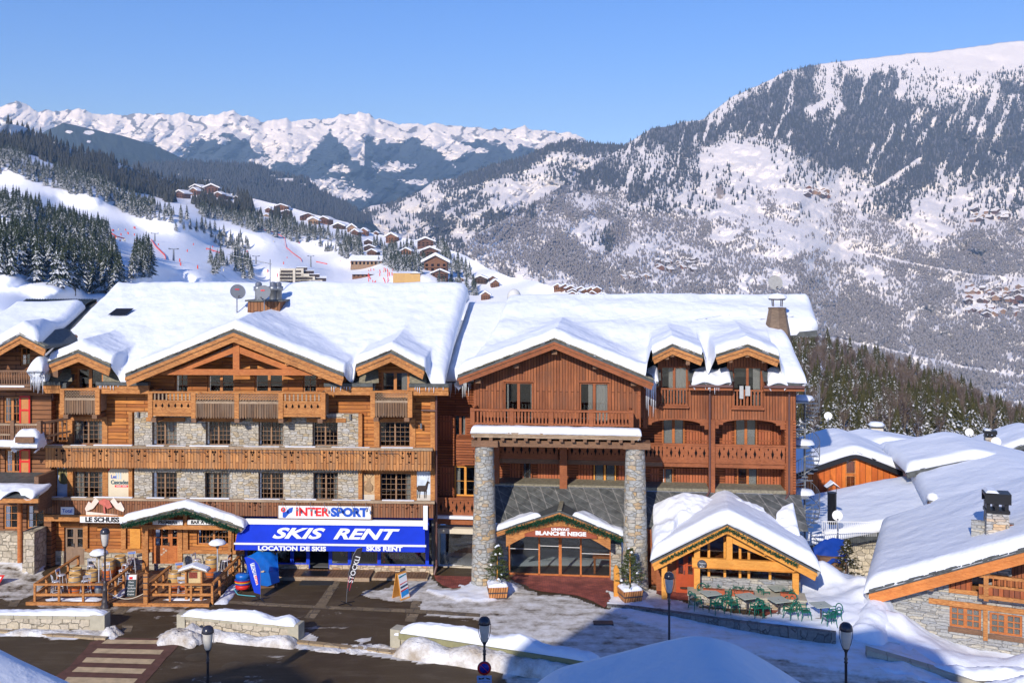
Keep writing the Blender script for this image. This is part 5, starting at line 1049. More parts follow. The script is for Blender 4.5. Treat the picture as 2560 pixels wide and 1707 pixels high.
rL, rR = u_(1172, wE2), u_(2003, wE2)
cuts = sorted(((g[2] + .2, g[4] - .2) if i_ == 0 else (hd[i_ - 1][0] - .12, hd[i_ - 1][1] + .12)) for i_, g in enumerate(GG)); edges = [rL] + [x for c in cuts for x in c] + [rR]; edges[1] = max(edges[1], rL + .01); m = MB()
for i, (a, b) in enumerate(zip(edges, edges[1:])):
    if b - a < .02: continue
    wf = wE2 + .05 if i % 2 == 0 else .25; m.prism([(a, wf, main2(wf) - .06), (a, wR2, main2(wR2) - .06), (a, wR2, main2(wR2) - .3), (a, wf, main2(wf) - .3)], (b - a - .004, 0, 0))
u9 = u_(2034, 6); m.prism([(rR, 4.9, main2(4.9) - .06), (rR, wR2, main2(wR2) - .06), (rR, wR2, main2(wR2) - .35), (rR, 4.9, main2(4.9) - .35)], (u9 - rR, 0, 0)); m.build("roof", slate, B2)
for a, b in ((1722, 1832), (1910, 2012)):
    u0, u1 = u_(a, wE2), u_(b, wE2); f = MB().box(u0, u1, wE2 + .1, wE2 + .18, zE2 - .48, zE2 - .26).box(u0, u1, wE2 + .18, .0, zE2 - .38, zE2 - .34).build("fascia", b_redp, B2); MB().tube((u0, wE2 + .02, zE2 - .26), (u1, wE2 + .02, zE2 - .26), .08, n=8).build("gutter", copper, f)
def zr2f(u, w_):
    z = main2(w_) + 0 * u
    for (uc, zc, ul, zl, ur, zr_, wf) in GG:
        s1 = (zc - zl) / (uc - ul); s2 = (zc - zr_) / (ur - uc); g = zc - np.where(u < uc, (uc - u) * s1, (u - uc) * s2); z = smax(z, g - 3.0 * ((u - ur).clip(0) + (ul - u).clip(0)), .25)
    return z
def front2(u):
    f = np.full(np.shape(u), wE2 - .02)
    for (uc, zc, ul, zl, ur, zr_, wf) in GG: k = sst(ul - .25, ul + .02, u) * (1 - sst(ur - .02, ur + .25, u)); f = f + (wf + .02 - f) * k
    return f
def th2(u, w_):
    return .50 + .2 * sst(-.5, 2.5, w_) + .06 * np.sin(w_ * 2.2 + u * .1)
snow_roof("roof_snow", B2, (pl([(-3, fL[0] - .15), (-1, fL[0] - .1), (1.5, fL[0] + .5), (4, fL[0] + 1.0), (9, fL[0] + 1.3)]), pl([(-3, rR + .25), (-.8, rR + .3), (3, rR + .1), (4.7, rR - .1), (5.1, u9 + .1), (9, u9 + .25)])), front2, wR2 + .8, lambda u, w_: np.where(w_ < wR2, zr2f(u, w_), main2(wR2) - (w_ - wR2) * .4 + 0 * u), .6, 460, 110, .5, seed=8, rb=1.3, wob=.1, thf=th2)
for i_, h in enumerate(hd):
    for a, b in ((GG[i_ + 1][2] - .55, h[0] - .14), (h[1] + .14, GG[i_ + 1][4] + .55)): snow_roof("flank_snow", B2, (lambda w_, a=a: a + 0 * w_, lambda w_, b=b: b + 0 * w_), lambda u: wE2 - .05 + 0 * u, .3, lambda u, w_: main2(w_) - .06 + .08 * np.sin(u * 5), .30, 24, 16, .35, seed=50 + i_, rb=.3, mat=snow, wob=.2)
r = random.Random(6)
for x in (1576, 1600, 1628, 1680, 1725, 1760): 
    u, z = Uz(x, 748, wR2 + .2); MB().box(u - r.uniform(.3, .6), u + r.uniform(.3, .7), wR2 - .1, wR2 + .5, z - .06, z + .05).build("ridge_slab", slate_l, B2)
for h, x0, x1, yt, yb in ((hd[0], 1650, 1720, 970, 1014), (hd[1], 1830, 1908, 974, 1018)):
    window(B2, (h[0], h[1], h[2], h[3]), .1, b_redp, 1, 1, 2, cur=[(.3, .48), (.55, .95)] if x0 < 1700 else [(.7, .95)], fr=.08); a, b, z0, z1 = rc2(x0, yt, x1, yb, -.15)
    bb = MB().box(a, b, -.2, -.1, z1 - .08, z1).box(a, b, -.18, -.12, z0, z0 + .08).build("balconet", b_redp, B2); MB().box(a - .05, b + .05, -.22, -.003, z0 - .12, z0 - .01).build("balconet_sill", b_redp, bb); g = MB()
    for k in range(9): c = a + (b - a) * (k + .5) / 9; g.box(c - .04, c + .04, -.17, -.13, z0 + .08, z1 - .08)
    g.build("baluster", b_redp, bb)
a, b, z0, z1 = rc2(1849, 968, 1872, 995, -.26)
for i, (x, wd_, hh) in enumerate(((a, .2, .6), (a + .3, .25, .45))): g = MB(); g.box(x, x + wd_, -.25, -.21, z1 - hh, z1 + .06).box(x, x + wd_, -.21, -.08, z1 + .03, z1 + .06); tag(g.build("towel", plain("towel_grey" + str(i), (.42, .42, .40), .95), None), ["long grey towel", "short grey towel"][i] + " hung over the rail of the right dormer balconet", "towel", "laundry on the balconet"); o = D.objects["towel" if i == 0 else "towel.001"]; o.location = G2.e.location; o.rotation_euler = G2.e.rotation_euler
# slates under the eaves snow, snow lumps on the eaves beside dormers
for a, b, c in ((1600, 1652, 1), (1720, 1745, 2), (1808, 1832, 3), (1906, 1950, 4)):
    u0, u1 = u_(a, -.3), u_(b, -.3); MB().add([(u0, wE2 + .1, zE2 + .0), (u1, wE2 + .1, zE2 + .0), (u1, -.05, zE2 + .5), (u0, -.05, zE2 + .5)], [(0, 1, 2, 3)]).build("slate_apron", slate, B2)
icicles(B2, [((u_(1615, -1.5), -1.5, z_(1625, 950, -1.5)), (u_(1640, -1.5), -1.3, z_(1640, 950, -1.5)), 12)], .7, 2.1, 3); icicles(B2, [((u_(1762, wE2), wE2, zE2 - .25), (u_(1800, wE2), wE2, zE2 - .25), 6)], .15, .5, 4)
# chimney and dish on the roof
def on2(px, py, dz):
    w_ = 3.0
    for _ in range(40): u, z = Uz(px, py, w_); w_ += ((z - dz) - main2(w_)) / (sm2 + .2) * .8
    return u, w_, main2(w_) + dz
u, w_, z = on2(1943, 826, .35); ch = empty("roof_chimney", G2.world(u, w_, z), G2.th, "tapered brown board clad chimney with snow capped hood on the residence roof", "chimney")
MB().lathe([(.78, -1.0), (.70, 0), (.48, 1.2), (.51, 1.22), (.51, 1.3)], (0, 0, 0), 8, smooth=False).build("casing", beamwood("beam_chimney", (.22, .15, .095), (.13, .09, .06)), ch); m = MB().lathe([(.45, 1.72), (.5, 1.8), (.1, 1.95)], (0, 0, 0), 8)
for k in range(4): a = k * pi / 2 + .8; m.tube((.33 * math.cos(a), .33 * math.sin(a), 1.36), (.36 * math.cos(a), .36 * math.sin(a), 1.74), .03, n=5)
m.build("hood", metal_d, ch); MB().lathe([(.52, 1.81), (.55, 1.9), (.4, 2.05), (.05, 2.1)], (0, 0, 0), 12).build("hood_snow", snow, ch)
u, w_, z = on2(1937, 760, .5); dish(G2.world(u, w_ + .3, z), .44, .1, -.25, "pale mesh satellite dish on the ridge behind the tapered chimney", plain("dish_mesh", (.33, .32, .29), .6, .2, 9), None, 1.25, False)
# ---- link building in the gap between the two chalets
m = MB(); a, b = u_(1092, .6), u_(1190, .6); hh = [rc2(1135, 1036, 1166, 1090, .6), rc2(1136, 1165, 1190, 1240, .6), rc2(1096, 1334, 1183, 1414, .0)]
wall_holes(m, a, b, z_(1140, 1245, .6), z_(1140, 955, .6), hh[:2], .6, .8); m.build("link_wall", w_redh, B2)
window(B2, hh[0], .65, b_redp, 1, 1, 2, cur=[(.7, .95)], fr=.08); window(B2, hh[1], .65, b_honey, 1, 2, 2, cur=[(.0, .25)], fr=.08)
shutter(1097, 1038, 1130, 1100, .6); shutter(1100, 1168, 1133, 1238, .6)
m = MB(); a, b, z0, z1 = rc2(1140, 1096, 1190, 1162, -.6); m.box(a, b, -.6, .58, z0 + .3, z1).uz([(a, z0 + .3), (b, z0 + .3), (b, z0), (a + .4, z0)], -.6, .55); m.build("box_balcony", w_redh, B2)
a, b, z0, z1 = rc2(1093, 1244, 1190, 1292, -.4); carved_rail(a, b, z0, z1, -.4); MB().box(a, b, -.42, .59, z0 - .4, z0 - .06).build("link_floor", b_redp, B2); MB().box(a - .05, b, -.62, -.0, z0 - .06 + .003, z0 + .1).build("floor_snow", snow, B2)
z5 = z_(1140, 1322, -.4); z6 = z_(1140, 1335, -.4); MB().box(a, b, -.3, .4, z6, z5).build("cream_band", cream, B2); fr0 = MB().box(a, b, -.3, .4, z_(1140, 1416, -.3) - .15, z_(1140, 1416, -.3)).box(a, a + .1, -.25, .1, z_(1140, 1416, -.3), z6).build("display_frame", cream, B2)
MB().box(a + .1, b, -.12, -.11, z_(1140, 1416, -.3), z6).build("pane", glass, fr0); MB().box(a, b, 2.2, 2.3, 0, z6).box(a, b, -.1, 2.2, z_(1140, 1416, -.3) - .1, z_(1140, 1416, -.3) - .05).build("room", plain("room_brownish", (.10, .06, .045), .7), fr0)
MB().box(a - .1, b + .2, -.28, .5, -.2, z_(1140, 1416, -.3) - .151).build("link_base", st_plinth, B2)
LE = (a, z_(1140, 950, -.3)); MB().box(u_(1120, 0), b + .2, -.3, 2.0, LE[1] - .2, LE[1]).build("link_roof", slate, B2)
snow_roof("link_snow", B2, (lambda w_: u_(1112, 0) + 0 * w_, lambda w_: b + .8 + 0 * w_), lambda u: -.45 + 0 * u, 8.5, lambda u, w_: LE[1] + .02 + .42 * (w_ + .4), .5, 40, 60, .4, seed=31)
icicles(B2, [((u_(1122, -.3), -.35, LE[1] - .15), (u_(1180, -.3), -.35, LE[1] - .15), 16)], .2, .9, 9)
# ---- entrance: lean-to slates and gabled canopy on the front
zw = zS0 - .12; zlow = z_(1400, 1330, -2.1)
m = MB(); m.prism([(uM0 - .2, -.15, zw), (uM0 - .2, -2.3, zlow + .55), (uM0 - .2, -2.3, zlow + .45), (uM0 - .2, -.15, zw - .2)], (u_(1575) - uM0 + .2, 0, 0)); 
m.prism([(u_(1575), -.15, zlo), (u_(1575), -2.3, zlow + .55), (u_(1575), -2.3, zlow + .45), (u_(1575), -.15, zlo - .2)], (u_(2000) - u_(1575), 0, 0)); m.build("lean_to_roof", slate_q, B2)
cwf = -2.9; c0 = Uz(1399, 1276, cwf); c1 = Uz(1238, 1326, cwf); c2 = Uz(1560, 1340, cwf)
gr3 = gable_roof(B2, c0[0], c0[1], c1[0], c1[1], c2[0], c2[1], cwf, -.2, .1, "canopy_roof", b_orange, .2, .08, False, edge=False)
MB().beam((c0[0], cwf, c0[1] + .02), (c0[0], -.3, c0[1] + .04), .22, .05).build("ridge_cap", slate_l, gr3)
sc_ = lambda u: c0[1] - np.where(u < c0[0], (c0[0] - u) * (c0[1] - c1[1]) / (c0[0] - c1[0]), (u - c0[0]) * (c0[1] - c2[1]) / (c2[0] - c0[0]))
snow_roof("canopy_snow", B2, (lambda w_: c0[0] + .6 + (w_ + 2.9) * .35, lambda w_: c2[0] + .1 + 0 * w_), lambda u: cwf + .02 + 0 * u, -1.5, lambda u, w_: sc_(u) + .01, .2, 70, 30, .3, seed=33, rb=.5, wob=.12)
snow_roof("canopy_snow", B2, (lambda w_: c1[0] - .1 + 0 * w_, lambda w_: c0[0] - .9 - (w_ + 2.9) * .5), lambda u: cwf + .02 + 0 * u, -1.6, lambda u, w_: sc_(u) + .01, .22, 70, 30, .3, seed=34, rb=.5, wob=.12)
garland("garland", [(c1[0] + .6, cwf - .08, c1[1] + .02), (c0[0], cwf - .08, c0[1] - .3), (c2[0] - .1, cwf - .08, c2[1] - .16)], B2, .15, 330, seed=8)
we = -1.25; e0, e1, ez0, ez1 = rc2(1273, 1320, 1527, 1441, we); zt_ = z_(1400, 1335, we)
pts = [(e0, zt_ - .35)] + [(e0 + (e1 - e0) * t, zt_ - .35 + 1.0 * math.sin(pi * t)) for t in np.linspace(.1, .9, 9)] + [(e1, zt_ - .35)]
m = MB()
for p, q in zip(pts, pts[1:]): m.uz([p, q, (q[0], sc_(q[0]) - .12), (p[0], sc_(p[0]) - .12)], -2.7, -2.6)
m.build("arch_board", b_orange, B2)
MB().box(e0 - .9, e0, we, -.1, -.1, zt_ - .1).box(e1, e1 + .55, we - .4, -.1, -.1, zt_ - .3).split("entrance_pier", st_pillar, B2)
f = MB(); 
for x in (1273, 1348, 1399, 1402, 1452, 1526): u = u_(x, we); f.box(u - .045, u + .045, we - .02, we + .08, 0.02, zt_ + .6 if x not in (1273, 1526) else zt_)
f.box(e0, e1, we - .02, we + .08, .02, .12).box(e0, e1, we - .01, we + .07, zt_ - .02, zt_ + .06); ef = f.build("entrance_front", b_red, B2)
MB().box(e0 + .05, e1 - .05, we + .03, we + .034, .12, zt_ + .5).build("pane", glass_clear, ef)
f = MB(); 
for x0, x1, y in ((1275, 1346, 1374), (1350, 1398, 1365), (1404, 1450, 1367), (1454, 1524, 1381)): f.box(u_(x0, we), u_(x1, we), we - .005, we + .01, z_(1400, y + .6, we), z_(1400, y - .6, we))
f.build("white_line", white, ef); MB().box(e0 - .5, e1 + .5, 3.4, 3.5, 0, 3.2).box(e0 - .5, e1 + .5, we + .1, 3.4, .02, .05).box(e0 - .5, e0 - .4, we + .1, 3.4, 0, 3.2).box(e1 + .4, e1 + .5, we + .1, 3.4, 0, 3.2).build("hall", plain("hall_grey", (.085, .085, .075), .6, .3, 1), ef)
a = u_(1505, we); MB().box(a - .5, a + .6, we + .5, we + 1.1, .85, 1.0).box(a - .45, a - .35, we + .5, we + 1.0, 0.05, .85).box(a + .45, a + .55, we + .5, we + 1.0, 0.05, .85).build("reception_desk", b_red, ef)
# curved name board
uc, zc = Uz(1402, 1333, -2.75); n = 14; P = [(uc - 1.85, zc - .18), (uc + 1.85, zc - .18)] + [(uc + 1.85 - 3.7 * t, zc - .0 + .42 * math.sin(pi * t) - .05) for t in np.linspace(0, 1, n)]
sg = MB().uz(P, -2.85, -2.76).build("name_board", brownsign, B2); text("lettering", "UNIVAC", sg, uc - .02, -2.86, zc + .23, .17, white, 1.35, 0, .010, .006, space=1.1); text("lettering", "BLANCHE NEIGE", sg, uc, -2.86, zc + .015, .27, white, 1.28, 0, .014, .006)
MB().box(u_(1350, -4), u_(1432, -4), -3.6, -2.9, .012, .03).build("door_mat", black, B2)
# ================================================================ street, terrace and snow on the ground
wallpx = [(1518, 1515), (1560, 1517), (1600, 1521), (1700, 1534), (1800, 1549), (1900, 1562), (2000, 1573), (2090, 1583)]
WP = [gr(x, y) for x, y in wallpx]; wy = pl([(p.x, p.y) for p in WP])
def gz(X, Y):
    X = np.asarray(X, float); Y = np.asarray(Y, float)
    street = -sst(3, 15, X) * .5 - sst(14, 24, X) * 1.8
    up = sst(0, .35, Y - wy(np.clip(X, WP[0].x, WP[-1].x)))
    terr = -sst(17.0, 21, X) * 1.6 * (1 - sst(50, 58, Y)) - sst(13.5, 18.5, X) * sst(52, 56, Y) * 3 - sst(60, 75, Y) * 6 - sst(20, 40, X) * 4 * sst(60, 70, Y)
    k = np.where(X < WP[0].x, 1, up); k = np.where(X > WP[-1].x, sst(43.0, 47.5, Y - (X - 14) * .12), k)
    return street * (1 - k) + terr * k
def soft(poly, P, Y, n, a=14):
    return inpoly(P + (n - .5) * a * 2, Y + (n - .5) * a, poly) * 1.0
SNOWP = [([(900, 1488), (960, 1470), (1010, 1455), (1085, 1440), (1110, 1470), (1180, 1462), (1290, 1458), (1330, 1482), (1440, 1492), (1510, 1520), (1560, 1530), (1620, 1600), (1500, 1640), (1250, 1600), (1180, 1545), (1050, 1535), (1052, 1500), (1000, 1505), (930, 1500)], .70),
         ([(1060, 1478), (1150, 1472), (1180, 1458), (1270, 1462), (1300, 1480), (1240, 1505), (1150, 1502)], .98), ([(1520, 1480), (1600, 1490), (1650, 1530), (1520, 1515)], .95),
         ([(1200, 1560), (1560, 1522), (2100, 1600), (2560, 1640), (2560, 1800), (1300, 1800)], .72), ([(1518, 1515), (1600, 1522), (1800, 1550), (2090, 1590), (2300, 1640), (2560, 1660), (2560, 1750), (2200, 1700), (1900, 1640), (1700, 1590), (1560, 1545)], .92),
         ([(1500, 1500), (1620, 1470), (1700, 1500), (1760, 1520), (1860, 1530), (1990, 1555), (2090, 1583), (1900, 1560), (1700, 1533)], .8), ([(1930, 1500), (2020, 1300), (2400, 1300), (2300, 1600), (2100, 1600), (1900, 1562), (1960, 1520)], 1.2),
         ([(-200, 1405), (60, 1400), (120, 1412), (115, 1440), (60, 1445), (20, 1438), (-200, 1430)], 1.0), ([(-200, 1430), (130, 1415), (90, 1490), (60, 1505), (-200, 1480)], .64),
         ([(90, 1508), (540, 1510), (450, 1530), (100, 1525)], .60), ([(-200, 1565), (250, 1570), (305, 1580), (290, 1600), (100, 1592), (-200, 1585)], .8), ([(390, 1595), (450, 1560), (560, 1590), (760, 1600), (990, 1615), (1100, 1640), (1350, 1668), (1340, 1680), (1000, 1650), (860, 1632), (700, 1620), (560, 1605), (450, 1612)], .74),
         ([(690, 1612), (760, 1575), (790, 1590), (770, 1620)], .8), ([(885, 1600), (930, 1590), (935, 1604), (900, 1612)], .72)]
gx = np.concatenate([np.linspace(-60, -26, 40), np.arange(-25.8, 22, .13), np.linspace(22.3, 60, 60)]); gy = np.concatenate([np.linspace(4, 32, 30), np.arange(32.2, 54, .13), np.linspace(54.2, 130, 90)])
GX, GY = np.meshgrid(gx, gy, indexing='ij'); GZ = gz(GX, GY); PX, PYY = topx(GX, GY, GZ); n1 = fbm(GX * .9, GY * .9, 5, 3); sn = np.zeros(GX.shape)
for poly, v in SNOWP: sn = np.maximum(sn, soft(poly, PX, PYY, n1, 22) * v)
sn = np.where((GY > 54) | (GX > 24) | (GX > 15.2) & (GY > 44.6 - (GX - 15.2) * .15) | (GX < -30) & (GY > 50), 1.2, sn); nn_ = fbm(GX * 3, GY * 3, 4, 9)
sp_ = fbm(GX * .5 + 9, GY * 1.4, 4, 29); sn = np.maximum(sn, sst(.60, .72, sp_) * .50 * (GX < 10))
GZ2 = GZ + .10 * sst(.75, 1.1, sn) * (.5 + nn_) + .03 * sst(.5, .8, sn) * nn_
hump = lambda cx, cy, r, h: h * np.exp(-((GX - cx) ** 2 + (GY - cy) ** 2) / r ** 2)
GZ2 = GZ2 + hump(-.3, 50.2, .9, .22) + hump(15.9, 51.2, 1.0, .8) + hump(17.2, 48.2, .8, .5) + hump(17.9, 46.0, .7, .5) + hump(17.6, 49.8, .6, .5) + hump(16.6, 45.6, .9, .4) + hump(18.6, 44.6, 1.0, .4) + hump(-26, 53, 2, .5) + hump(-28.5, 52.2, 1.6, .45) + hump(14, 57, 2, .6) + fbm(GX * .8, GY * .8, 3, 44) * .35 * sst(13.5, 16.5, GX) + fbm(GX * .3, GY * .3, 3, 8) * .8 * sst(18, 24, GX)
t = NT("street_surface", .8, .3); a_ = t.attr('snow'); nz = t.noise(t.obj(), 1.6, 7, .68); nf = t.noise(t.obj(), 9, 5, .7); nw_ = t.noise(t.mapv((.5, 2.2, 1)), 1, 5, .6)
asph = t.mix(t.ramp(t.noise(t.obj(), .35, 4), [(.35, 0.), (.7, 1.)]), (.052, .032, .014), (.080, .053, .025)); asph = t.mix(t.ramp(t.noise(t.mapv((.5, 1.6, 1)), 1.1, 7, .7), [(.5, 0.), (.75, .55)]), asph, (.15, .115, .075)); asph = t.mix(1, asph, t.ramp(t.noise(t.obj(), 45, 3), [(.3, .7), (.7, 1.3)]), 'MULTIPLY')
v_ = t.math('ADD', a_, t.math('ADD', t.math('MULTIPLY', t.math('SUBTRACT', nz, .5), .75), t.math('MULTIPLY', t.math('SUBTRACT', nw_, .5), .5)))
sncol = t.ramp(v_, [(.52, (.16, .125, .09)), (.60, (.33, .29, .23)), (.72, (.58, .54, .47)), (.86, (.76, .74, .70)), (1.0, (.80, .81, .83))])
t.col(t.mix(t.ramp(v_, [(.50, 0.), (.56, 1.)]), asph, sncol)); t.b.inputs['Roughness'].default_value = .7; t.bump(t.math('ADD', t.math('MULTIPLY', nf, .5), t.ramp(v_, [(.48, 0.), (.62, 1.)])), .03)
V = np.stack([GX, GY, GZ2], -1); o = np_mesh("ground", V.reshape(-1, 3), grid_faces(len(gx), len(gy)), t.m, smooth=True, attrs={'snow': sn}); o['kind'] = 'structure'
def sheet(name, px, mat, dz=.006, kind='structure', z=0.0, th=None):
    P = [gr(x, y, z) for x, y in px]; P = [Vector((p.x, p.y, float(gz(p.x, p.y)) + dz)) for p in P]; m = MB(); m.add(P, [tuple(range(len(P)))]); o = m.build(name, mat); o['kind'] = kind; return o
band = stone("stone_band", [(.20, .15, .09), (.16, .12, .075), (.24, .18, .11)], (1.6, 1.6, 1.6), (.10, .08, .06), .04, .01)
cwr = plain("crossing_red", (.13, .06, .04), .8, .35, 2.5); cwc = plain("crossing_cream", (.55, .40, .22), .8, .3, 2.5)
c4 = lambda *p: [(x / 3.675, 1300 + y / 3.675) for x, y in p]
c5 = lambda *p: [(560 + x / 3.675, 1300 + y / 3.675) for x, y in p]
sheet("crossing_base", c4((830, 1118), (1000, 1080), (1480, 1090), (1650, 1140), (1560, 1240), (1530, 1262), (1445, 1370), (1420, 1395), (1330, 1500), (1180, 1680), (300, 1680), (520, 1425), (640, 1345), (700, 1270), (790, 1180)), cwr, .018)
for q in (((985, 1098), (1520, 1106), (1570, 1140), (930, 1136)), ((895, 1180), (1505, 1194), (1470, 1236), (845, 1222)), ((795, 1262), (1428, 1280), (1385, 1326), (752, 1308)), ((715, 1350), (1345, 1368), (1300, 1414), (658, 1395)), ((620, 1442), (1265, 1458), (1200, 1530), (560, 1510))): sheet("crossing_stripe", c4(*q), cwc, .026)
sheet("paving_band", c5((50, 740), (400, 760), (900, 790), (1700, 815), (2352, 858), (2352, 890), (1700, 850), (900, 815), (300, 785), (40, 765)), band, .016)
for q in (((1010, 548), (1082, 548), (930, 794), (836, 788)), ((800, 822), (890, 826), (828, 906), (730, 900)), ((1725, 738), (1808, 742), (1798, 818), (1710, 814)), ((1680, 858), (1790, 862), (1758, 935), (1660, 930))): sheet("paving_band", c5(*q), band, .015)
for q in (((1120, 966), (1225, 970), (1200, 1030), (1125, 1028)), ((1100, 800), (1205, 800), (1130, 866), (1030, 866)), ((100, 735), (200, 728), (150, 795), (70, 795))): sheet("paving_band", c4(*q), band, .015)
sheet("brick_apron", [(1270, 1434), (1530, 1441), (1536, 1470), (1528, 1500), (1512, 1520), (1478, 1502), (1444, 1490), (1400, 1484), (1355, 1480), (1318, 1470), (1290, 1460)], brick_m, .04)
sheet("brick_apron", [(1085, 1440), (1184, 1443), (1184, 1456), (1165, 1468), (1130, 1473), (1108, 1466), (1090, 1452)], brick_m, .055); sheet("brick_apron", [(1650, 1462), (1725, 1462), (1730, 1494), (2000, 1506), (1975, 1535), (1935, 1552), (1900, 1530), (1780, 1505), (1680, 1500), (1640, 1485)], brick_m, .05)
kerb_m = stone("kerb_stone", [(.34, .24, .13), (.28, .20, .12), (.40, .30, .18)], (1.2, 1.2, 3), (.14, .1, .07), .03, .01)
def strip(name, pts, wdt, h, mat, z0=None, label=None, cat=None, kind=None, group=None, mesh_only=False, parent=None):
    m = MB(); P = [Vector(p) for p in pts]
    for a, b in zip(P, P[1:]):
        d = (b - a); d.z = 0; n = Vector((-d.y, d.x, 0)).normalized() * wdt / 2; m.add([a - n + Vector((0, 0, -.3)), b - n + Vector((0, 0, -.3)), b + n + Vector((0, 0, -.3)), a + n + Vector((0, 0, -.3)), a - n + Vector((0, 0, h)), b - n + Vector((0, 0, h)), b + n + Vector((0, 0, h)), a + n + Vector((0, 0, h))], [(0, 1, 5, 4), (2, 3, 7, 6), (4, 5, 6, 7), (3, 0, 4, 7), (1, 2, 6, 5)])
    return tag(m.build(name, mat, parent), label, cat, group, kind)
G_ = lambda x, y, z=0: (lambda p: Vector((p.x, p.y, float(gz(p.x, p.y)))))(gr(x, y, z))
strip("kerb", [G_(-150, 1576), G_(0, 1580), G_(267, 1598)], .25, .1, kerb_m, kind='structure'); strip("kerb", [G_(400, 1600), G_(560, 1596), G_(760, 1608), G_(1022, 1637), G_(1200, 1660), G_(1400, 1690)], .3, .1, kerb_m, kind='structure')
m = MB(); 
for i, (a, b) in enumerate(zip(WP, WP[1:])):
    d = (b - a); n = Vector((-d.y, d.x, 0)).normalized() * .17
    za, zb = 0.07, 0.07; m.add([a - n + Vector((0, 0, -1.6)), b - n + Vector((0, 0, -1.6)), b + n + Vector((0, 0, -1.6)), a + n + Vector((0, 0, -1.6)), a - n + Vector((0, 0, za)), b - n + Vector((0, 0, zb)), b + n + Vector((0, 0, zb)), a + n + Vector((0, 0, za))], [(0, 1, 5, 4), (2, 3, 7, 6), (4, 5, 6, 7)])
tag(m.build("retaining_wall", stone("stone_grey_block", [(.20, .19, .17), (.24, .22, .19), (.15, .15, .14)], (2.4, 2.4, .9), (.09, .08, .07), .03, .015)), "curved grey retaining wall between the cafe terrace and the snowy street", "wall")
def snow_bank(name, pts, wid, h, mat, lab, seed=1, rough=.5, seg=.12, profile=None):
    P = [Vector(p) for p in pts]; L = [0]
    for a, b in zip(P, P[1:]): L.append(L[-1] + (b - a).length)
    n = max(6, int(L[-1] / seg)); k = 15; V = []
    for i in range(n + 1):
        s = L[-1] * i / n; j = min(max(q for q in range(len(P)) if L[q] <= s + 1e-9), len(P) - 2); c = P[j].lerp(P[j + 1], (s - L[j]) / (L[j + 1] - L[j])); d = P[j + 1] - P[j]; d.z = 0; nn = Vector((-d.y, d.x, 0)).normalized()
        e = min(1, min(i, n - i) * seg / .5 + .02); hh = h * (1 + rough * 2 * (float(vn(s * .9, seed, seed)) - .5)) * math.sqrt(e)
        for q in range(k):
            t = q / (k - 1) * 2 - 1; pr = math.sqrt(max(0, 1 - abs(t) ** 2.4)); z = hh * pr + rough * .26 * (float(fbm(s * 4.3, t * 3 + seed, 4, seed)) - .5) * (pr + .2) * min(1, h * 3)
            V.append(c + nn * t * wid / 2 * (1 + .25 * (float(vn(s * 2, seed + 5, seed)) - .5)) + Vector((0, 0, z - .05)))
    o = np_mesh(name, np.array([tuple(v) for v in V]), grid_faces(n + 1, k), mat, smooth=True); return tag(o, lab, "snow bank", kind='stuff')
def low_wall(a, b, h, lab, mat=st_garden, wdt=.45, cap=concrete, endpost=True):
    a = Vector((a.x, a.y, float(gz(a.x, a.y)))); b = Vector((b.x, b.y, float(gz(b.x, b.y)))); d = b - a; th = math.atan2(d.y, d.x); e = empty("low_wall", a, th, lab, "wall", "low walls along the street"); L = math.hypot(d.x, d.y); dz = b.z - a.z
    def sb(m, x0, x1, y0, y1, z0, z1): m.add([(x0, y0, z0 + dz * x0 / L), (x1, y0, z0 + dz * x1 / L), (x1, y1, z0 + dz * x1 / L), (x0, y1, z0 + dz * x0 / L), (x0, y0, z1 + dz * x0 / L), (x1, y0, z1 + dz * x1 / L), (x1, y1, z1 + dz * x1 / L), (x0, y1, z1 + dz * x0 / L)], [(0, 3, 2, 1), (4, 5, 6, 7), (0, 1, 5, 4), (1, 2, 6, 5), (2, 3, 7, 6), (3, 0, 4, 7)])
    m = MB(); sb(m, 0, L, -wdt / 2, wdt / 2, -.4, h - .2); m.build("wall_body", mat, e); m = MB(); r = random.Random(int(L * 10)); x = 0
    while x < L - .05: q = min(L, x + r.uniform(.7, 1.1)); sb(m, x + .01, q - .01, -wdt / 2 - .04, wdt / 2 + .04, h - .195, h + .01); x = q
    m.build("coping", cap, e); return e, L, dz
e, L, dz = low_wall(gr(-60, 1566), gr(262, 1570), .68, "long low stone wall with thin snow left of the crossing")
MB().box(L - .55, L + .12, -.3, .3, -.3, .68).build("end_block", concrete, e)
snow_bank("wall_snow", [gr(-60, 1566) + Vector((0, 0, .7)), gr(266, 1570) + Vector((0, 0, .7))], .62, .2, snow, "snow lying on the long low wall left of the crossing", 3, .6)
e, L, dz = low_wall(gr(456, 1569), gr(748, 1596), .68, "low stone wall between the crossing and the shop drive"); MB().box(-.1, .3, -.3, .3, -.3, .7).build("end_block", concrete, e); MB().box(L - .4, L + .1, -.3, .3, -.3, .7).build("end_block", concrete, e)
snow_bank("wall_snow", [gr(462, 1569) + Vector((0, 0, .7)), gr(744, 1596) + Vector((0, 0, .7))], .7, .34, snow, "thick snow on the wall between crossing and shop drive", 5, .5)
snow_bank("snow_bank", [gr(452, 1592), gr(560, 1596), gr(690, 1610), gr(742, 1614)], .85, .55, snow_dirty, "dirty snow heaped against the wall beside the shop drive", 6, .6)
snow_bank("snow_bank", [gr(392, 1606), gr(450, 1600), gr(500, 1612)], 1.0, .28, snow_dirty, "crumbly grey snow heap right of the crossing", 7, 1.0, .08); snow_bank("snow_bank", [gr(262, 1584), gr(300, 1590)], .9, .35, snow_dirty, "crumbly snow heap at the end of the left wall", 8, 1.0, .08)
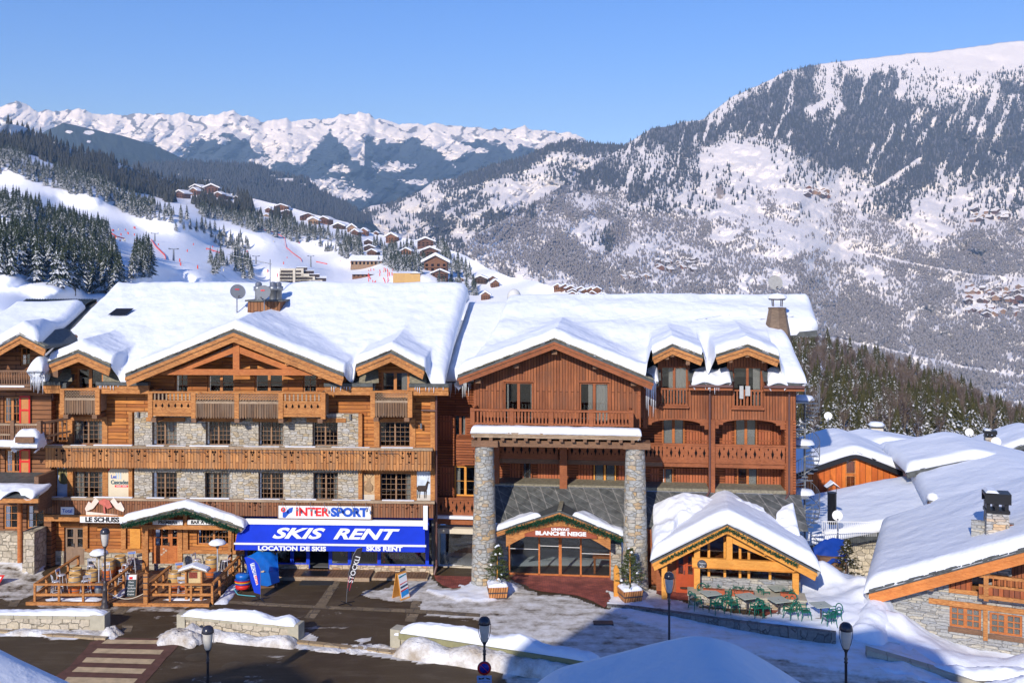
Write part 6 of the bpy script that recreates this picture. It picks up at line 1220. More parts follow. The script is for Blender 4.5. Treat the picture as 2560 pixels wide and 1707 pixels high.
snow_bank("snow_bank", [gr(0, 1583), gr(120, 1585), gr(255, 1580)], .6, .16, snow_dirty, "thin dirty snow along the foot of the left wall", 9, .8)
W3 = [gr(990, 1612), gr(1120, 1626), gr(1300, 1655), gr(1500, 1690)]
e, L, dz = low_wall(W3[0], W3[3] + Vector((0, -.1, 0)), .5, "low wall with an olive beam under deep snow beside the drive", concrete, .4)
MB().box(.3, L - .2, -.34, -.25, .42, .66).build("guard_beam", plain("olive_beam", (.26, .24, .12), .7, .2, 4), e); MB().box(-.12, .35, -.3, .3, -.3, .78).build("end_block", concrete, e)
snow_bank("wall_snow", [p + Vector((0, 0, .62 + float(gz(p.x, p.y)))) for p in (gr(994, 1612), gr(1120, 1626), gr(1300, 1655), gr(1496, 1690))], .8, .42, snow, "deep snow on the wall with the olive beam", 11, .5)
snow_bank("snow_bank", [p + Vector((0, -.75, float(gz(p.x, p.y)))) for p in (gr(1000, 1612), gr(1120, 1630), gr(1300, 1655), gr(1520, 1692))], 1.15, .55, snow_dirty, "dirty snow piled before the wall with the olive beam", 12, .45)
snow_bank("snow_bank", [gr(860, 1624), gr(950, 1622), gr(1050, 1640), gr(1110, 1650)], 1.0, .22, snow_dirty, "crumbly grey snow along the mouth of the drive", 13, 1.0, .08)
snow_bank("snow_bank", [gr(700, 1616), gr(780, 1622), gr(860, 1628)], .6, .08, snow_dirty, "flat dirty snow left by the plough at the drive", 14, 1.0, .1)
for lab, x, y, s_ in (("manhole cover on the road right of the crossing", 492, 1641, 1), ("manhole cover near the lamp post shadow", 583, 1664, 1), ("manhole cover at the road edge below the drive", 588, 1663, 0)):
    if s_ == 0: x, y = 583, 1700
    p = gr(x, y); e = tag(MB().lathe([(.46, .0), (.44, .008), (.01, .008)], (p.x, p.y, .002), 24).build("manhole_cover", plain("manhole_brown" + str(y), (.065, .045, .025), .7, .3, 5)), lab, "manhole cover", "manhole covers in the road")
p = G_(1508, 1558); tag(MB().box(p.x - .45, p.x + .45, p.y - .25, p.y + .25, p.z - .05, p.z + .06).build("drain_grate", metal_d), "black drain grate in the trodden snow of the street", "drain")
p = gr(793, 1455); tag(MB().box(p.x - .85, p.x + .85, p.y - .5, p.y + .5, .01, .03).build("rubber_mat", plain("rubber", (.035, .035, .035), .8, .3, 8)), "large black rubber mat on the asphalt before the shop step", "mat")
# ---------------------------------------------------------------- roofs at our feet and the house behind us that throws the big shadow
def eave_roof(name, prof, y0, y1, lab, thick=1.2):
    n = 26; P = np.array(prof, float); xs = np.linspace(P[0, 0], P[-1, 0], 140); zs = np.interp(xs, P[:, 0], P[:, 1]); k = np.ones(9) / 9; zp = np.pad(zs, 4, mode='edge'); zp[:4] = zs[0] + (zs[0] - zs[4]) * np.arange(4, 0, -1) / 4; zp[-4:] = zs[-1] + (zs[-1] - zs[-5]) * np.arange(1, 5) / 4; zs = np.convolve(zp, k, 'valid')
    ys = np.linspace(y1, y0, n); V = []
    for j, y in enumerate(ys): d = y1 - y; dz = -.5 * (1 - min(1, d / .7)) ** 2; V.append(np.stack([xs, xs * 0 + y, zs + .30 + dz + .05 * fbm(xs * .8, xs * 0 + y * .8, 3, 3)], -1))
    b = V[0].copy(); b[:, 2] -= thick; V = np.stack([b] + V, 1); e = empty(name, (0, 0, 0), 0, lab, "roof", "snowy roofs below the viewpoint"); np_mesh("roof_snow", V.reshape(-1, 3), grid_faces(V.shape[0], V.shape[1]), snow_soft, e, True)
    b2 = [(x, z - 1.0) for x, z in zip(xs, zs)]; m = MB(); m.prism([(x, y0, z) for x, z in b2] + [(xs[-1], y0, -1), (xs[0], y0, -1)], (0, y1 - y0 - .3, 0)); m.build("house_body", cream, e); return e
def prf(pts, Y): return [((x - CX) / F * Y, 16 - (y - HY) / F * Y) for x, y in pts]
eave_roof("snowy_gable_roof", prf([(1290, 1760), (1340, 1716), (1371, 1691), (1401, 1676), (1510, 1648), (1595, 1626), (1677, 1606), (1712, 1599), (1748, 1600), (1800, 1614), (1850, 1640), (1900, 1668), (1959, 1707), (2080, 1780)], 14), 5, 14, "blue shaded snowy roof hump in the bottom middle foreground")
eave_roof("snowy_gable_roof", prf([(-260, 1480), (-100, 1567), (0, 1620), (82, 1661), (180, 1706), (260, 1745)], 22), 12, 22, "pale snowy roof corner cutting the bottom left of the view")
SA = math.tan(SUN_AZ - pi); SE = math.tan(SUN_EL) / math.cos(SUN_AZ - pi); YP = -3.0
def shp(x, y, z=0.0): p = gr(x, y, z); return (p.x - (p.y - YP) * SA, p.z + (p.y - YP) * SE)
sil = [shp(1225, 1712), shp(1299, 1643), shp(1401, 1602), shp(1527, 1522), shp(1600, 1492), shp(1680, 1490), shp(1760, 1512), shp(1860, 1535), shp(1960, 1548, -.1), shp(2100, 1580, -.2), shp(2200, 1580, -.6), shp(2330, 1640, -2)]
P = [(sil[0][0] - .4, 6)] + sil + [(sil[-1][0] + .3, 6)]; hb = empty("neighbour_house", (0, 0, 0), 0, "tall house behind the viewpoint, not in the picture", "house")
MB().prism([(x, YP, z) for x, z in P], (0, -2.5, 0)).build("house_body", cream, hb)
sil2 = [shp(376, 1712), shp(470, 1690), shp(562, 1673), shp(640, 1655), shp(696, 1651), shp(737, 1664), shp(778, 1693), shp(796, 1712)]
MB().prism([(x, YP, z) for x, z in [(sil2[0][0] - .2, 6)] + sil2 + [(sil2[-1][0] + .2, 6)]], (0, -2, 0)).build("side_wing", cream, hb)
# ================================================================ left neighbour
N = Fr(52.0, -.0456, 40); Bn = N.empty("neighbour_chalet", "brown timber chalet at the left edge with red framed shutters", "chalet"); nrc = N.rc
hn = [nrc(8, 992, 50, 1057), nrc(12, 1124, 50, 1182), nrc(50, 868, 76, 914, .0), nrc(8, 1262, 44, 1322), nrc(66, 1262, 110, 1322)]
u0, u1 = N.u(-120), N.u(128); zt = N.z(60, 905); m = MB(); wall_holes(m, u0, u1, -.3, zt, hn, 0, .25); a = N.uz(51, 850); m.uz([(N.u(-10), zt), (N.u(112), zt), (a[0], a[1])], 0, .25) if False else None
wall_holes(m, N.u(-5), N.u(105), zt, hn[2][3] + .02, [hn[2]], 0, .25); m.uz([(N.u(-5), hn[2][3] + .02), (N.u(105), hn[2][3] + .02), a], 0, .25); m.box(u1 - .3, u1, .25, 7, 0, zt - .3); m.build("timber_wall", wood("wood_brown_wall", (.33, .14, .06), (.24, .10, .04), plank=.24, gap=.02), Bn)
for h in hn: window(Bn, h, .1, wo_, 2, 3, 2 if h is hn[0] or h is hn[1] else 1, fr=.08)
for y0, y1 in ((989, 1058), (1122, 1182)):
    for s_, (x0, x1) in enumerate(((50, 77), (-30, -2))): a0, a1, z0, z1 = nrc(x0, y0, x1, y1, -.05); f = MB().box(a0, a1, -.1, -.06, z0, z1).build("shutter", plain("shutter_orange" + str(y0 + s_), (.52, .22, .07), .6, .15, 6), Bn); MB().box(a0, a0 + .09, -.13, -.102, z0, z1).box(a1 - .09, a1, -.13, -.102, z0, z1).box(a0 + .09, a1 - .09, -.13, -.102, z0 + .9 * (z1 - z0) / 2, z0 + .9 * (z1 - z0) / 2 + .1).box(a0 + .09, a1 - .09, -.13, -.102, z1 - .09, z1).build("red_frame", red, f)
zE3 = N.z(40, 905, -1.2) ; zR3 = N.z(60, 745, 7.5); s3 = (zR3 - .2 - zE3) / 8.7; mn = lambda w_: zE3 + s3 * (w_ + 1.2)
ga = N.uz(51, 834, -1.6); gl_ = N.uz(-40, 885, -1.6); g2_ = N.uz(114, 866, -1.6); gable_roof(Bn, ga[0], ga[1], gl_[0], gl_[1], g2_[0], g2_[1], -1.6, 3.2, .14, board=b_orange, bt=.36)
uV = pl([(-1.2, N.u(118, -1.2)), (2, N.u(150, 2)), (8.2, N.u(240, 7.5))]); uVe = float(N.u(240, 7.5))
m = MB(); m.prism([(u0, .4, mn(.4) - .1), (u0, 7.5, mn(7.5) - .1), (u0, 7.5, mn(7.5) - .3), (u0, .4, mn(.4) - .3)], (uV(3) - u0, 0, 0)); m.build("roof", slate, Bn)
m = MB(); v0 = Vector((N.u(133, -1.0), -1.0, mn(-1.0))); v1 = Vector((N.u(246, 7.7), 7.7, mn(7.7) + .1)); m.prism([v0 + Vector((-.15, 0, -.2)), v0 + Vector((.25, 0, -.25)), v0 + Vector((.25, 0, -.9)), v0 + Vector((-.15, 0, -.8))], v1 - v0).build("verge_board", b_brown, Bn)
m = MB(); n = 26; za, zb = mn(6.2) + .12, mn(7.5) + .12; x1 = N.u(236, 7.5)
m.add([(u0, 6.2, za), (x1 - .3, 6.2, za), (x1, 7.6, zb), (u0, 7.6, zb), (x1, 7.8, zb), (u0, 7.8, zb), (x1, 7.8, zb - .5), (u0, 7.8, zb - .5)], [(0, 1, 2, 3), (3, 2, 4, 5), (5, 4, 6, 7)])
for k in range(n): x = u0 + (x1 - u0) * k / n; m.beam((x, 6.2, za + .02), (x, 7.6, zb + .02), .05, .06)
m.build("metal_ridge", metal_roof, Bn)
def zn(u, w_):
    z = mn(w_) + 0 * u; s1 = (ga[1] - gl_[1]) / (ga[0] - gl_[0]); s2 = (ga[1] - g2_[1]) / (g2_[0] - ga[0]); g = ga[1] - np.where(u < ga[0], (ga[0] - u) * s1, (u - ga[0]) * s2); return smax(z, g - 3.0 * ((u - g2_[0]).clip(0) + (gl_[0] - u).clip(0)), .3)
snow_roof("roof_snow", Bn, (lambda w_: u0 + 0 * w_, lambda w_: uV(w_) - .25), lambda u: np.where((u > gl_[0]) & (u < g2_[0]), -1.65, -1.25), 6.3, zn, .62, 160, 60, .5, seed=41, rb=.6)
a0, a1, z0, z1 = nrc(-60, 925, 76, 968, -1.3)
f = MB().box(a0, a1, -1.35, -1.22, z1 - .1, z1).box(a0, a1, -1.33, -1.24, z0 + .05, z0 + .18).box(a0, a1 + .1, -1.4, 0, z0 - .12, z0 + .02).build("balcony", b_brown, Bn); g = MB()
for k in range(22): c = a0 + (a1 - a0) * (k + .5) / 22; g.box(c - .03, c + .03, -1.31, -1.26, z0 + .18, z1 - .1)
g.build("baluster", b_brown, f); MB().box(a0, a1 - .3, -1.36, -1.1, z0 + .022, z0 + .1).build("floor_snow", snow, f)
uq = N.u(95, -1.3); snow_roof("hanging_snow", Bn, (lambda w_: N.u(76, -1.3) + 0 * w_, lambda w_: N.u(116, -1.3) + 0 * w_), lambda u: -1.7 + 0 * u, 0.3, lambda u, w_: N.z(95, 925, -1.3) + 0 * u, .8, 40, 20, .6, seed=44, rb=.5, mat=snow); icicles(Bn, [((N.u(76, -1.5), -1.5, N.z(95, 925, -1.5)), (N.u(112, -1.5), -1.5, N.z(95, 925, -1.5)), 14)], .5, 1.3, 12)
a0, a1, z0, z1 = nrc(-60, 1058, 100, 1112, -1.6); f = MB().box(a0, a1, -1.66, -1.55, z1 - .1, z1).box(a0, a1, -1.64, -1.57, z0 + .5, z0 + .58).box(a0, a1 - .1, -1.9, 0, z0 - .1, z0).build("balcony", b_grey, Bn)
for px in (33, 100): u = N.u(px, -1.6); MB().box(u - .1, u + .1, -1.72, -1.5, z0 - .2, z1 + .15).build("balcony_post", b_brown, f)
g = MB(); 
for k in range(30): c = a0 + (a1 - a0) * (k + .5) / 30; g.box(c - .03, c + .03, -1.63, -1.58, z0, z1 - .1)
g.beam((a1, -1.6, z1), (a1 + .9, -.2, z1 + .1), .1, .12).beam((a1, -1.6, z0 + .4), (a1 + .9, -.2, z0 + .5), .08, .1)
for k in range(7): t = k / 7; g.box(a1 + .9 * t, a1 + .9 * t + .05, -1.6 + 1.4 * t, -1.55 + 1.4 * t, z0 + .1, z1)
g.build("baluster", b_brown, f); snow_roof("balcony_snow", Bn, (lambda w_: N.u(36, -1.9) + 0 * w_, lambda w_: N.u(102, -1.9) + 0 * w_), lambda u: -2.25 + 0 * u, -1.3, lambda u, w_: z0 + .02 + 0 * u, .85, 40, 20, .45, seed=45, rb=.3, mat=snow, wob=.2)
MB().box(N.u(40, -2.3), N.u(86, -2.3), -2.4, -2.27, z0 + .25, z0 + .55).build("flower_box", b_brown, Bn)
snow_roof("balcony_snow", Bn, (lambda w_: a0 + 0 * w_, lambda w_: N.u(36, -1.9) + 0 * w_), lambda u: -1.95 + 0 * u, -1.6, lambda u, w_: z0 + .02 + 0 * u, .25, 40, 10, .2, seed=46, rb=.1, mat=snow)
# entrance roof with slates and melting snow
pa = N.uz(30, 1215, -3.0); m = MB(); m.add([(N.u(-80, -3.2), -3.2, N.z(40, 1245, -3.2)), (N.u(96, -3.2), -3.2, N.z(60, 1245, -3.2)), (N.u(116, -.1), -.1, N.z(60, 1180, -.1)), (N.u(-80, -.1), -.1, N.z(60, 1180, -.1))], [(0, 1, 2, 3)]); er = m.build("entrance_roof", slate, Bn); m = MB().box(N.u(-80, -3.2), N.u(97, -3.2), -3.26, -3.12, N.z(40, 1256, -3.2), N.z(40, 1246, -3.2)).build("eave_beam", b_orange, er)
snow_roof("entrance_snow", Bn, (lambda w_: N.u(-80, -3) + 0 * w_, lambda w_: N.u(90, -3) + .1 * (w_ + 3)), lambda u: -3.1 + .25 * np.sin(u * 4) + 0 * u, -1.7, lambda u, w_: N.z(40, 1245, -3.2) + .03 + (w_ + 3.2) / 3.1 * (N.z(60, 1180, -.1) - N.z(40, 1245, -3.2)), .22, 70, 20, .3, seed=47, rb=.8, mat=snow, wob=.2)
MB().box(N.u(108, -1), N.u(108, -1) + .22, -1.9, -.1, N.z(60, 1270, -1), N.z(60, 1182, -1)).build("verge_panel", b_brown, Bn)
m = MB()
for px in (50,): u = N.u(px, -1.35); m.tube((u, -1.35, .9), (u, -1.35, N.z(40, 1240, -1.35)), .13, n=8)
m.build("entrance_post", b_red, Bn); MB().box(N.u(-80), N.u(46, -.4), -.5, -.06, -.2, N.z(30, 1330, -.4)).box(N.u(58, -1.2), N.u(88, -1.2), -1.3, -.06, -.2, N.z(70, 1328, -1.2)).build("stone_base", st_garden, Bn); MB().box(N.u(46, -.4), N.u(46, -.4) + .05, -.5, -.4, 1, 1.1).build("notice", white, Bn)
def grp(px, py, z=0): p = gr(px, py, z); return Vector((p.x, p.y, float(gz(p.x, p.y))))
e = empty("wooden_shrine", grp(32, 1407), .1, "little gabled wooden cabinet by the entrance at the left edge", "cabinet"); MB().box(-.33, .33, -.25, .25, .05, .9).build("cabinet_body", b_brown, e); MB().box(-.33, -.26, -.27, -.252, .05, 1.1).box(.26, .33, -.27, -.252, .05, 1.1).uz([(-.33, 1.1), (.33, 1.1), (0, 1.28)], -.27, .25).box(-.33, -.28, -.25, .25, .9, 1.1).box(.28, .33, -.25, .25, .9, 1.1).box(-.28, .28, .2, .25, .9, 1.1).build("frame", b_orange, e); MB().prism([(-.48, -.4, 1.0), (0, -.4, 1.32), (0, -.4, 1.38), (-.5, -.4, 1.05)], (0, .75, 0)).prism([(.48, -.4, 1.0), (0, -.4, 1.32), (0, -.4, 1.38), (.5, -.4, 1.05)], (0, .75, 0)).build("roof", b_grey, e)
# ---- barrels, stools, heaters on the terrace
DK = .14
e = empty("terrace_deck", (-18.85, 50.4, 0), -.03, "board terrace deck in front of the restaurant", "deck"); m = MB(); 
for i in range(60): x = -4.4 + i * .147; m.box(x, x + .135, -2.6, 2.6, .08, DK)
m.build("deck_board", b_brown, e); MB().box(-4.45, 4.45, -2.68, -2.6, -.1, DK + .01).box(-4.4, 4.4, -2.6, 2.6, -.2, .078).build("edge_beam", b_orange, e)
def barrel(x, y, lab, c=orange_b, h=.98, dz=DK, grp_="wine barrels used as tables on the terrace"):
    e = empty("wine_barrel", (x, y, dz), rnd.random() * 6, lab, "barrel", grp_); q = lambda t: .27 + .07 * math.sin(pi * t)
    MB().lathe([(q(t) , h * t) for t in np.linspace(0, .5, 7)], (0, 0, 0), 18).build("lower_staves", c, e); MB().lathe([(q(t), h * t) for t in np.linspace(.502, 1, 7)] + [(q(1) - .03, h), (q(1) - .04, h - .03)], (0, 0, 0), 18).build("upper_staves", honey_b, e)
    MB().lathe([(.25, h - .04), (.01, h - .03)], (0, 0, 0), 18).build("barrel_head", top_b, e)
    for t in (.06, .28, .72, .94): MB().lathe([(q(t - .02) + .008, h * (t - .02)), (q(t + .02) + .008, h * (t + .02))], (0, 0, 0), 18).build("hoop", metal_g, e)
    return e
for x, y, l in ((-21.5, 49.0, "front barrel of the cluster in the left terrace pen"), (-21.95, 50.1, "rear left barrel of the cluster in the left terrace pen"), (-21.0, 49.75, "orange bellied barrel right of the cluster in the left pen"), (-20.9, 51.6, "barrel beside the left patio heater"), (-20.6, 52.3, "farthest barrel of the left pen near the wall"), (-15.7, 52.0, "barrel under the restaurant window by the right heater"), (-16.8, 49.6, "barrel left of the little display cabinet"), (-16.15, 49.5, "barrel half hidden behind the display cabinet")): barrel(x, y, l)
def stool(x, y, rz, lab, slat=None, gname="chrome high stools on the terrace"):
    e = empty("bar_stool", (x, y, DK), rz, lab, "stool", gname); m = MB(); 
    MB().lathe([(.19, .74), (.2, .76), (.17, .78), (.01, .775)], (0, 0, 0), 14).build("seat", chrome, e)
    for sx in (-1, 1):
        for sy in (-1, 1): MB().tube((.14 * sx, .14 * sy, .75), (.21 * sx, .21 * sy, 0), .018, n=5).build("leg", chrome, e)
    m.path([(.19, .19, .25), (-.19, .19, .25), (-.19, -.19, .25), (.19, -.19, .25), (.19, .19, .25)], .016, 5).build("footrest", chrome, e)
    m = MB().path([(-.16, .15, .76), (-.19, .2, 1.05), (.19, .2, 1.05), (.16, .15, .76)], .018, 5); m.build("back_frame", chrome, e); MB().box(-.17, .17, .185, .2, .93, 1.02).build("back_slat", slat or chrome, e); return e
blue_s = plain("slat_blue", (.15, .25, .55), .5)
ST = [(-22.5, 49.7, 1.5, "stool with a pale blue slat by the left rail", blue_s), (-22.3, 48.7, 2.2, "chrome stool nearest the front left corner of the pen", None), (-20.9, 48.8, 3.9, "chrome stool before the orange bellied barrel", None), (-20.6, 50.6, .6, "chrome stool behind the orange bellied barrel", white), (-21.7, 51.3, .2, "chrome stool behind the barrel cluster", None), (-19.95, 51.5, 4.5, "chrome stool right of the heater barrel", None), (-19.75, 50.5, 5.0, "chrome stool by the ramp rail", None), (-20.1, 52.6, .3, "stool with a blue slat by the stone base", blue_s), (-16.6, 52.4, 1.3, "chrome stool left of the window barrel", None), (-15.0, 52.2, 4.6, "dark stool right of the window barrel", metal_d), (-16.9, 50.6, .4, "stool with a blue slat behind the right pen barrels", blue_s), (-16.1, 48.6, 3.3, "chrome stool in front of the right pen barrels", None)]
for s_ in ST: stool(*s_)
def heater(x, y, lab):
    e = empty("patio_heater", (x, y, DK), 0, lab, "patio heater", "snow capped patio heaters"); MB().lathe([(.21, 0), (.22, .04), (.2, .62), (.17, .66), (.04, .68)], (0, 0, 0), 16).build("gas_housing", metal_g, e); MB().tube((0, 0, .66), (0, 0, 1.85), .03, n=8).build("pole", chrome, e); MB().lathe([(.06, 1.82), (.1, 1.98), (.12, 2.0), (.42, 2.05), (.44, 2.07), (.05, 2.12)], (0, 0, 0), 18).build("reflector", metal_g, e); MB().lathe([(.42, 2.06), (.43, 2.12), (.3, 2.24), (.02, 2.3)], (0, 0, 0), 16).build("cap_snow", snow, e)
heater(-20.25, 48.8, "snow capped patio heater in the left terrace pen"); heater(-14.97, 50.6, "snow capped patio heater by the ski shop rail")
def fence(pts, h, lab, n=None, group="orange rail fences of the terrace", rails=(.0, .5), mat=b_orange):
    P = [Vector(p) for p in pts]; e = empty("rail_fence", P[0], 0, lab, "fence", group); O = P[0]; P = [p - O for p in P]; m = MB()
    for a, b in zip(P, P[1:]):
        for k, r_ in enumerate(rails): m.beam(a + Vector((0, 0, h - .04 - r_)), b + Vector((0, 0, h - .04 - r_)), .16 if k == 0 else .05, .07 if k == 0 else .12)
        L = (b - a).length; q = max(1, round(L / 1.15))
        for i in range(0 if (a - P[0]).length < .01 else 1, q + 1): c = a.lerp(b, i / q); MB().box(c.x - .05, c.x + .05, c.y - .05, c.y + .05, c.z - .1, c.z + h - .08).build("fence_post", mat, e)
    m.build("rail", mat, e)
x0, x1, x2, x3, yf, yb = -23.0, -19.5, -17.5, -14.45, 48.0, 52.8
fence([(x0, yb, 0), (x0, yf, 0), (x1, yf, 0), (x1, 51, 0)], 1.0, "rail fence round the left terrace pen"); fence([(x2, 51, 0), (x2, yf, 0), (x3, yf, 0), (x3, yb, 0)], 1.0, "rail fence round the right terrace pen")
snow_bank("snow_patch", [(x0 + .2, yf + .3, DK), (x1 - .3, yf + .25, DK)], .6, .1, snow, "thin snow on the deck inside the left front rail", 51, .8, .1); snow_bank("snow_patch", [(x1 + .25, 50.6, DK), (x1 + .2, yf + .2, DK)], .45, .08, snow, "thin snow on the ramp beside the left pen", 52, .8, .1); snow_bank("snow_patch", [(x2 + .3, yf + .25, DK), (x3 - .2, yf + .3, DK)], .4, .07, snow, "thin snow on the deck inside the right front rail", 53, .8, .1)
snow_bank("snow_patch", [(x3 + .35, 51.5, 0), (x3 + .4, 47.9, 0)], .7, .1, snow, "shaded snow outside the right pen rail", 54, .8, .1)
e = empty("rope_post", (-17.55, 47.75, 0), 0, "thick wooden post holding the ramp rope", "post"); MB().box(-.1, .1, -.1, .1, 0, 1.55).box(-.3, .3, -.12, .12, 0, .08).build("post", b_orange, e)
for k in range(4): MB().box(-.13, .13, -.12, -.102, .5 + k * .3, .55 + k * .3).build("iron_band", metal_d, e)
e = empty("barrier_rope", (-19.4, 47.8, 0), 0, "sagging pale rope across the terrace ramp", "rope"); MB().path([(t * 1.8, 0, .62 - .3 * math.sin(pi * t)) for t in np.linspace(0, 1, 12)], .02, 5).build("rope", cream, e)
def aboard(x, y, rz, lab, board, h=1.15, w_=.56):
    e = empty("sandwich_board", (x, y, 0.02), rz, lab, "sandwich board"); 
    for s_ in (-1, 1):
        m = MB(); m.prism([(-w_ / 2, s_ * .28, 0), (w_ / 2, s_ * .28, 0), (w_ / 2, s_ * .03, h), (-w_ / 2, s_ * .03, h)], (0, s_ * .03, 0)); f = m.build("frame", b_brown if board == 'menu' else b_honey, e)
        if s_ == -1: 
            m = MB(); a, b = .05, .95
            if board == 'menu': m.prism([(-w_ / 2 + .05, -.28 + .25 * .06, h * .06), (w_ / 2 - .05, -.28 + .25 * .06, h * .06), (w_ / 2 - .05, -.28 + .25 * .76, h * .76), (-w_ / 2 + .05, -.28 + .25 * .76, h * .76)], (0, -.04, 0)).build("chalkboard", plain("chalk_slate", (.05, .07, .07), .8), f); MB().prism([(-w_ / 2 + .05, -.28 + .25 * .78, h * .78), (w_ / 2 - .05, -.28 + .25 * .78, h * .78), (w_ / 2 - .05, -.28 + .25 * .97, h * .97), (-w_ / 2 + .05, -.28 + .25 * .97, h * .97)], (0, -.04, 0)).build("poster_strip", white, f); MB().box(-.1, .05, -.14, -.12, h * .8, h * .9).build("red_blob", sred, f)
            else: m.prism([(-w_ / 2 + .04, -.28 + .25 * .06, h * .06), (w_ / 2 - .04, -.28 + .25 * .06, h * .06), (w_ / 2 - .04, -.28 + .25 * .95, h * .95), (-w_ / 2 + .04, -.28 + .25 * .95, h * .95)], (0, -.04, 0)).build("poster", white, f)
            rt = Euler((pi / 2 - math.atan2(.25, h), 0, 0))
            if board == 'menu':
                for k, tx in enumerate(("Menu", "Soupe", "Tartiflette", "Fondue", "Crepes")): z = h * (.68 - k * .12); text("lettering", tx, f, 0, -.28 + .25 * z / h - .05, z, .11, white, 1, .2, 0, .002, rt)
            else:
                for k, (mt, z0, z1) in enumerate(((plain("poster_sky", (.02, .25, .6), .5), .1, .3), (plain("poster_red", (.55, .03, .03), .5), .3, .36), (plain("poster_navy", (.02, .06, .12), .5), .42, .5), (red, .56, .6), (plain("poster_teal", (.0, .2, .25), .5), .82, .88))): MB().prism([(-w_ / 2 + .06, -.28 + .25 * z0, h * z0), (w_ / 2 - .06, -.28 + .25 * (z0 + .04), h * (z0 + .08)), (w_ / 2 - .06, -.28 + .25 * (z1 + .02), h * (z1 + .05)), (-w_ / 2 + .06, -.28 + .25 * z1, h * z1)], (0, -.048, 0)).build("poster_figure", mt, f)
    return e
aboard(-18.7, 49.0, .1, "chalkboard menu stand on the terrace ramp", 'menu'); aboard(-5.45, 48.9, .9, "white poster sandwich board on the trodden snow by the shop", 'poster', 1.25, .62)
e = empty("display_cabinet", (-15.4, 48.25, .62), 0, "small gabled menu cabinet with snow on its roof at the right pen", "cabinet"); MB().box(-.42, .42, -.12, .12, 0, .08).box(-.42, -.34, -.12, .12, .08, .95).box(.34, .42, -.12, .12, .08, .95).uz([(-.45, .95), (.45, .95), (0, 1.12)], -.12, .12).box(-.34, .34, .05, .1, .08, .95).build("cabinet_frame", b_orange, e); MB().box(-.34, .34, .03, .049, .1, .93).build("notice", plain("notice_cream", (.6, .45, .22), .7), e); MB().box(-.26, .14, .01, .028, .55, .85).build("photo", plain("photo_red", (.25, .05, .03), .6, .8, 20), e); MB().box(-.42, -.3, -.1, .1, -.62, 0).box(.3, .42, -.1, .1, -.62, 0).build("leg", b_orange, e)
m = MB().prism([(-.72, -.3, .9), (0, -.3, 1.12), (0, -.3, 1.17), (-.75, -.3, .95)], (0, .6, 0)).prism([(.72, -.3, .9), (0, -.3, 1.12), (0, -.3, 1.17), (.75, -.3, .95)], (0, .6, 0)); m.build("roof", b_grey, e); MB().prism([(-.7, -.3, .97), (0, -.3, 1.18), (0, -.3, 1.28), (-.66, -.3, 1.05)], (0, .58, 0)).prism([(.7, -.3, .97), (0, -.3, 1.18), (0, -.3, 1.28), (.66, -.3, 1.05)], (0, .58, 0)).build("roof_snow", snow, e)
# ---- feather flags
def flag(x, y, rz, lab, mat, prof, pole_h, base=True):
    e = empty("feather_flag", (x, y, 0), rz, lab, "flag"); m = MB()
    m.path([(0, 0, .05)] + [(px_, 0, pz) for px_, pz in prof[1]], .014, 6).build("pole", metal_g, e); P = prof[0]; f = MB().prism([(px_, -.006, pz) for px_, pz in P], (0, .012, 0)).build("banner", mat, e)
    g = MB()
    for k in range(4): a = k * pi / 2 + .5; g.beam((0, 0, .03), (.45 * math.cos(a), .45 * math.sin(a), .015), .05, .03)
    g.build("base_cross", black, e); return e, f
pf = ([(.02, .5), (.2, .62), (.42, 1.3), (.62, 2.1), (.78, 2.6), (.72, 2.66), (.5, 2.6), (.32, 2.3), (.12, 1.5)], [(.02, .5), (.12, 1.5), (.32, 2.3), (.5, 2.6), (.72, 2.66)])
e, f = flag(-8.0, 48.1, .25, "tall black feather flag on the asphalt before the ski shop", plain("flag_black", (.035, .028, .03), .6, .2, 3), pf, 2.7)
ROT = lambda a: Euler((pi / 2, -a, 0)); 
text("lettering", "STOCKLI", f, .38, -.012, 1.62, .33, white, 1.0, 0, .004, .002, Matrix.Rotation(-1.27, 3, 'Y').to_4x4().to_quaternion() @ Euler((pi / 2, 0, 0)).to_quaternion() if False else Euler((pi / 2, -1.27, 0)))
for a, b in (((.05, .75), (.14, 1.3)), ((.14, .62), (.3, 1.25))): MB().beam((a[0], -.012, a[1]), (b[0], -.012, b[1]), .01, .03, (0, 1, 0)).build("red_flame", sred, f)
pf2 = ([(.0, .25), (.0, 1.45), (-.12, 1.75), (-.32, 1.98), (-.62, 2.1), (-.78, 2.08), (-.62, 1.6), (-.46, .9), (-.3, .35)], [(0, .25), (.0, 1.45), (-.12, 1.75), (-.32, 1.98), (-.62, 2.1)])
e, f = flag(-12.3, 48.7, .1, "blue feather flag with reversed lettering beside the tarp", bluef, pf2, 2.1)
MB().prism([(-.5, -.015, 1.75), (-.3, -.015, 1.82), (-.12, -.015, .75), (-.2, -.015, .7)], (0, .008, 0)).build("white_band", white, f)
tx = text("lettering", "SPORT", f, -.34, -.02, 1.5, .2, sblue, -1.0, 0, .003, .002, Euler((pi / 2, 1.4, 0))); tx = text("lettering", "INTER", f, -.21, -.02, .98, .16, sred, -1.0, 0, .003, .002, Euler((pi / 2, 1.4, 0)))
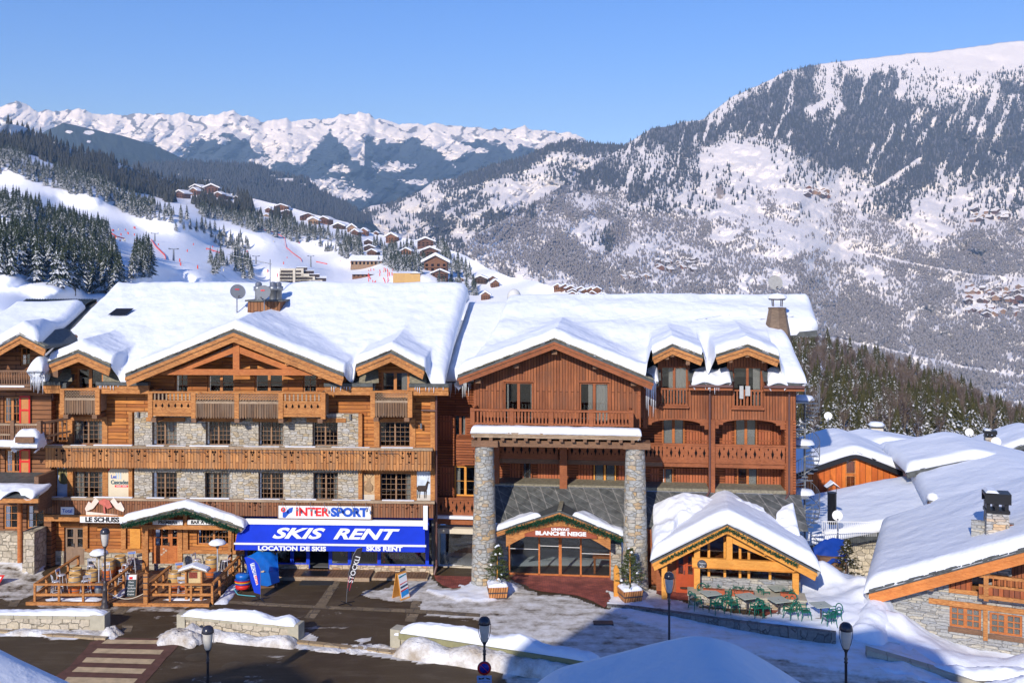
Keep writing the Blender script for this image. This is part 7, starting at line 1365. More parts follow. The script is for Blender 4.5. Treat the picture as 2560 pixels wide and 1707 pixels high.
# ---- tarp covered ride and striped inflatables
e = empty("tarp_stall", (-12.75, 50.9, -.32), .3, "bright blue tarpaulin covered cart beside the shop awning", "covered cart"); m = MB(); n = 9; V = []
for i in range(n):
    for j in range(n): u, v = i / (n - 1) * 2 - 1, j / (n - 1) * 2 - 1; V.append((u * .75 * (1.0 + .05 * math.sin(j * 3)), v * .6, 1.55 - .35 * v * -1 - .25 * abs(u) ** 3 + .06 * math.sin(i * 2.1 + j)))
fs = [(i * n + j, (i + 1) * n + j, (i + 1) * n + j + 1, i * n + j + 1) for i in range(n - 1) for j in range(n - 1)]; m.add(V, fs, 0, True); m.prism([(-.75, -.6, 1.15), (.75, -.6, 1.15), (.8, -.65, .62), (.2, -.66, .45), (-.78, -.64, .7)], (0, .02, 0)).prism([(.74, -.6, 1.15), (.74, .6, 1.75), (.76, .6, .8), (.76, -.6, .6)], (.02, 0, 0)).prism([(-.74, -.6, 1.15), (-.74, .6, 1.75), (-.76, .6, .8), (-.76, -.6, .6)], (-.02, 0, 0)); m.build("tarpaulin", ltblue, e); MB().box(-.6, .6, -.5, .5, .1, .62).box(-.7, -.64, -.55, -.5, 0, 1.1).box(.64, .7, -.55, -.5, 0, 1.1).build("cart_frame", b_brown, e)
e = empty("inflatable_tube", (-13.45, 49.7, 0), 0, "stack of striped red, yellow and blue inflatable tubes by the terrace rail", "inflatables"); z = .22
for c, rr, hh in ((red, .50, .26), (dkblue, .52, .12), (plain("tube_yellow", (.75, .45, .02), .4), .54, .06), (red, .55, .08), (dkblue, .55, .1), (ltblue, .48, .3)): rr *= .72; hh *= .8; MB().lathe([(rr * .85, 0), (rr, hh * .3), (rr, hh * .7), (rr * .8, hh), (.02, hh)], (0, 0, z), 20, sy=.8).build("tube_ring", c, e); z += hh
MB().path([(-.3, -.4, .3), (-.1, -.5, .08), (.3, -.5, .03), (.8, -.6, .03)], .02, 5).build("tow_rope", plain("rope_teal", (.1, .45, .5), .6), e)
# ---- lamps
def lamp(x, y, zt_, lab, z0, base=False):
    e = empty("street_lamp", (x, y, z0), 0, lab, "street lamp", "black egg shaped street lamps"); H_ = zt_ - z0; m = MB(); m.lathe([(.10, -1), (.10, .1), (.09, .12), (.05, .5), (.045, H_ - 1.35), (.07, H_ - 1.33), (.045, H_ - 1.28), (.065, H_ - 1.2), (.04, H_ - 1.15), (.045, H_ - 1.0), (.10, H_ - .87)], (0, 0, 0), 12)
    if base: m.lathe([(.2, -.1), (.21, .12), (.15, .2), (.17, .26), (.12, .34), (.11, .8), (.14, .84), (.1, .9), (.08, 1.15), (.1, 1.2), (.05, 1.3)], (0, 0, 0), 12)
    m.build("post", metal_d, e); MB().lathe([(.09, H_ - .86), (.12, H_ - .8), (.17, H_ - .5), (.185, H_ - .24)], (0, 0, 0), 16).build("glass_bowl", milk, e); MB().lathe([(.215, H_ - .26), (.22, H_ - .2), (.19, H_ - .09), (.12, H_ - .02), (.01, H_)], (0, 0, 0), 18).build("lamp_hood", plain("lamp_black", (.03, .03, .04), .25, .1, 4, .5) if "lamp_black" not in MATS else MATS["lamp_black"], e)
    for s_ in (0, 1): a = s_ * pi; MB().path([(.09 * math.cos(a), 0, H_ - .9), (.16 * math.cos(a), 0, H_ - .72), (.215 * math.cos(a), 0, H_ - .5), (.225 * math.cos(a), 0, H_ - .25)], .012, 5).build("side_hoop", metal_d, e)
    return e
lamp(-19.4, 47.45, 3.82, "brown street lamp standing at the end of the left wall", 0, True); lamp(-11.0, 36, 3.23, "street lamp in the road left of centre", -.6)
e3 = lamp(-.97, 35.0, 3.9, "street lamp carrying the round no parking sign", 0); lamp(6.63, 42, 3.36, "black street lamp before the cafe terrace", -.6); lamp(11.07, 33.0, 4.4, "street lamp at the snowy bend on the right", -.5)
sg = empty("parking_sign", (-.97, 34.85, 2.1), .04, "round blue no parking sign with a red diagonal on the lamp post", "sign"); zc_ = 16 - (1664 - 680) * 35 / F - 2.1
dsc = lambda r, w_, nm, mt, p=sg: (lambda o: (o.data.transform(Matrix.Translation((0, w_, zc_)) @ Matrix.Rotation(pi / 2, 4, 'X')), o)[1])(MB().lathe([(.01, 0), (r, 0), (r, .012), (.01, .012)], (0, 0, 0), 28).build(nm, mt, p))
dsc(.245, -.02, "rim", metal_g); dsc(.235, -.035, "red_ring", plain("sign_ring_red", (.45, .015, .02), .4)); dsc(.165, -.048, "blue_disc", plain("sign_disc_blue", (.005, .02, .30), .4)); MB().beam((-.14, -.066, zc_ + .14), (.14, -.066, zc_ - .14), .008, .045, (0, 1, 0)).build("red_bar", sred, sg)
MB().tube((0, .02, 0), (0, .02, zc_), .03, n=6).build("bracket", metal_d, sg)
s2_ = empty("sign_plate", (-.97, 34.85, 0), .04, "two small pale blue plates under the no parking sign", "sign"); z1_ = 16 - (1683 - 680) * 35 / F; z2_ = z1_ - .48
pbl = plain("plate_blue", (.22, .36, .62), .4)
MB().box(-.26, .26, -.03, -.01, z1_ - .2, z1_).build("plate", pbl, s2_); MB().box(-.26, .26, -.03, -.01, z2_ - .1, z1_ - .22).build("plate", pbl, s2_); text("lettering", "ARRET MINUTE", s2_, 0, -.04, z1_ - .31, .085, black, .78, 0, .002, .003)
MB().uz([(-.2, z1_ - .06), (-.1, z1_ - .09), (.0, z1_ - .05), (-.02, z1_ - .11), (-.18, z1_ - .13)], -.036, -.031).uz([(.05, z1_ - .06), (.2, z1_ - .1), (.2, z1_ - .14), (.08, z1_ - .11)], -.036, -.031).lathe([(.02, 0)], (0, 0, 0), 4).build("tow_mark", black, s2_)
e = empty("give_way_sign", gr(-8, 1470), 0, "corner of a red and white triangular sign at the left edge", "sign"); p = gr(-8, 1470); z0 = 16 - (1455 - 680) * p.y / F; MB().uz([(-.6, z0 + .38), (.42, z0 + .38), (-.1, z0 - .5)], -.05, -.02).build("plate", red, e); MB().uz([(-.45, z0 + .3), (.28, z0 + .3), (-.1, z0 - .32)], -.06, -.052).build("face", white, e); MB().tube((-.1, 0, 0), (-.1, 0, z0 + .3), .03, n=6).build("post", metal_g, e)
# ---- planted spruces by the entrance
def planter(x, y, rz, lab, sd_):
    e = empty("planter_box", (x, y, 0), rz, lab, "planter", "planter boxes at the entrance"); m = MB(); 
    m.add([(-.42, -.42, 0), (.42, -.42, 0), (.42, .42, 0), (-.42, .42, 0), (-.5, -.5, .62), (.5, -.5, .62), (.5, .5, .62), (-.5, .5, .62)], [(0, 1, 5, 4), (1, 2, 6, 5), (2, 3, 7, 6), (3, 0, 4, 7), (0, 3, 2, 1), (4, 5, 6, 7)]); m.build("box", wood("planter_wood%d" % sd_, (.60, .27, .09), (.45, .18, .06), True, .12, 3), e)
    for z in (.02, .3): k = .425 + z * .13; MB().box(-k - .015, k + .015, -k - .015, k + .015, z, z + .06).build("iron_band", metal_d, e)
    V = []; n = 14
    for i in range(n):
        for j in range(n): u, v = i / (n - 1) * 2 - 1, j / (n - 1) * 2 - 1; V.append((u * .5, v * .5, .6 + .2 * math.sqrt(max(0, 1 - max(abs(u), abs(v)) ** 3)) * (.7 + .6 * float(vn(i * .6, j * .6, sd_)))))
    np_mesh("box_snow", V, grid_faces(n, n), snow, e, True)
    t_ = empty("potted_spruce", (x, y, .6), rz, lab.replace("planter box", "young spruce growing in the planter box"), "spruce tree", "young spruces in planters"); r = random.Random(sd_); MB().tube((0, 0, 0), (0, 0, 1.9), .035, .01, 6).build("trunk", b_honey, t_); m = MB(); ms = MB()
    for k in range(95):
        f_ = r.random() ** .8; z = .15 + 1.75 * f_; a = r.random() * 6.28; L = (.72 * (1 - f_) + .1) * r.uniform(.75, 1.15); d = Vector((math.cos(a), math.sin(a), r.uniform(-.1, .35))).normalized(); m.tube((0, 0, z), d * L * .95 + Vector((0, 0, z)), .01, .004, 4, cap=False)
        for q in range(26):
            t2 = r.uniform(.25, 1); c = d * L * t2 + Vector((0, 0, z)); n2 = (d + Vector((r.gauss(0, .7), r.gauss(0, .7), r.gauss(0, .5)))).normalized() * .13; s_ = n2.cross(Vector((r.random(), r.random(), r.random()))).normalized() * .022; m.add([c - s_, c + s_, c + n2], [(0, 1, 2)])
        if r.random() < .12: ms.lathe([(.03, -.03), (.08, 0), (.05, .06), (.01, .08)], d * L * .7 + Vector((0, 0, z + .03)), 7)
    m.build("crown", needle, t_); ms.build("snow_clumps", snow, t_)
planter(-.72, 49.1, .1, "wooden planter box in front of the left stone pillar", 1); planter(5.75, 48.5, .25, "wooden planter box in front of the right stone pillar", 2)
e = empty("carved_sign", (5.15, 49.0, 0), .2, "pale wooden figure board beside the right planter", "sign"); MB().box(-.14, .14, -.05, .05, 0, 1.05).uz([(-.14, 1.05), (.14, 1.05), (.1, 1.5), (-.05, 1.62), (-.16, 1.4)], -.05, .05).build("figure_board", b_honey, e)
# ================================================================ cafe pavilion
K = Fr(50.6, -.18, 1810); Bk = K.empty("cafe_pavilion", "low honey coloured timber cafe with a thick snow roof and green garland", "cafe"); kr = K.rc; ku = K.u; kz = K.z
wk = -.9; a0 = K.uz(1818, 1309, wk); l0 = K.uz(1631, 1403, wk); r0 = K.uz(2043, 1428, wk)
gable_roof(Bk, a0[0], a0[1], l0[0], l0[1], r0[0], r0[1], wk, 5.0, .09, "cafe_roof", b_honey, .36, .1, False, slab=slate, edge=False)
slk = (a0[1] - l0[1]) / (a0[0] - l0[0]); srk = (a0[1] - r0[1]) / (r0[0] - a0[0]); zk = lambda u: a0[1] - np.where(u < a0[0], (a0[0] - u) * slk, (u - a0[0]) * srk)
zks = lambda u: a0[1] + .1 - np.sqrt((u - a0[0]) ** 2 + .12) * np.where(u < a0[0], slk, srk)
snow_roof("roof_snow", Bk, (lambda w_: l0[0] - .12 + 0 * w_, pl([(-1, r0[0] + .2), (2, r0[0] + .0), (5.2, r0[0] - 1.6)])), lambda u: wk + .02 + 0 * u, 5.4, lambda u, w_: zks(u) + .03 + .5 * sst(2, 5, w_) * np.exp(-((u - r0[0] + 1.2) / .8) ** 2) * 2.2, .60, 150, 70, .45, seed=61, rb=1.6)
u2a, u2b = u_(1622, -2), u_(1995, -2)
snow_roof("lean_to_snow", B2, (lambda w_: u_(1628, -2) + .0 * w_, lambda w_: u2b + 0 * w_), lambda u: -4.3 + 1.6 * sst(u_(1660, -2), u_(1700, -2), u) + 0 * u, -.75, lambda u, w_: zlow + .5 + (w_ + 2.3) / 2.15 * (zlo - zlow - .55) * np.where(w_ < -2.3, .45, 1) + .12 * np.sin(u * 2.1) + .25 * np.sin(u * .9 + 1), .5, 160, 40, .35, seed=62, rb=.9, wob=.4, mat=snow)
MB().box(u_(1600, -1), u_(1990, -1), -2.2, -.1, -.5, zlow + .3).build("back_wall", b_redp, B2)
m = MB(); w0 = -.25
def kp_(x0, y0, x1, y1, w, d=.2): a, b, c, d2 = kr(x0, y0, x1, y1, w); m.box(a, b, w, w + d, c, d2)
bm = kr(1730, 1403, 2006, 1424, -.45); m.box(bm[0], bm[1], -.47, -.25, bm[2] + .02, bm[3] + .05)
for x0, x1 in ((1735, 1750), (1981, 1997)): a, b = ku(x0, -.4), ku(x1, -.4); m.box(a, b, -.44, -.24, .55, bm[2] + .017); m.box(a, b, -.44, -.24, bm[3] + .053, float(zk((a + b) / 2)) - .12)
a, b = ku(1654, -.5), ku(1668, -.5); m.box(a, b, -.6, -.38, -.1, float(zk(a)) - .1)
a, b = ku(1816, -.4), ku(1831, -.4); m.box(a, b, -.45, -.23, bm[3] + .053, a0[1] - .1)
m.uz([(b + .01, a0[1] - .75), (b + .01, a0[1] - 1.05), (ku(1935, -.4), bm[3] + .06), (ku(1975, -.4), bm[3] + .06)], -.4, -.26)
m.box(ku(1730), ku(2006), -.56, -.475, bm[2] - .0, bm[2] + .015)
m.build("timber_frame", b_honey, Bk)
m = MB()
for x in (1674, 1745, 1818, 1915, 1990): u = ku(x, -.7); z = float(zk(u)) - .42; m.box(u - .1, u + .1, -.8, -.05, z - .12, z + .1)
m.build("purlin", b_honey, Bk)
gw = MB().box(ku(1738, .3), ku(1994, .3), .3, .32, .7, bm[3] + .2).uz([(ku(1738, .3), bm[3] + .2), (ku(1994, .3), bm[3] + .2), (ku(1818, .3), a0[1] - .3)], .3, .32).build("window_front", glass, Bk)
m = MB()
for x in (1772, 1812, 1850, 1872, 1925): u = ku(x, .26); m.box(u - .06, u + .06, .24, .3, .62, min(float(zk(u)) - .3, 3))
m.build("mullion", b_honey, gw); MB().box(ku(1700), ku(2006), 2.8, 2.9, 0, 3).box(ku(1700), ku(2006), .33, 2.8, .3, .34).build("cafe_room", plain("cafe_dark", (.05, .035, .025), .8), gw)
MB().box(ku(1742, .2), ku(2000, .2), .12, .29, -.3, kz(1870, 1446, .2)).build("slate_stone_wall", st_house, Bk)
MB().box(ku(1640), ku(1740), .6, .7, -.1, 2.4).build("side_wall", b_redp, Bk); dk_ = kr(1690, 1400, 1738, 1456, .5); door(Bk, (dk_[0], dk_[1], 0.02, 2.0), .5, plain("door_red", (.42, .07, .02), .5, .15, 5), leaves=2)
ws = kr(1721, 1463, 2015, 1494, -1.3); MB().box(ws[0], ws[1], -1.3, -.9, -.3, .5).build("stone_parapet", st_cream, Bk); MB().box(ws[0] - .05, ws[1] + .05, -1.34, -.2, .503, .58).build("parapet_cap", concrete, Bk)
for i, (x0, x1, n) in enumerate(((1758, 1812, 2), (1829, 1884, 3), (1952, 1990, 2))):
    a, b = ku(x0, -1.3), ku(x1, -1.3); p = K.world((a + b) / 2, -1.12, .585); e = empty("flower_box", p, K.th, ["left", "middle", "right"][i] + " red wooden flower box on the cafe parapet", "flower box", "flower boxes on the cafe parapet"); L = (b - a) / 2; MB().box(-L, L, -.13, .13, 0, .24).build("box", plain("box_red%d" % i, (.42, .10, .04), .6, .2, 6), e); r = random.Random(i); 
    for k in range(n):
        g = MB(); cx = -L + 2 * L * (k + .5) / n
        for q in range(70): d = Vector((r.gauss(0, 1), r.gauss(0, 1), abs(r.gauss(0, 1.4)))).normalized() * r.uniform(.12, .30); s_ = Vector((r.random(), r.random(), 0)) * .03; g.add([(cx + d.x * .4 - s_.x, d.y * .4, .24 + d.z * .5), (cx + d.x * .4 + s_.x, d.y * .4 + s_.y, .24 + d.z * .5), (cx + d.x, d.y, .22 + d.z)], [(0, 1, 2)])
        g.build("shrub", foliage_b, e)
garland("garland", [(l0[0] + .4, wk - .08, l0[1] - .0), (a0[0], wk - .08, a0[1] - .2), (r0[0] - .9, wk - .08, r0[1] + .25)], Bk, .09, 260, seed=15)
u, z = K.uz(1755, 1411, -.55); rs = tag(MB().lathe([(.01, 0), (.235, 0), (.235, .03), (.01, .03)], (0, 0, 0), 14).build("round_sign", plain("slate_sign", (.07, .075, .085), .6)), "round slate sign hanging on the cafe beam", "sign"); rs.data.transform(Matrix.Rotation(pi / 2, 4, 'X')); p = K.world(u, -.52, z); rs.location = p; rs.rotation_euler = (0, 0, K.th)
for tx, dz, sz in (("Taverne", .07, .09), ("du", 0, .06), ("Bouk", -.09, .10)): text("lettering", tx, rs, 0, -.035, dz, sz, white, 1.1, .2, 0, .002)
# green chairs and tables
def chair(x, y, rz, lab):
    z = float(gz(x, y)) + .06; e = empty("green_chair", (x, y, z), rz, lab, "chair", "green garden chairs of the cafe"); m = MB(); m.prism([(-.22, -.22, .42), (.22, -.22, .42), (.24, .2, .42), (-.24, .2, .42)], (0, 0, .03)); m.build("seat", green, e)
    for sx in (-1, 1):
        for sy in (-1, 1): MB().tube((.2 * sx, .18 * sy, .42), (.26 * sx, .25 * sy, 0), .024, .018, 6).build("leg", green, e)
    P = [(.25, -.12, .64), (.27, .1, .66)] + [(.25 * math.cos(t), .24 + .04 * math.sin(t), .66 + .2 * math.sin(t)) for t in np.linspace(0, pi, 9)] + [(-.27, .1, .66), (-.25, -.12, .64)]; MB().path(P, .024, 6).build("back_hoop", green, e)
    MB().path([(.14 * math.cos(t), .23, .46 + .26 * math.sin(t)) for t in np.linspace(0, pi, 8)], .015, 5).build("inner_hoop", green, e)
    for sx in (-1, 1): MB().tube((.25 * sx, -.12, .64), (.21 * sx, -.16, .42), .02, n=6).tube((.24 * sx, .22, .67), (.2 * sx, .18, .42), .02, n=6).build("arm_support", green, e)
    return e
def ctable(x, y, rz, lab):
    z = float(gz(x, y)) + .06; e = empty("cafe_table", (x, y, z), rz, lab, "table", "pale square tables of the cafe"); MB().box(-.4, .4, -.4, .4, .7, .735).build("table_top", tabletop, e); MB().lathe([(.03, .735), (.035, .742), (.01, .742)], (0, 0, 0), 8).build("parasol_ring", metal_d, e); m = MB().tube((0, 0, .05), (0, 0, .7), .035, n=6)
    for k in range(4): a = k * pi / 2 + .78; m.tube((0, 0, .1), (.38 * math.cos(a), .38 * math.sin(a), .02), .022, n=5)
    m.build("pedestal", metal_d, e)
TB = [(9.42, 47.3, .35, "leftmost table on the cafe terrace", (0, 90, 180, 270)), (11.05, 46.8, .35, "second cafe table from the left end", (95, 180, 280)), (12.85, 48.0, .2, "cafe table nearest the parapet on the right", (185, 5)), (12.4, 46.3, .3, "cafe table at the front right of the main group", (180, 20, 290)), (14.15, 45.6, .2, "lone cafe table far right on clean snow", (175, 10, 275))]
wh = {0: "right of", 5: "right of", 10: "right of", 20: "right of", 90: "behind", 95: "behind", 180: "left of", 175: "left of", 185: "left of", 270: "in front of", 275: "in front of", 280: "in front of", 290: "in front of"}
for x, y, rz, lab, cs in TB:
    ctable(x, y, rz, lab)
    for c in cs: a = R(c) + rz * .6; chair(x + .74 * math.cos(a), y + .74 * math.sin(a), a - pi / 2 + rnd.uniform(-.3, .3), "green chair " + wh[c] + " the " + lab)
# ================================================================ spiral stair at the end of the residence
sx_, sy_ = (2012 - CX) / F * 56.5, 56.5; e = empty("spiral_stair", (sx_, sy_, 0), 0, "grey steel spiral stair climbing the end wall of the residence", "stair"); MB().tube((0, 0, -2), (0, 0, 9.4), .07, n=8).build("centre_pole", metal_g, e); NS = 46
for k in range(NS): a = k * .42; z = -.5 + k * .2; c0_, s0_ = math.cos(a), math.sin(a); c1_, s1_ = math.cos(a + .44), math.sin(a + .44); MB().prism([(.06 * c0_, .06 * s0_, z), (.8 * c0_, .8 * s0_, z), (.8 * c1_, .8 * s1_, z), (.06 * c1_, .06 * s1_, z)], (0, 0, .04)).build("step", metal_g, e)
m = MB(); P = [(.82 * math.cos(k * .21), .82 * math.sin(k * .21), .55 + k * .1) for k in range(NS * 2)]; m.path(P, .02, 4); m.path([(x, y, z - .9) for x, y, z in P], .02, 4)
for x, y, z in P: m.tube((x, y, z - .9), (x, y, z), .012, n=4, cap=False)
m.build("railing", metal_g, e)
for z in (3.4, 6.2, 8.7): MB().box(-1.6, -.1, -1.2, .6, z, z + .08).box(-1.6, .1, -1.2, -1.16, z + 1.0, z + 1.05).build("landing", metal_g, e); MB().lathe([(.7, z + .1), (.55, z + .3), (.05, z + .36)], (-.2, -.2, 0), 10).build("landing_snow", snow, e)
# ================================================================ stone house, bottom right
S_ = Fr(55.6, -.44, 2175); Bs = S_.empty("stone_house", "grey slate stone house with a big snow roof and orange barge boards", "house"); sr_ = S_.rc; su = S_.u; szz = S_.z
wv = -1.0; v0 = S_.uz(2172, 1478, wv); v1 = S_.uz(2560, 1374, wv); slp = (v1[1] - v0[1]) / (v1[0] - v0[0]); L8 = v1[0] + 1.5; zt9 = lambda u: v0[1] + slp * (u - v0[0]) - .12
uw = su(2212, 0); hw = [sr_(2374, 1517, 2453, 1570, 0), sr_(2474, 1534, 2556, 1588, 0)]; up_ = su(2372, 0); zf_ = szz(2440, 1482, 0)
m = MB(); wall_holes(m, uw, L8, -4.5, .0 + min(zt9(uw), zf_) - .02, hw, 0, .35); zz0 = min(zt9(uw), zf_) - .02
hmx = max(h[3] for h in hw)
m2 = MB(); ucut = up_
m.uz([(uw, zz0), (ucut, zz0), (ucut, zt9(ucut) - .05), (uw, zt9(uw) - .05)], 0, .35) if zz0 < zt9(ucut) else None
wall_holes(m, ucut, L8, zz0, zf_, hw, 0, .35); m.build("stone_wall", st_house, Bs)
ubk = su(2430, 0); m = MB().uz([(ucut, zf_), (ubk, zf_), (ubk, zt9(ubk) - .05), (ucut, zt9(ucut) - .05)], -.03, .02).build("board_wall", wood("wood_dark_red_board", (.38, .10, .03), (.14, .05, .03), True, .22, 5, grain=.3), Bs)
MB().box(ubk, L8, 1.6, 1.9, zf_ - .5, zt9(L8)).build("recess_wall", st_house, Bs); MB().box(su(2480, 1.5), L8, 1.5, 1.58, zf_ - .3, zt9(L8)).build("recess_cladding", w_red, Bs); MB().box(ubk, L8, .02, 1.6, zf_ - .2, zf_ - .02).build("balcony_floor", b_orange, Bs)
a_, b_, c_, d_ = sr_(2447, 1436, 2575, 1500, -.7); sl4 = 0
f = MB().box(a_, L8, -.75, -.62, szz(2500, 1447, -.7), szz(2500, 1440, -.7)).box(a_, L8, -.73, -.64, szz(2500, 1471, -.7), szz(2500, 1465, -.7)).box(a_, L8, -.78, .0, szz(2500, 1500, -.7), szz(2500, 1490, -.7)).build("balcony", b_orange, Bs); g = MB()
for k in range(20): u = a_ + .6 + k * .24; g.box(u - .025, u + .025, -.7, -.66, szz(2500, 1465, -.7), szz(2500, 1447, -.7))
g.build("baluster", b_red, f); MB().box(a_, L8, -.70, -.67, szz(2500, 1490, -.7), szz(2500, 1471, -.7)).build("front_board", MATS["wood_dark_red_board"], f); MB().box(a_ + .2, a_ + .4, -.8, -.6, szz(2460, 1500, -.7), szz(2460, 1420, -.7)).build("balcony_post", b_orange, f)
MB().box(ucut, a_, -.06, -.032, zf_ - .1, zf_ + .1).build("sill_beam", b_orange, Bs)
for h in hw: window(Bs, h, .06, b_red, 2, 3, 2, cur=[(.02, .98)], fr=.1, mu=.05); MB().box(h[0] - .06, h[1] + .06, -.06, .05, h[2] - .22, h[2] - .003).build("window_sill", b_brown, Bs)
MB().box(hw[0][0] - .9, hw[1][1] + .5, -.1, -.003, hw[0][3] + .003, hw[0][3] + .24).build("lintel_beam", b_orange, Bs); MB().box(hw[0][1] + .08, hw[1][0] - .08, -.14, -.003, hw[0][2] - .4, hw[0][3]).build("window_post", b_orange, Bs)
m = MB(); m.uz([(v0[0], v0[1]), (L8, v0[1] + slp * (L8 - v0[0])), (L8, v0[1] + slp * (L8 - v0[0]) - .12), (v0[0], v0[1] - .12)], wv, 12.5); rf = m.build("roof", slate, Bs)
MB().uz([(v0[0], v0[1] - .12), (L8, v0[1] + slp * (L8 - v0[0]) - .12), (L8, v0[1] + slp * (L8 - v0[0]) - .62), (v0[0] + .1, v0[1] - .62)], wv, wv + .1).uz([(v0[0], v0[1] - .115), (L8, v0[1] + slp * (L8 - v0[0]) - .115), (L8, v0[1] + slp * (L8 - v0[0]) - .3), (v0[0], v0[1] - .3)], wv - .05, wv - .003).build("barge_board", beamwood("beam_bright", (.66, .24, .06), (.50, .15, .035)), rf)
m = MB(); r = random.Random(5)
for k in range(46): u = v0[0] + (L8 - v0[0]) * k / 46; z = v0[1] + slp * (u - v0[0]); h = r.uniform(.05, .12); m.uz([(u, z + .003), (u + .3, z + slp * .3 + .003), (u + .3, z + slp * .3 + h), (u, z + h)], wv - r.uniform(.02, .08), wv + .3)
m.build("slate_edge", slate, rf); 
for px, py in ((2204, 1500), (2327, 1463), (2466, 1424)): u, z = S_.uz(px, py, -.5); MB().tube((u, -.85, z), (u, 0, z), .17, n=10).build("purlin_end", b_brown, Bs)
snow_roof("roof_snow", Bs, (lambda w_: v0[0] - .25 + 0 * w_, lambda w_: L8 + 0 * w_), lambda u: wv - .02 + 0 * u, 12.6, lambda u, w_: v0[1] + slp * (u - v0[0]) + .02, .6, 150, 80, .6, seed=71, rb=.9, sides=(True, False), wob=.04)
# chimney of the stone house
wq_ = 6.0
for _ in range(60): uq_, zq_ = S_.uz(2491, 1372, wq_); wq_ += (zq_ - (v0[1] + slp * (uq_ - v0[0]) + .55)) * .8
wq_ = min(max(wq_, 1.5), 11); sY = S_.world(uq_, wq_, 0).y
def stone_chimney(px, y0, y1, Y, wd_, lab, cap=True, rz=-.3):
    z0 = 16 - (y1 - HY) * Y / F; z1 = 16 - (y0 - HY) * Y / F; e = empty("stone_chimney", ((px - CX) / F * Y, Y, z0), rz, lab, "chimney"); h = (z1 - z0); b = h * .66; m = MB(); k = wd_ / 2; m.add([(-k * 1.1, -k, -1), (k * 1.1, -k, -1), (k * 1.1, k, -1), (-k * 1.1, k, -1), (-k * .9, -k * .85, b), (k * .9, -k * .85, b), (k * .9, k * .85, b), (-k * .9, k * .85, b)], [(0, 1, 5, 4), (1, 2, 6, 5), (2, 3, 7, 6), (3, 0, 4, 7), (4, 5, 6, 7)]); m.build("stack", st_chim, e)
    m = MB().box(-k, k, -k * .9, k * .9, b, b + h * .05)
    for sx in (-.8, -.1, .7): m.box(k * sx - .07, k * sx + .1, -k * .8, k * .8, b + h * .05, b + h * .16)
    m.box(-k * 1.08, k * 1.08, -k, -k * .9, b + h * .16, h * .97).box(-k * 1.08, k * 1.08, k * .9, k, b + h * .16, h * .97).box(-k * 1.1, k * 1.1, -k * .9, k * .9, h * .95, h * .99); m.build("iron_hood", black, e); MB().prism([(-k, -k * .9, h), (k * .1, -k * .9, h), (-k * .2, -k * .9, h + .1), (-k * .8, -k * .9, h + .12)], (0, k * 1.8, 0)).build("hood_snow", snow, e)
stone_chimney(2491, 1228, 1376, sY, 1.05, "tall stone chimney with black hood on the stone house roof")
# ================================================================ snowy roofs further back
def gsnow_house(name, near, far, hw, slope, zs, lab, wallm, oh=.6, th=.55, over=None, front=True, hL=None, hR=None, wall_h=4.0, seed=1, board=slate):
    """gabled house: ridge from a near to a far picture point at ridge height zs; half widths to the left and right"""
    pn = gr(near[0], near[1], zs + th * .8) if not isinstance(near, Vector) else near; pf_ = gr(far[0], far[1], zs + th * .8); d = pf_ - pn; L = math.hypot(d.x, d.y); rz = math.atan2(-d.x, d.y); hL = hL or hw; hR = hR or hw
    e = empty(name, (pn.x, pn.y, zs - 6), rz, lab, "house"); zr = 6.0; ro = MB(); ro.uz([(-hL, zr - slope * hL), (0, zr), (hR, zr - slope * hR), (hR, zr - slope * hR - .3), (0, zr - .3), (-hL, zr - slope * hL - .3)], 0, L).build("roof", slate, e)
    MB().uz([(-hL, zr - slope * hL - .0), (0, zr), (hR, zr - slope * hR), (hR, zr - slope * hR - .45), (0, zr - .5), (-hL, zr - slope * hL - .45)], -.06, .0).build("verge", board, e)
    MB().uz([(-hL + oh, zr - slope * hL), (0, zr - .31), (hR - oh, zr - slope * hR), (hR - oh, zr - wall_h - slope * hR), (-hL + oh, zr - wall_h - slope * hR)], oh, L - oh).build("wall", wallm, e)
    snow_roof("roof_snow", e, (lambda w_: -hL - .1 + 0 * w_, lambda w_: hR + .1 + 0 * w_), lambda u: -.1 + 0 * u, L + .1, lambda u, w_: zr - slope * np.sqrt(u * u + .3) + .02, th, 70, 50, .6, seed=seed, rb=.9); return e, pn, L
oh_, pn, L = gsnow_house("orange_chalet", (2139, 1112), (2080, 1063), 4.2, .40, 3.0, "orange board chalet with a black edged snowy gable behind the stair", w_orange, .45, seed=81, board=black, wall_h=5, hL=4.6)
m = MB()
for z0, z1 in ((3.9, 5.1),): m.box(-.62, .0, .40, .44, z0, z1)
wn = window(oh_, (-.62, .08, 4.25, 5.25), .38, b_orange, 1, 1, 1, fr=.07, name="window"); window(oh_, (-.62, .08, 3.1, 4.15), .38, b_orange, 2, 1, 1, fr=.07, cur=[(.1, .9)]); window(oh_, (-.62, .08, 1.0, 2.6), .38, b_orange, 1, 1, 1, fr=.07)
gsnow_house("beige_house", (2300, 1120), (2270, 1095), 3, .2, 2.2, "beige house mostly hidden behind the orange chalet", cream, hL=2.2, hR=6, seed=82, wall_h=6)
gsnow_house("shaded_roof_house", (2385, 1270), (2296, 1180), 4, .26, 1.3, "broad snow roof lying partly in blue shade behind the white railing", st_garden, hL=8.8, hR=4.2, seed=83, th=.6)
gsnow_house("ridge_roof_house", (2600, 1215), (2492, 1118), 4, .30, 3.4, "wide snow roof behind the tall stone chimney", cream, hL=5.6, hR=9, seed=84, th=.6, wall_h=3)
gsnow_house("upper_roof_house", (2440, 1125), (2362, 1076), 4, .26, 3.6, "snow covered roof below the forest with a white dish", cream, hL=4.4, hR=9, seed=85, wall_h=3)
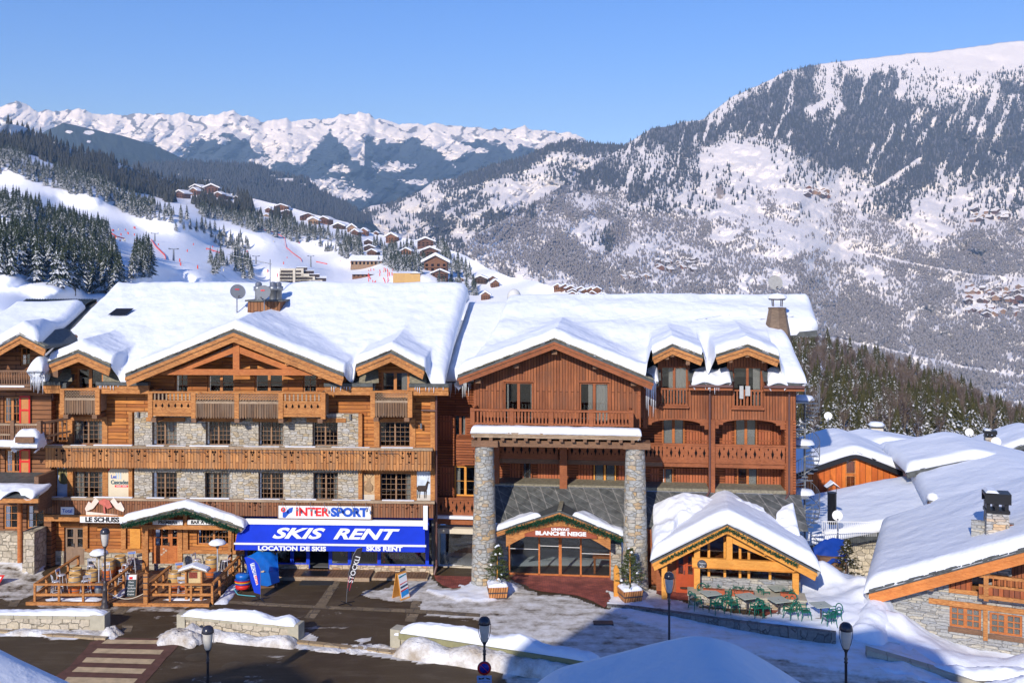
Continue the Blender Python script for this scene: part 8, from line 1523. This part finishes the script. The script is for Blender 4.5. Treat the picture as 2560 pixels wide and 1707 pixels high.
gsnow_house("low_roof_house", (2230, 1092), (2150, 1068), 4, .2, 2.2, "flat snowy roof with a boxed chimney behind the orange chalet", cream, hL=6, hR=8, seed=86, wall_h=3); gsnow_house("edge_house", (2590, 1085), (2545, 1050), 4, .45, 1.5, "dark timber house with snow roof at the right edge under the forest", b_brown, hL=5, hR=5, seed=87, wall_h=4)
def px_obj(px, py, Y): return Vector(((px - CX) / F * Y, Y, 16 - (py - HY) * Y / F))
for (px, py, Y, r_, lab) in ((2093, 1330, 60, .30, "white satellite dish behind the white railing"), (2070, 1064, 84, .32, "white satellite dish on the ridge of the orange chalet"), (2422, 1103, 92, .36, "white satellite dish on the upper snow roof"), (2489, 1128, 86, .40, "white satellite dish beside the small stone chimney")): 
    p = px_obj(px, py, Y); dish(p, r_, -.25, -.2, lab, white, "white satellite dishes", .85 if r_ > .3 else .85 + .2, False)
stone_chimney(2475, 1075, 1124, 87, .95, "small stone chimney with snowy cap on the far roof"); 
def small_chim(px, y0, y1, Y, w_, lab, mat, capm=metal_g, snowc=True):
    p = px_obj(px, y1, Y); h = (y1 - y0) * Y / F; e = empty("roof_chimney", p, -.2, lab, "chimney"); MB().box(-w_ / 2, w_ / 2, -w_ / 2, w_ / 2, -1, h * .6).build("stack", mat, e); MB().box(-w_ / 2 + .05, -w_ / 2 + .1, -.2, .2, h * .6, h * .8).box(w_ / 2 - .1, w_ / 2 - .05, -.2, .2, h * .6, h * .8).box(-w_ * .55, w_ * .55, -w_ * .5, w_ * .5, h * .8, h * .86).build("cap", capm, e)
    if snowc: MB().lathe([(w_ * .6, h * .862), (w_ * .72, h * .86 + .12), (w_ * .5, h * .86 + .36), (.02, h * .86 + .42)], (0, 0, 0), 12).build("cap_snow", snow, e)
small_chim(2372, 1125, 1156, 74, 1.0, "grey metal clad chimney box on the wide snow roof", metal_g, snowc=False); small_chim(2331, 1245, 1268, 60, .5, "little chimney with a big round snow cap", b_brown); small_chim(2191, 1062, 1080, 95, 1.1, "boxed chimney with snow on the flat roof", cream); small_chim(2205, 1085, 1098, 90, .45, "small twin flue chimney on the flat roof", metal_d, snowc=False); small_chim(2230, 1094, 1108, 88, .45, "small square brick chimney behind the orange chalet", cream, snowc=False)
p = px_obj(2080, 1288, 61); e = empty("black_flue", p, 0, "black round flue pipe in the shaded snow roof", "chimney"); MB().lathe([(.27, -.5), (.27, 1.35), (.29, 1.37), (.29, 1.42)], (0, 0, 0), 14).build("pipe", black, e); MB().prism([(-.4, -.3, 1.75), (0, -.3, 2.0), (.4, -.3, 1.75), (.36, -.3, 1.7), (0, -.3, 1.92), (-.36, -.3, 1.7)], (0, .6, 0)).tube((-.25, 0, 1.4), (-.28, 0, 1.75), .02, n=4).tube((.25, 0, 1.4), (.28, 0, 1.75), .02, n=4).build("hood", metal_d, e); MB().prism([(-.42, -.3, 1.76), (0, -.3, 2.02), (.42, -.3, 1.76), (0, -.3, 2.12)], (0, .6, 0)).build("hood_snow", snow, e)
p = px_obj(2056, 1330, 58.5); e = empty("white_railing", p, -.05, "white metal railing above the blue shaded roof", "railing"); m = MB(); L = 3.1; m.box(0, L, -.02, .02, .62, .66).box(0, L, -.02, .02, .02, .05)
for k in range(27): x = L * k / 26; m.box(x - .012, x + .012, -.012, .012, -.2, .64)
m.build("bars", white, e)
p = px_obj(2078, 1400, 55.5); e = empty("blue_tarpaulin", p, .1, "crumpled blue tarpaulin beside the cafe roof", "tarpaulin"); V = []; n = 16
for i in range(n):
    for j in range(n): u, v = i / (n - 1) * 2 - 1, j / (n - 1) * 2 - 1; V.append((u * .95 + .1 * v, v * .6, .55 + .5 * v - .35 * u * (u < 0) * -1 + .25 * (float(fbm(u * 3 + 5, v * 3, 4, 5)) - .5) - .5 * max(0, abs(u) - .7)))
np_mesh("sheet", V, grid_faces(n, n), dkblue, e, True); MB().box(-.8, .8, -.4, .5, -.8, .3).build("covered_stack", b_brown, e)
def small_spruce(px, py, Y, h, lab, sd_):
    p = px_obj(px, py, Y); t_ = empty("small_spruce", p, 0, lab, "spruce tree"); r = random.Random(sd_); MB().tube((0, 0, -.5), (0, 0, h * .95), .05, .01, 6).build("trunk", m_trunk, t_); m = MB()
    for k in range(70):
        f_ = r.random() ** .8; z = .05 * h + .9 * h * f_; a = r.random() * 6.28; L = (h * .42 * (1 - f_) + .1) * r.uniform(.75, 1.15); d = Vector((math.cos(a), math.sin(a), r.uniform(-.1, .35))).normalized()
        for q in range(26):
            t2 = r.uniform(.15, 1); c = d * L * t2 + Vector((0, 0, z)); n2 = (d + Vector((r.gauss(0, .7), r.gauss(0, .7), r.gauss(0, .5)))).normalized() * .16; s_ = n2.cross(Vector((r.random(), r.random(), r.random()))).normalized() * .03; m.add([c - s_, c + s_, c + n2], [(0, 1, 2)])
    m.build("crown", m_spruce_g, t_)
small_spruce(2117, 1440, 53.5, 2.0, "small green spruce standing alone in the snow right of the tarpaulin", 4)
snow_bank("snow_bank", [px_obj(2185, 1500, 49), px_obj(2190, 1560, 46.8), px_obj(2160, 1625, 44.0)], 1.7, .8, snow, "big lumpy snow drift at the corner of the stone house", 21, .6, .15)
snow_bank("snow_bank", [px_obj(2215, 1545, 47.3), px_obj(2225, 1610, 45.6)], .9, .8, snow, "rounded snow pillar against the stone house wall", 22, .3, .15); snow_bank("snow_bank", [px_obj(2230, 1640, 44.6), px_obj(2400, 1668, 43.6), px_obj(2600, 1690, 42.5)], 2.2, .7, snow, "smooth snow bank along the foot of the stone house", 23, .3, .15)
e, L, dz = low_wall(px_obj(2165, 1685, 42.6), px_obj(2620, 1712, 41), .5, "dark low stone wall half buried at the bottom right", st_house)
snow_bank("wall_snow", [px_obj(2160, 1668, 42.9), px_obj(2620, 1698, 41.3)], .9, .4, snow, "snow lying on the dark low wall at the bottom right", 24, .5); snow_bank("snow_bank", [px_obj(2130, 1700, 41.6), px_obj(2300, 1722, 40.8), px_obj(2620, 1735, 39.5)], 1.4, .5, snow, "ploughed snow below the dark low wall", 25, .8, .1)
# ================================================================ resort village on the ski hill, 0.8 to 1.5 km off
vbr = [plain("far_wood%d" % i, c, .8, .2, .6) for i, c in enumerate(((.13, .065, .04), (.19, .09, .045), (.075, .05, .04), (.30, .19, .11)))]; vcr = plain("far_concrete", (.60, .54, .42), .8, .1, .3); vyl = plain("far_yellow", (.66, .40, .13), .8, .1, .3)
def far_chalet(px, py, W, H_, lab, k=0, rz=0.0, dist=None, wins=True):
    """py: picture height of the chalet's foot; W, H_ in photo pixels"""
    p = D_s(np.array([float(px)]), np.array([float(py)]))[0]; Y = dist or p[1]; q = Y / F; W *= .92 + .16 * rnd.random(); H_ *= .9; px += rnd.uniform(-4, 4); py += rnd.uniform(-1, 4); w_ = W * q; h = H_ * q; e = empty("chalet", ((px - CX) * q, Y, 16 - (py - HY) * q), rz, lab, "chalet", "far chalets of the resort village"); dp = w_ * .8; b = h * .55
    MB().box(-w_ * .42, w_ * .42, -dp * .4, dp * .4, -4, b).uz([(-w_ * .42, b), (w_ * .42, b), (0, h * .88)], -dp * .4, dp * .4).build("wall", vbr[k % 4], e)
    MB().uz([(-w_ * .55, b * .92), (0, h * .92), (w_ * .55, b * .92), (w_ * .55, b * .92 + h * .14), (0, h * 1.08), (-w_ * .55, b * .92 + h * .14)], -dp * .5, dp * .5).build("snow_roof", snow, e)
    MB().uz([(-w_ * .56, b * .88), (0, h * .88), (w_ * .56, b * .88), (w_ * .55, b * .92), (0, h * .92), (-w_ * .55, b * .92)], -dp * .51, -dp * .49).build("verge", vbr[2], e)
    if wins:
        m = MB(); 
        for r_ in range(2):
            for c in range(4): x = (-.33 + .22 * c) * w_; z = b * (.12 + .45 * r_); m.box(x - w_ * .05, x + w_ * .05, -dp * .4 - .06, -dp * .4 - .01, z, z + b * .25)
        m.build("window", dark, e); MB().box(-w_ * .42, w_ * .42, -dp * .46, -dp * .4, b * .44, b * .52).build("balcony", vbr[1], e)
    return e
NM = {0: 'leftmost dark chalet of the high shoulder row', 12: 'chalet with a wide white roof right above the piste roll', 19: 'wide lonely chalet among trees above the race area', 21: 'brown chalet standing left of the long hall roof', 25: 'long brown house under spruces over the yellow hotel', 26: 'flat roofed dark apartment chalet at the top of the village', 27: 'broad dark chalet with balconies beside the yellow hotel', 28: 'big brown twin gabled chalet just right of the yellow hotel', 30: 'flat brown chalet behind the gap between the two roofs', 33: 'small red brown hut nearest the gap between the roofs'}
for i, (x, y, W, H_, k) in enumerate(VC):
    zone = "on the high shoulder of the ski hill" if x < 600 else ("among the trees in mid hill" if x < 930 else ("in the lower village beside the piste end" if x < 1110 else "just behind the gap between the two big roofs"))
    sz = "tiny" if W < 20 else ("small" if W < 30 else "larger"); far_chalet(x, y, W, H_, NM.get(i) or sz + " brown chalet with white roof " + zone, k, rnd.uniform(-.5, .5))
for i, (x, y) in enumerate([(1397, 722), (1410, 722), (1422, 726), (1438, 734), (1452, 730), (1463, 734), (1476, 731), (1490, 730), (1484, 740), (1470, 744), (1500, 742), (1447, 742), (1430, 742), (1508, 746)]): far_chalet(x, y, rnd.uniform(18, 26), 17, "one of the reddish chalets clustered on the knoll above the residence ridge", i % 2 + (i % 3 == 0), rnd.uniform(-.4, .4))['group'] = "reddish chalets on the knoll"
def far_pt(px, py): p = D_s(np.array([float(px)]), np.array([float(py)]))[0]; return p
# stepped concrete block
Y = float(D_s(np.array([760.]), np.array([705.]))[0][1]) - 30; q = Y / F; e = empty("apartment_block", ((760 - CX) * q, Y, 16 - (712 - HY) * q), .25, "stepped concrete apartment block at the foot of the piste", "apartment block")
for i, (x0, x1, zt_) in enumerate(((-60, -22, 34), (-58, -2, 41), (-30, 12, 28), (-30, 26, 21), (-30, 44, 12))):
    MB().box(x0 * q, x1 * q, -6, 8, -10, zt_ * q).build("block", vcr, e); 
    m = MB(); z = -8
    while z < zt_ * q - 3: m.box(x0 * q + .3, x1 * q - (6 * q if i else .4), -6.2, -6.02, z + .9, z + 2.5); z += 3.0
    m.build("balcony_row", plain("far_brown_row%d" % i, (.05, .035, .025), .8), e)
for x0, x1, z in ((-18, 8, 34), (-2, 24, 26), (12, 38, 17), (28, 54, 8)): MB().box(x0 * q, x1 * q, -2, 12, z * q, (z + 9) * q).build("dark_gable", plain("far_dark_gable%d" % z, (.05, .035, .035), .8), e); MB().box(x0 * q, x1 * q, -2.5, 12, (z + 9) * q + .02, (z + 10.5) * q).build("roof_snow", snow, e)
MB().box(-28 * q, -22 * q, -6.6, -6.05, -10, 41 * q).build("stair_tower", vcr, e)
# long yellow block
Y = float(D_s(np.array([1035.]), np.array([705.]))[0][1]) - 30; q = Y / F; e = empty("yellow_hotel", ((1035 - CX) * q, Y, 16 - (715 - HY) * q), .42, "long yellow gable ended hotel with a snowy roof in the lower village", "hotel"); MB().box(-14 * q - 6, 8 * q, -8, 24, -6, 32 * q).build("wall", vyl, e); MB().box(8 * q + .02, 8 * q + .25, -8, 24, -6, 31 * q).build("dark_side", plain("far_grey_wood", (.22, .17, .12), .8), e); m = MB()  # side sheet coloured darker and greyer than the yellow wall
for r_ in range(4):
    for c in range(8): m.box(8 * q + .26, 8 * q + .35, -6 + c * 3.6, -4 + c * 3.6, r_ * 2.8 + .5, r_ * 2.8 + 1.8)
m.build("window", dark, e); MB().uz([(-20 * q, 32 * q), (9 * q, 32 * q), (-5 * q, 37 * q)], -9, 25).build("snow_roof", snow, e)
# lift station and halls
for (x, y, W, H_, lab) in ((922, 664, 90, 26, "long low hall with white roof beside the piste end"), (716, 708, 96, 18, "low building with snow roof just above the hotel ridge"), (912, 692, 62, 14, "long restaurant with a dark window band in the village"), (790, 708, 30, 18, "small hut right of the low building above the hotel ridge"), (1000, 700, 26, 10, "little snowy hut beside the yellow hotel")):
    if x == 716: x = 715 + 50
    p = far_pt(x, y); q = p[1] / F; e = empty("village_hall", ((x - CX) * q, p[1], 16 - (y - HY) * q), .15, lab, "building"); w_ = W * q; h = H_ * q; MB().box(-w_ / 2, w_ / 2, -6, 6, -4, h * .5).build("wall", vbr[3] if W == 90 else vbr[1], e); MB().uz([(-w_ / 2, h * .5), (-w_ / 2 - 1, h * .95)], -1, 1) if False else None
    MB().prism([(-w_ * .52, -8, h * .45), (-w_ * .52, 8, h * .45), (-w_ * .5, 1, h)], (w_ * 1.04, 0, 0)).build("snow_roof", snow, e); m = MB()
    for k in range(int(w_ / 4)): m.box(-w_ / 2 + 1 + k * 4, -w_ / 2 + 3 + k * 4, -6.1, -6.02, h * .1, h * .35)
    m.build("window", dark, e)
# piste furniture: red fences, pylons, skiers' markers
def red_fence(pts, lab, h=2.2, net=True):
    h *= .6
    P = [Vector(far_pt(x, y)) for x, y in pts]; e = empty("piste_fence", P[0], 0, lab, "fence", "red safety fences on the piste"); m = MB(); O = P[0]
    for a, b in zip(P, P[1:]): m.add([a - O, b - O, b - O + Vector((0, 0, h)), a - O + Vector((0, 0, h)), a - O + Vector((0, .2, 0)), b - O + Vector((0, .2, 0)), b - O + Vector((0, .2, h)), a - O + Vector((0, .2, h))], [(0, 1, 2, 3), (7, 6, 5, 4), (3, 2, 6, 7)])
    m.build("net", far_red, e)
far_red = plain("far_red", (.65, .05, .03), .6, .2, .5)
red_fence([(660, 576), (690, 583), (712, 597), (716, 620), (730, 632), (752, 648), (755, 655)], "long red net fence along the rolling piste edge", 1.8); red_fence([(378, 600), (388, 616), (400, 628), (412, 640), (415, 650)], "short slanting red net fence in the middle of the piste"); red_fence([(266, 575), (290, 592), (312, 598)], "red net fence beside the left spruce grove", 1.5)
red_fence([(790, 655), (818, 661)], "low red barrier below the piste rolls", 1.6); red_fence([(850, 653), (875, 657), (905, 662)], "red barrier in front of the long hall", 1.6); red_fence([(517, 622), (560, 636)], "red fence piece right of the lone pylon", 1.5)
r = random.Random(9); mk = None
for i in range(86):
    if i < 40: x, y = r.uniform(920, 990), r.uniform(676, 712)
    elif i < 60: x, y = r.uniform(265, 345), r.uniform(570, 605)
    else: x, y = r.uniform(380, 760), r.uniform(600, 690)
    p = far_pt(x, y); h = r.uniform(2.2, 5) if i < 40 else r.uniform(2, 3.5); mt = far_red if r.random() < .8 else vcr
    h *= .75; o = MB().box(-.35, .35, -.3, .3, -1, h * .9).lathe([(.45, h * .9), (.1, h)], (0, 0, 0), 6).build("piste_marker", mt); o.location = p; tag(o, ("red race pole in the slalom area by the yellow hotel" if mt == far_red else "pale pole in the slalom area by the yellow hotel") if i < 40 else ("red piste marker near the left spruce grove" if i < 60 else "red piste marker on the lower ski slope") if mt == far_red else "pale piste marker on the ski slope", "marker", "piste markers")
for (x, y0, y1, lab) in ((18, 481, 520, "ski lift pylon at the left edge of the hill"), (387, 583, 604, "ski lift pylon beside the slanting red fence"), (434, 622, 652, "ski lift pylon left of the hotel chimney box"), (640, 640, 660, "small lift pylon above the hotel roof"), (777, 640, 668, "lift pylon by the lower village")):
    p = far_pt(x, y1); q = p[1] / F; h = (y1 - y0) * q; e = empty("lift_pylon", p, .5, lab, "pylon", "ski lift pylons"); MB().tube((0, 0, -2), (0, 0, h), .8, .45, 6).build("mast", metal_g, e); MB().box(-3.2, 3.2, -.3, .3, h - .5, h).box(-3.4, -2.4, -.8, .8, h - .2, h + .4).box(2.4, 3.4, -.8, .8, h - .2, h + .4).build("cross_arm", metal_g, e)
# white dome behind the residence
p = far_pt(1285, 741); Y = 260; q = Y / F; tag(MB().lathe([(17 * q, -3), (17 * q, 0)] + [(17 * q * math.cos(t), 19 * q * math.sin(t)) for t in np.linspace(.1, 1.5, 9)], ((1285 - CX) * q, Y, 16 - (741 - HY) * q), 20).build("white_dome", plain("dome_white", (.62, .60, .54), .6, .05, .5)), "round white dome peeping over the residence roof", "dome")
# villages on the great slope
def hamlet(x0, x1, y0, y1, n, lab, sd_, S=E2_s, s=9.0):
    r = random.Random(sd_); 
    for i in range(n):
        x, y = r.uniform(x0, x1), r.uniform(y0, y1); p = S(np.array([x]), np.array([y]))[0]; m = MB(); k = r.uniform(.8, 1.3) * s; m.box(-k, k, -k, k, -3, k * .6, 0).uz([(-k * 1.2, k * .55), (k * 1.2, k * .55), (0, k * 1.2)], -k * 1.1, k * 1.1, 0).uz([(-k * 1.25, k * .62), (0, k * 1.27), (k * 1.25, k * .62), (k * 1.25, k * .85), (0, k * 1.5), (-k * 1.25, k * .85)], -k * 1.0, k * 1.2, 1)
        o = m.build("valley_house", [vbr[r.randrange(4)], snow]); o.location = p; o.rotation_euler = (0, 0, r.uniform(-1.2, 1.2)); tag(o, lab, "house", lab.replace("one of the houses of ", ""))
hamlet(2420, 2560, 716, 792, 48, "one of the houses of the large village on the lower right mountain slope", 1, s=7.5); hamlet(2005, 2072, 472, 496, 16, "one of the houses of the hamlet high in the mountain meadow", 2, s=9); hamlet(2432, 2520, 528, 558, 16, "one of the houses of the hamlet at the right edge of the mountain", 3, s=9); hamlet(1645, 1742, 652, 680, 22, "one of the houses of the village under the ridge in mid valley", 4, s=7); hamlet(1540, 1620, 694, 704, 8, "one of the houses of the valley bottom hamlet", 5, s=6); hamlet(1195, 1268, 612, 650, 30, "one of the houses of the hazy valley town", 6, S=E1_s, s=7)
# ---------------------------------------------------------------- haze: one closed box of thin air round everything
hm = D.materials.new("haze_air"); hm.use_nodes = True; t_ = hm.node_tree; t_.nodes.clear()
o_ = t_.nodes.new('ShaderNodeOutputMaterial'); v_ = t_.nodes.new('ShaderNodeVolumePrincipled'); v_.inputs['Color'].default_value = (.36, .62, 1, 1)
v_.inputs['Absorption Color'].default_value = (1, 1, 1, 1); v_.inputs['Density'].default_value = 9e-5; v_.inputs['Anisotropy'].default_value = 0; t_.links.new(v_.outputs[0], o_.inputs['Volume'])
MB().box(-9000, 9000, -40, 10900, -901, 1800).build("haze", hm, kind='stuff')['label'] = "thin blue mountain air fading the far slopes"
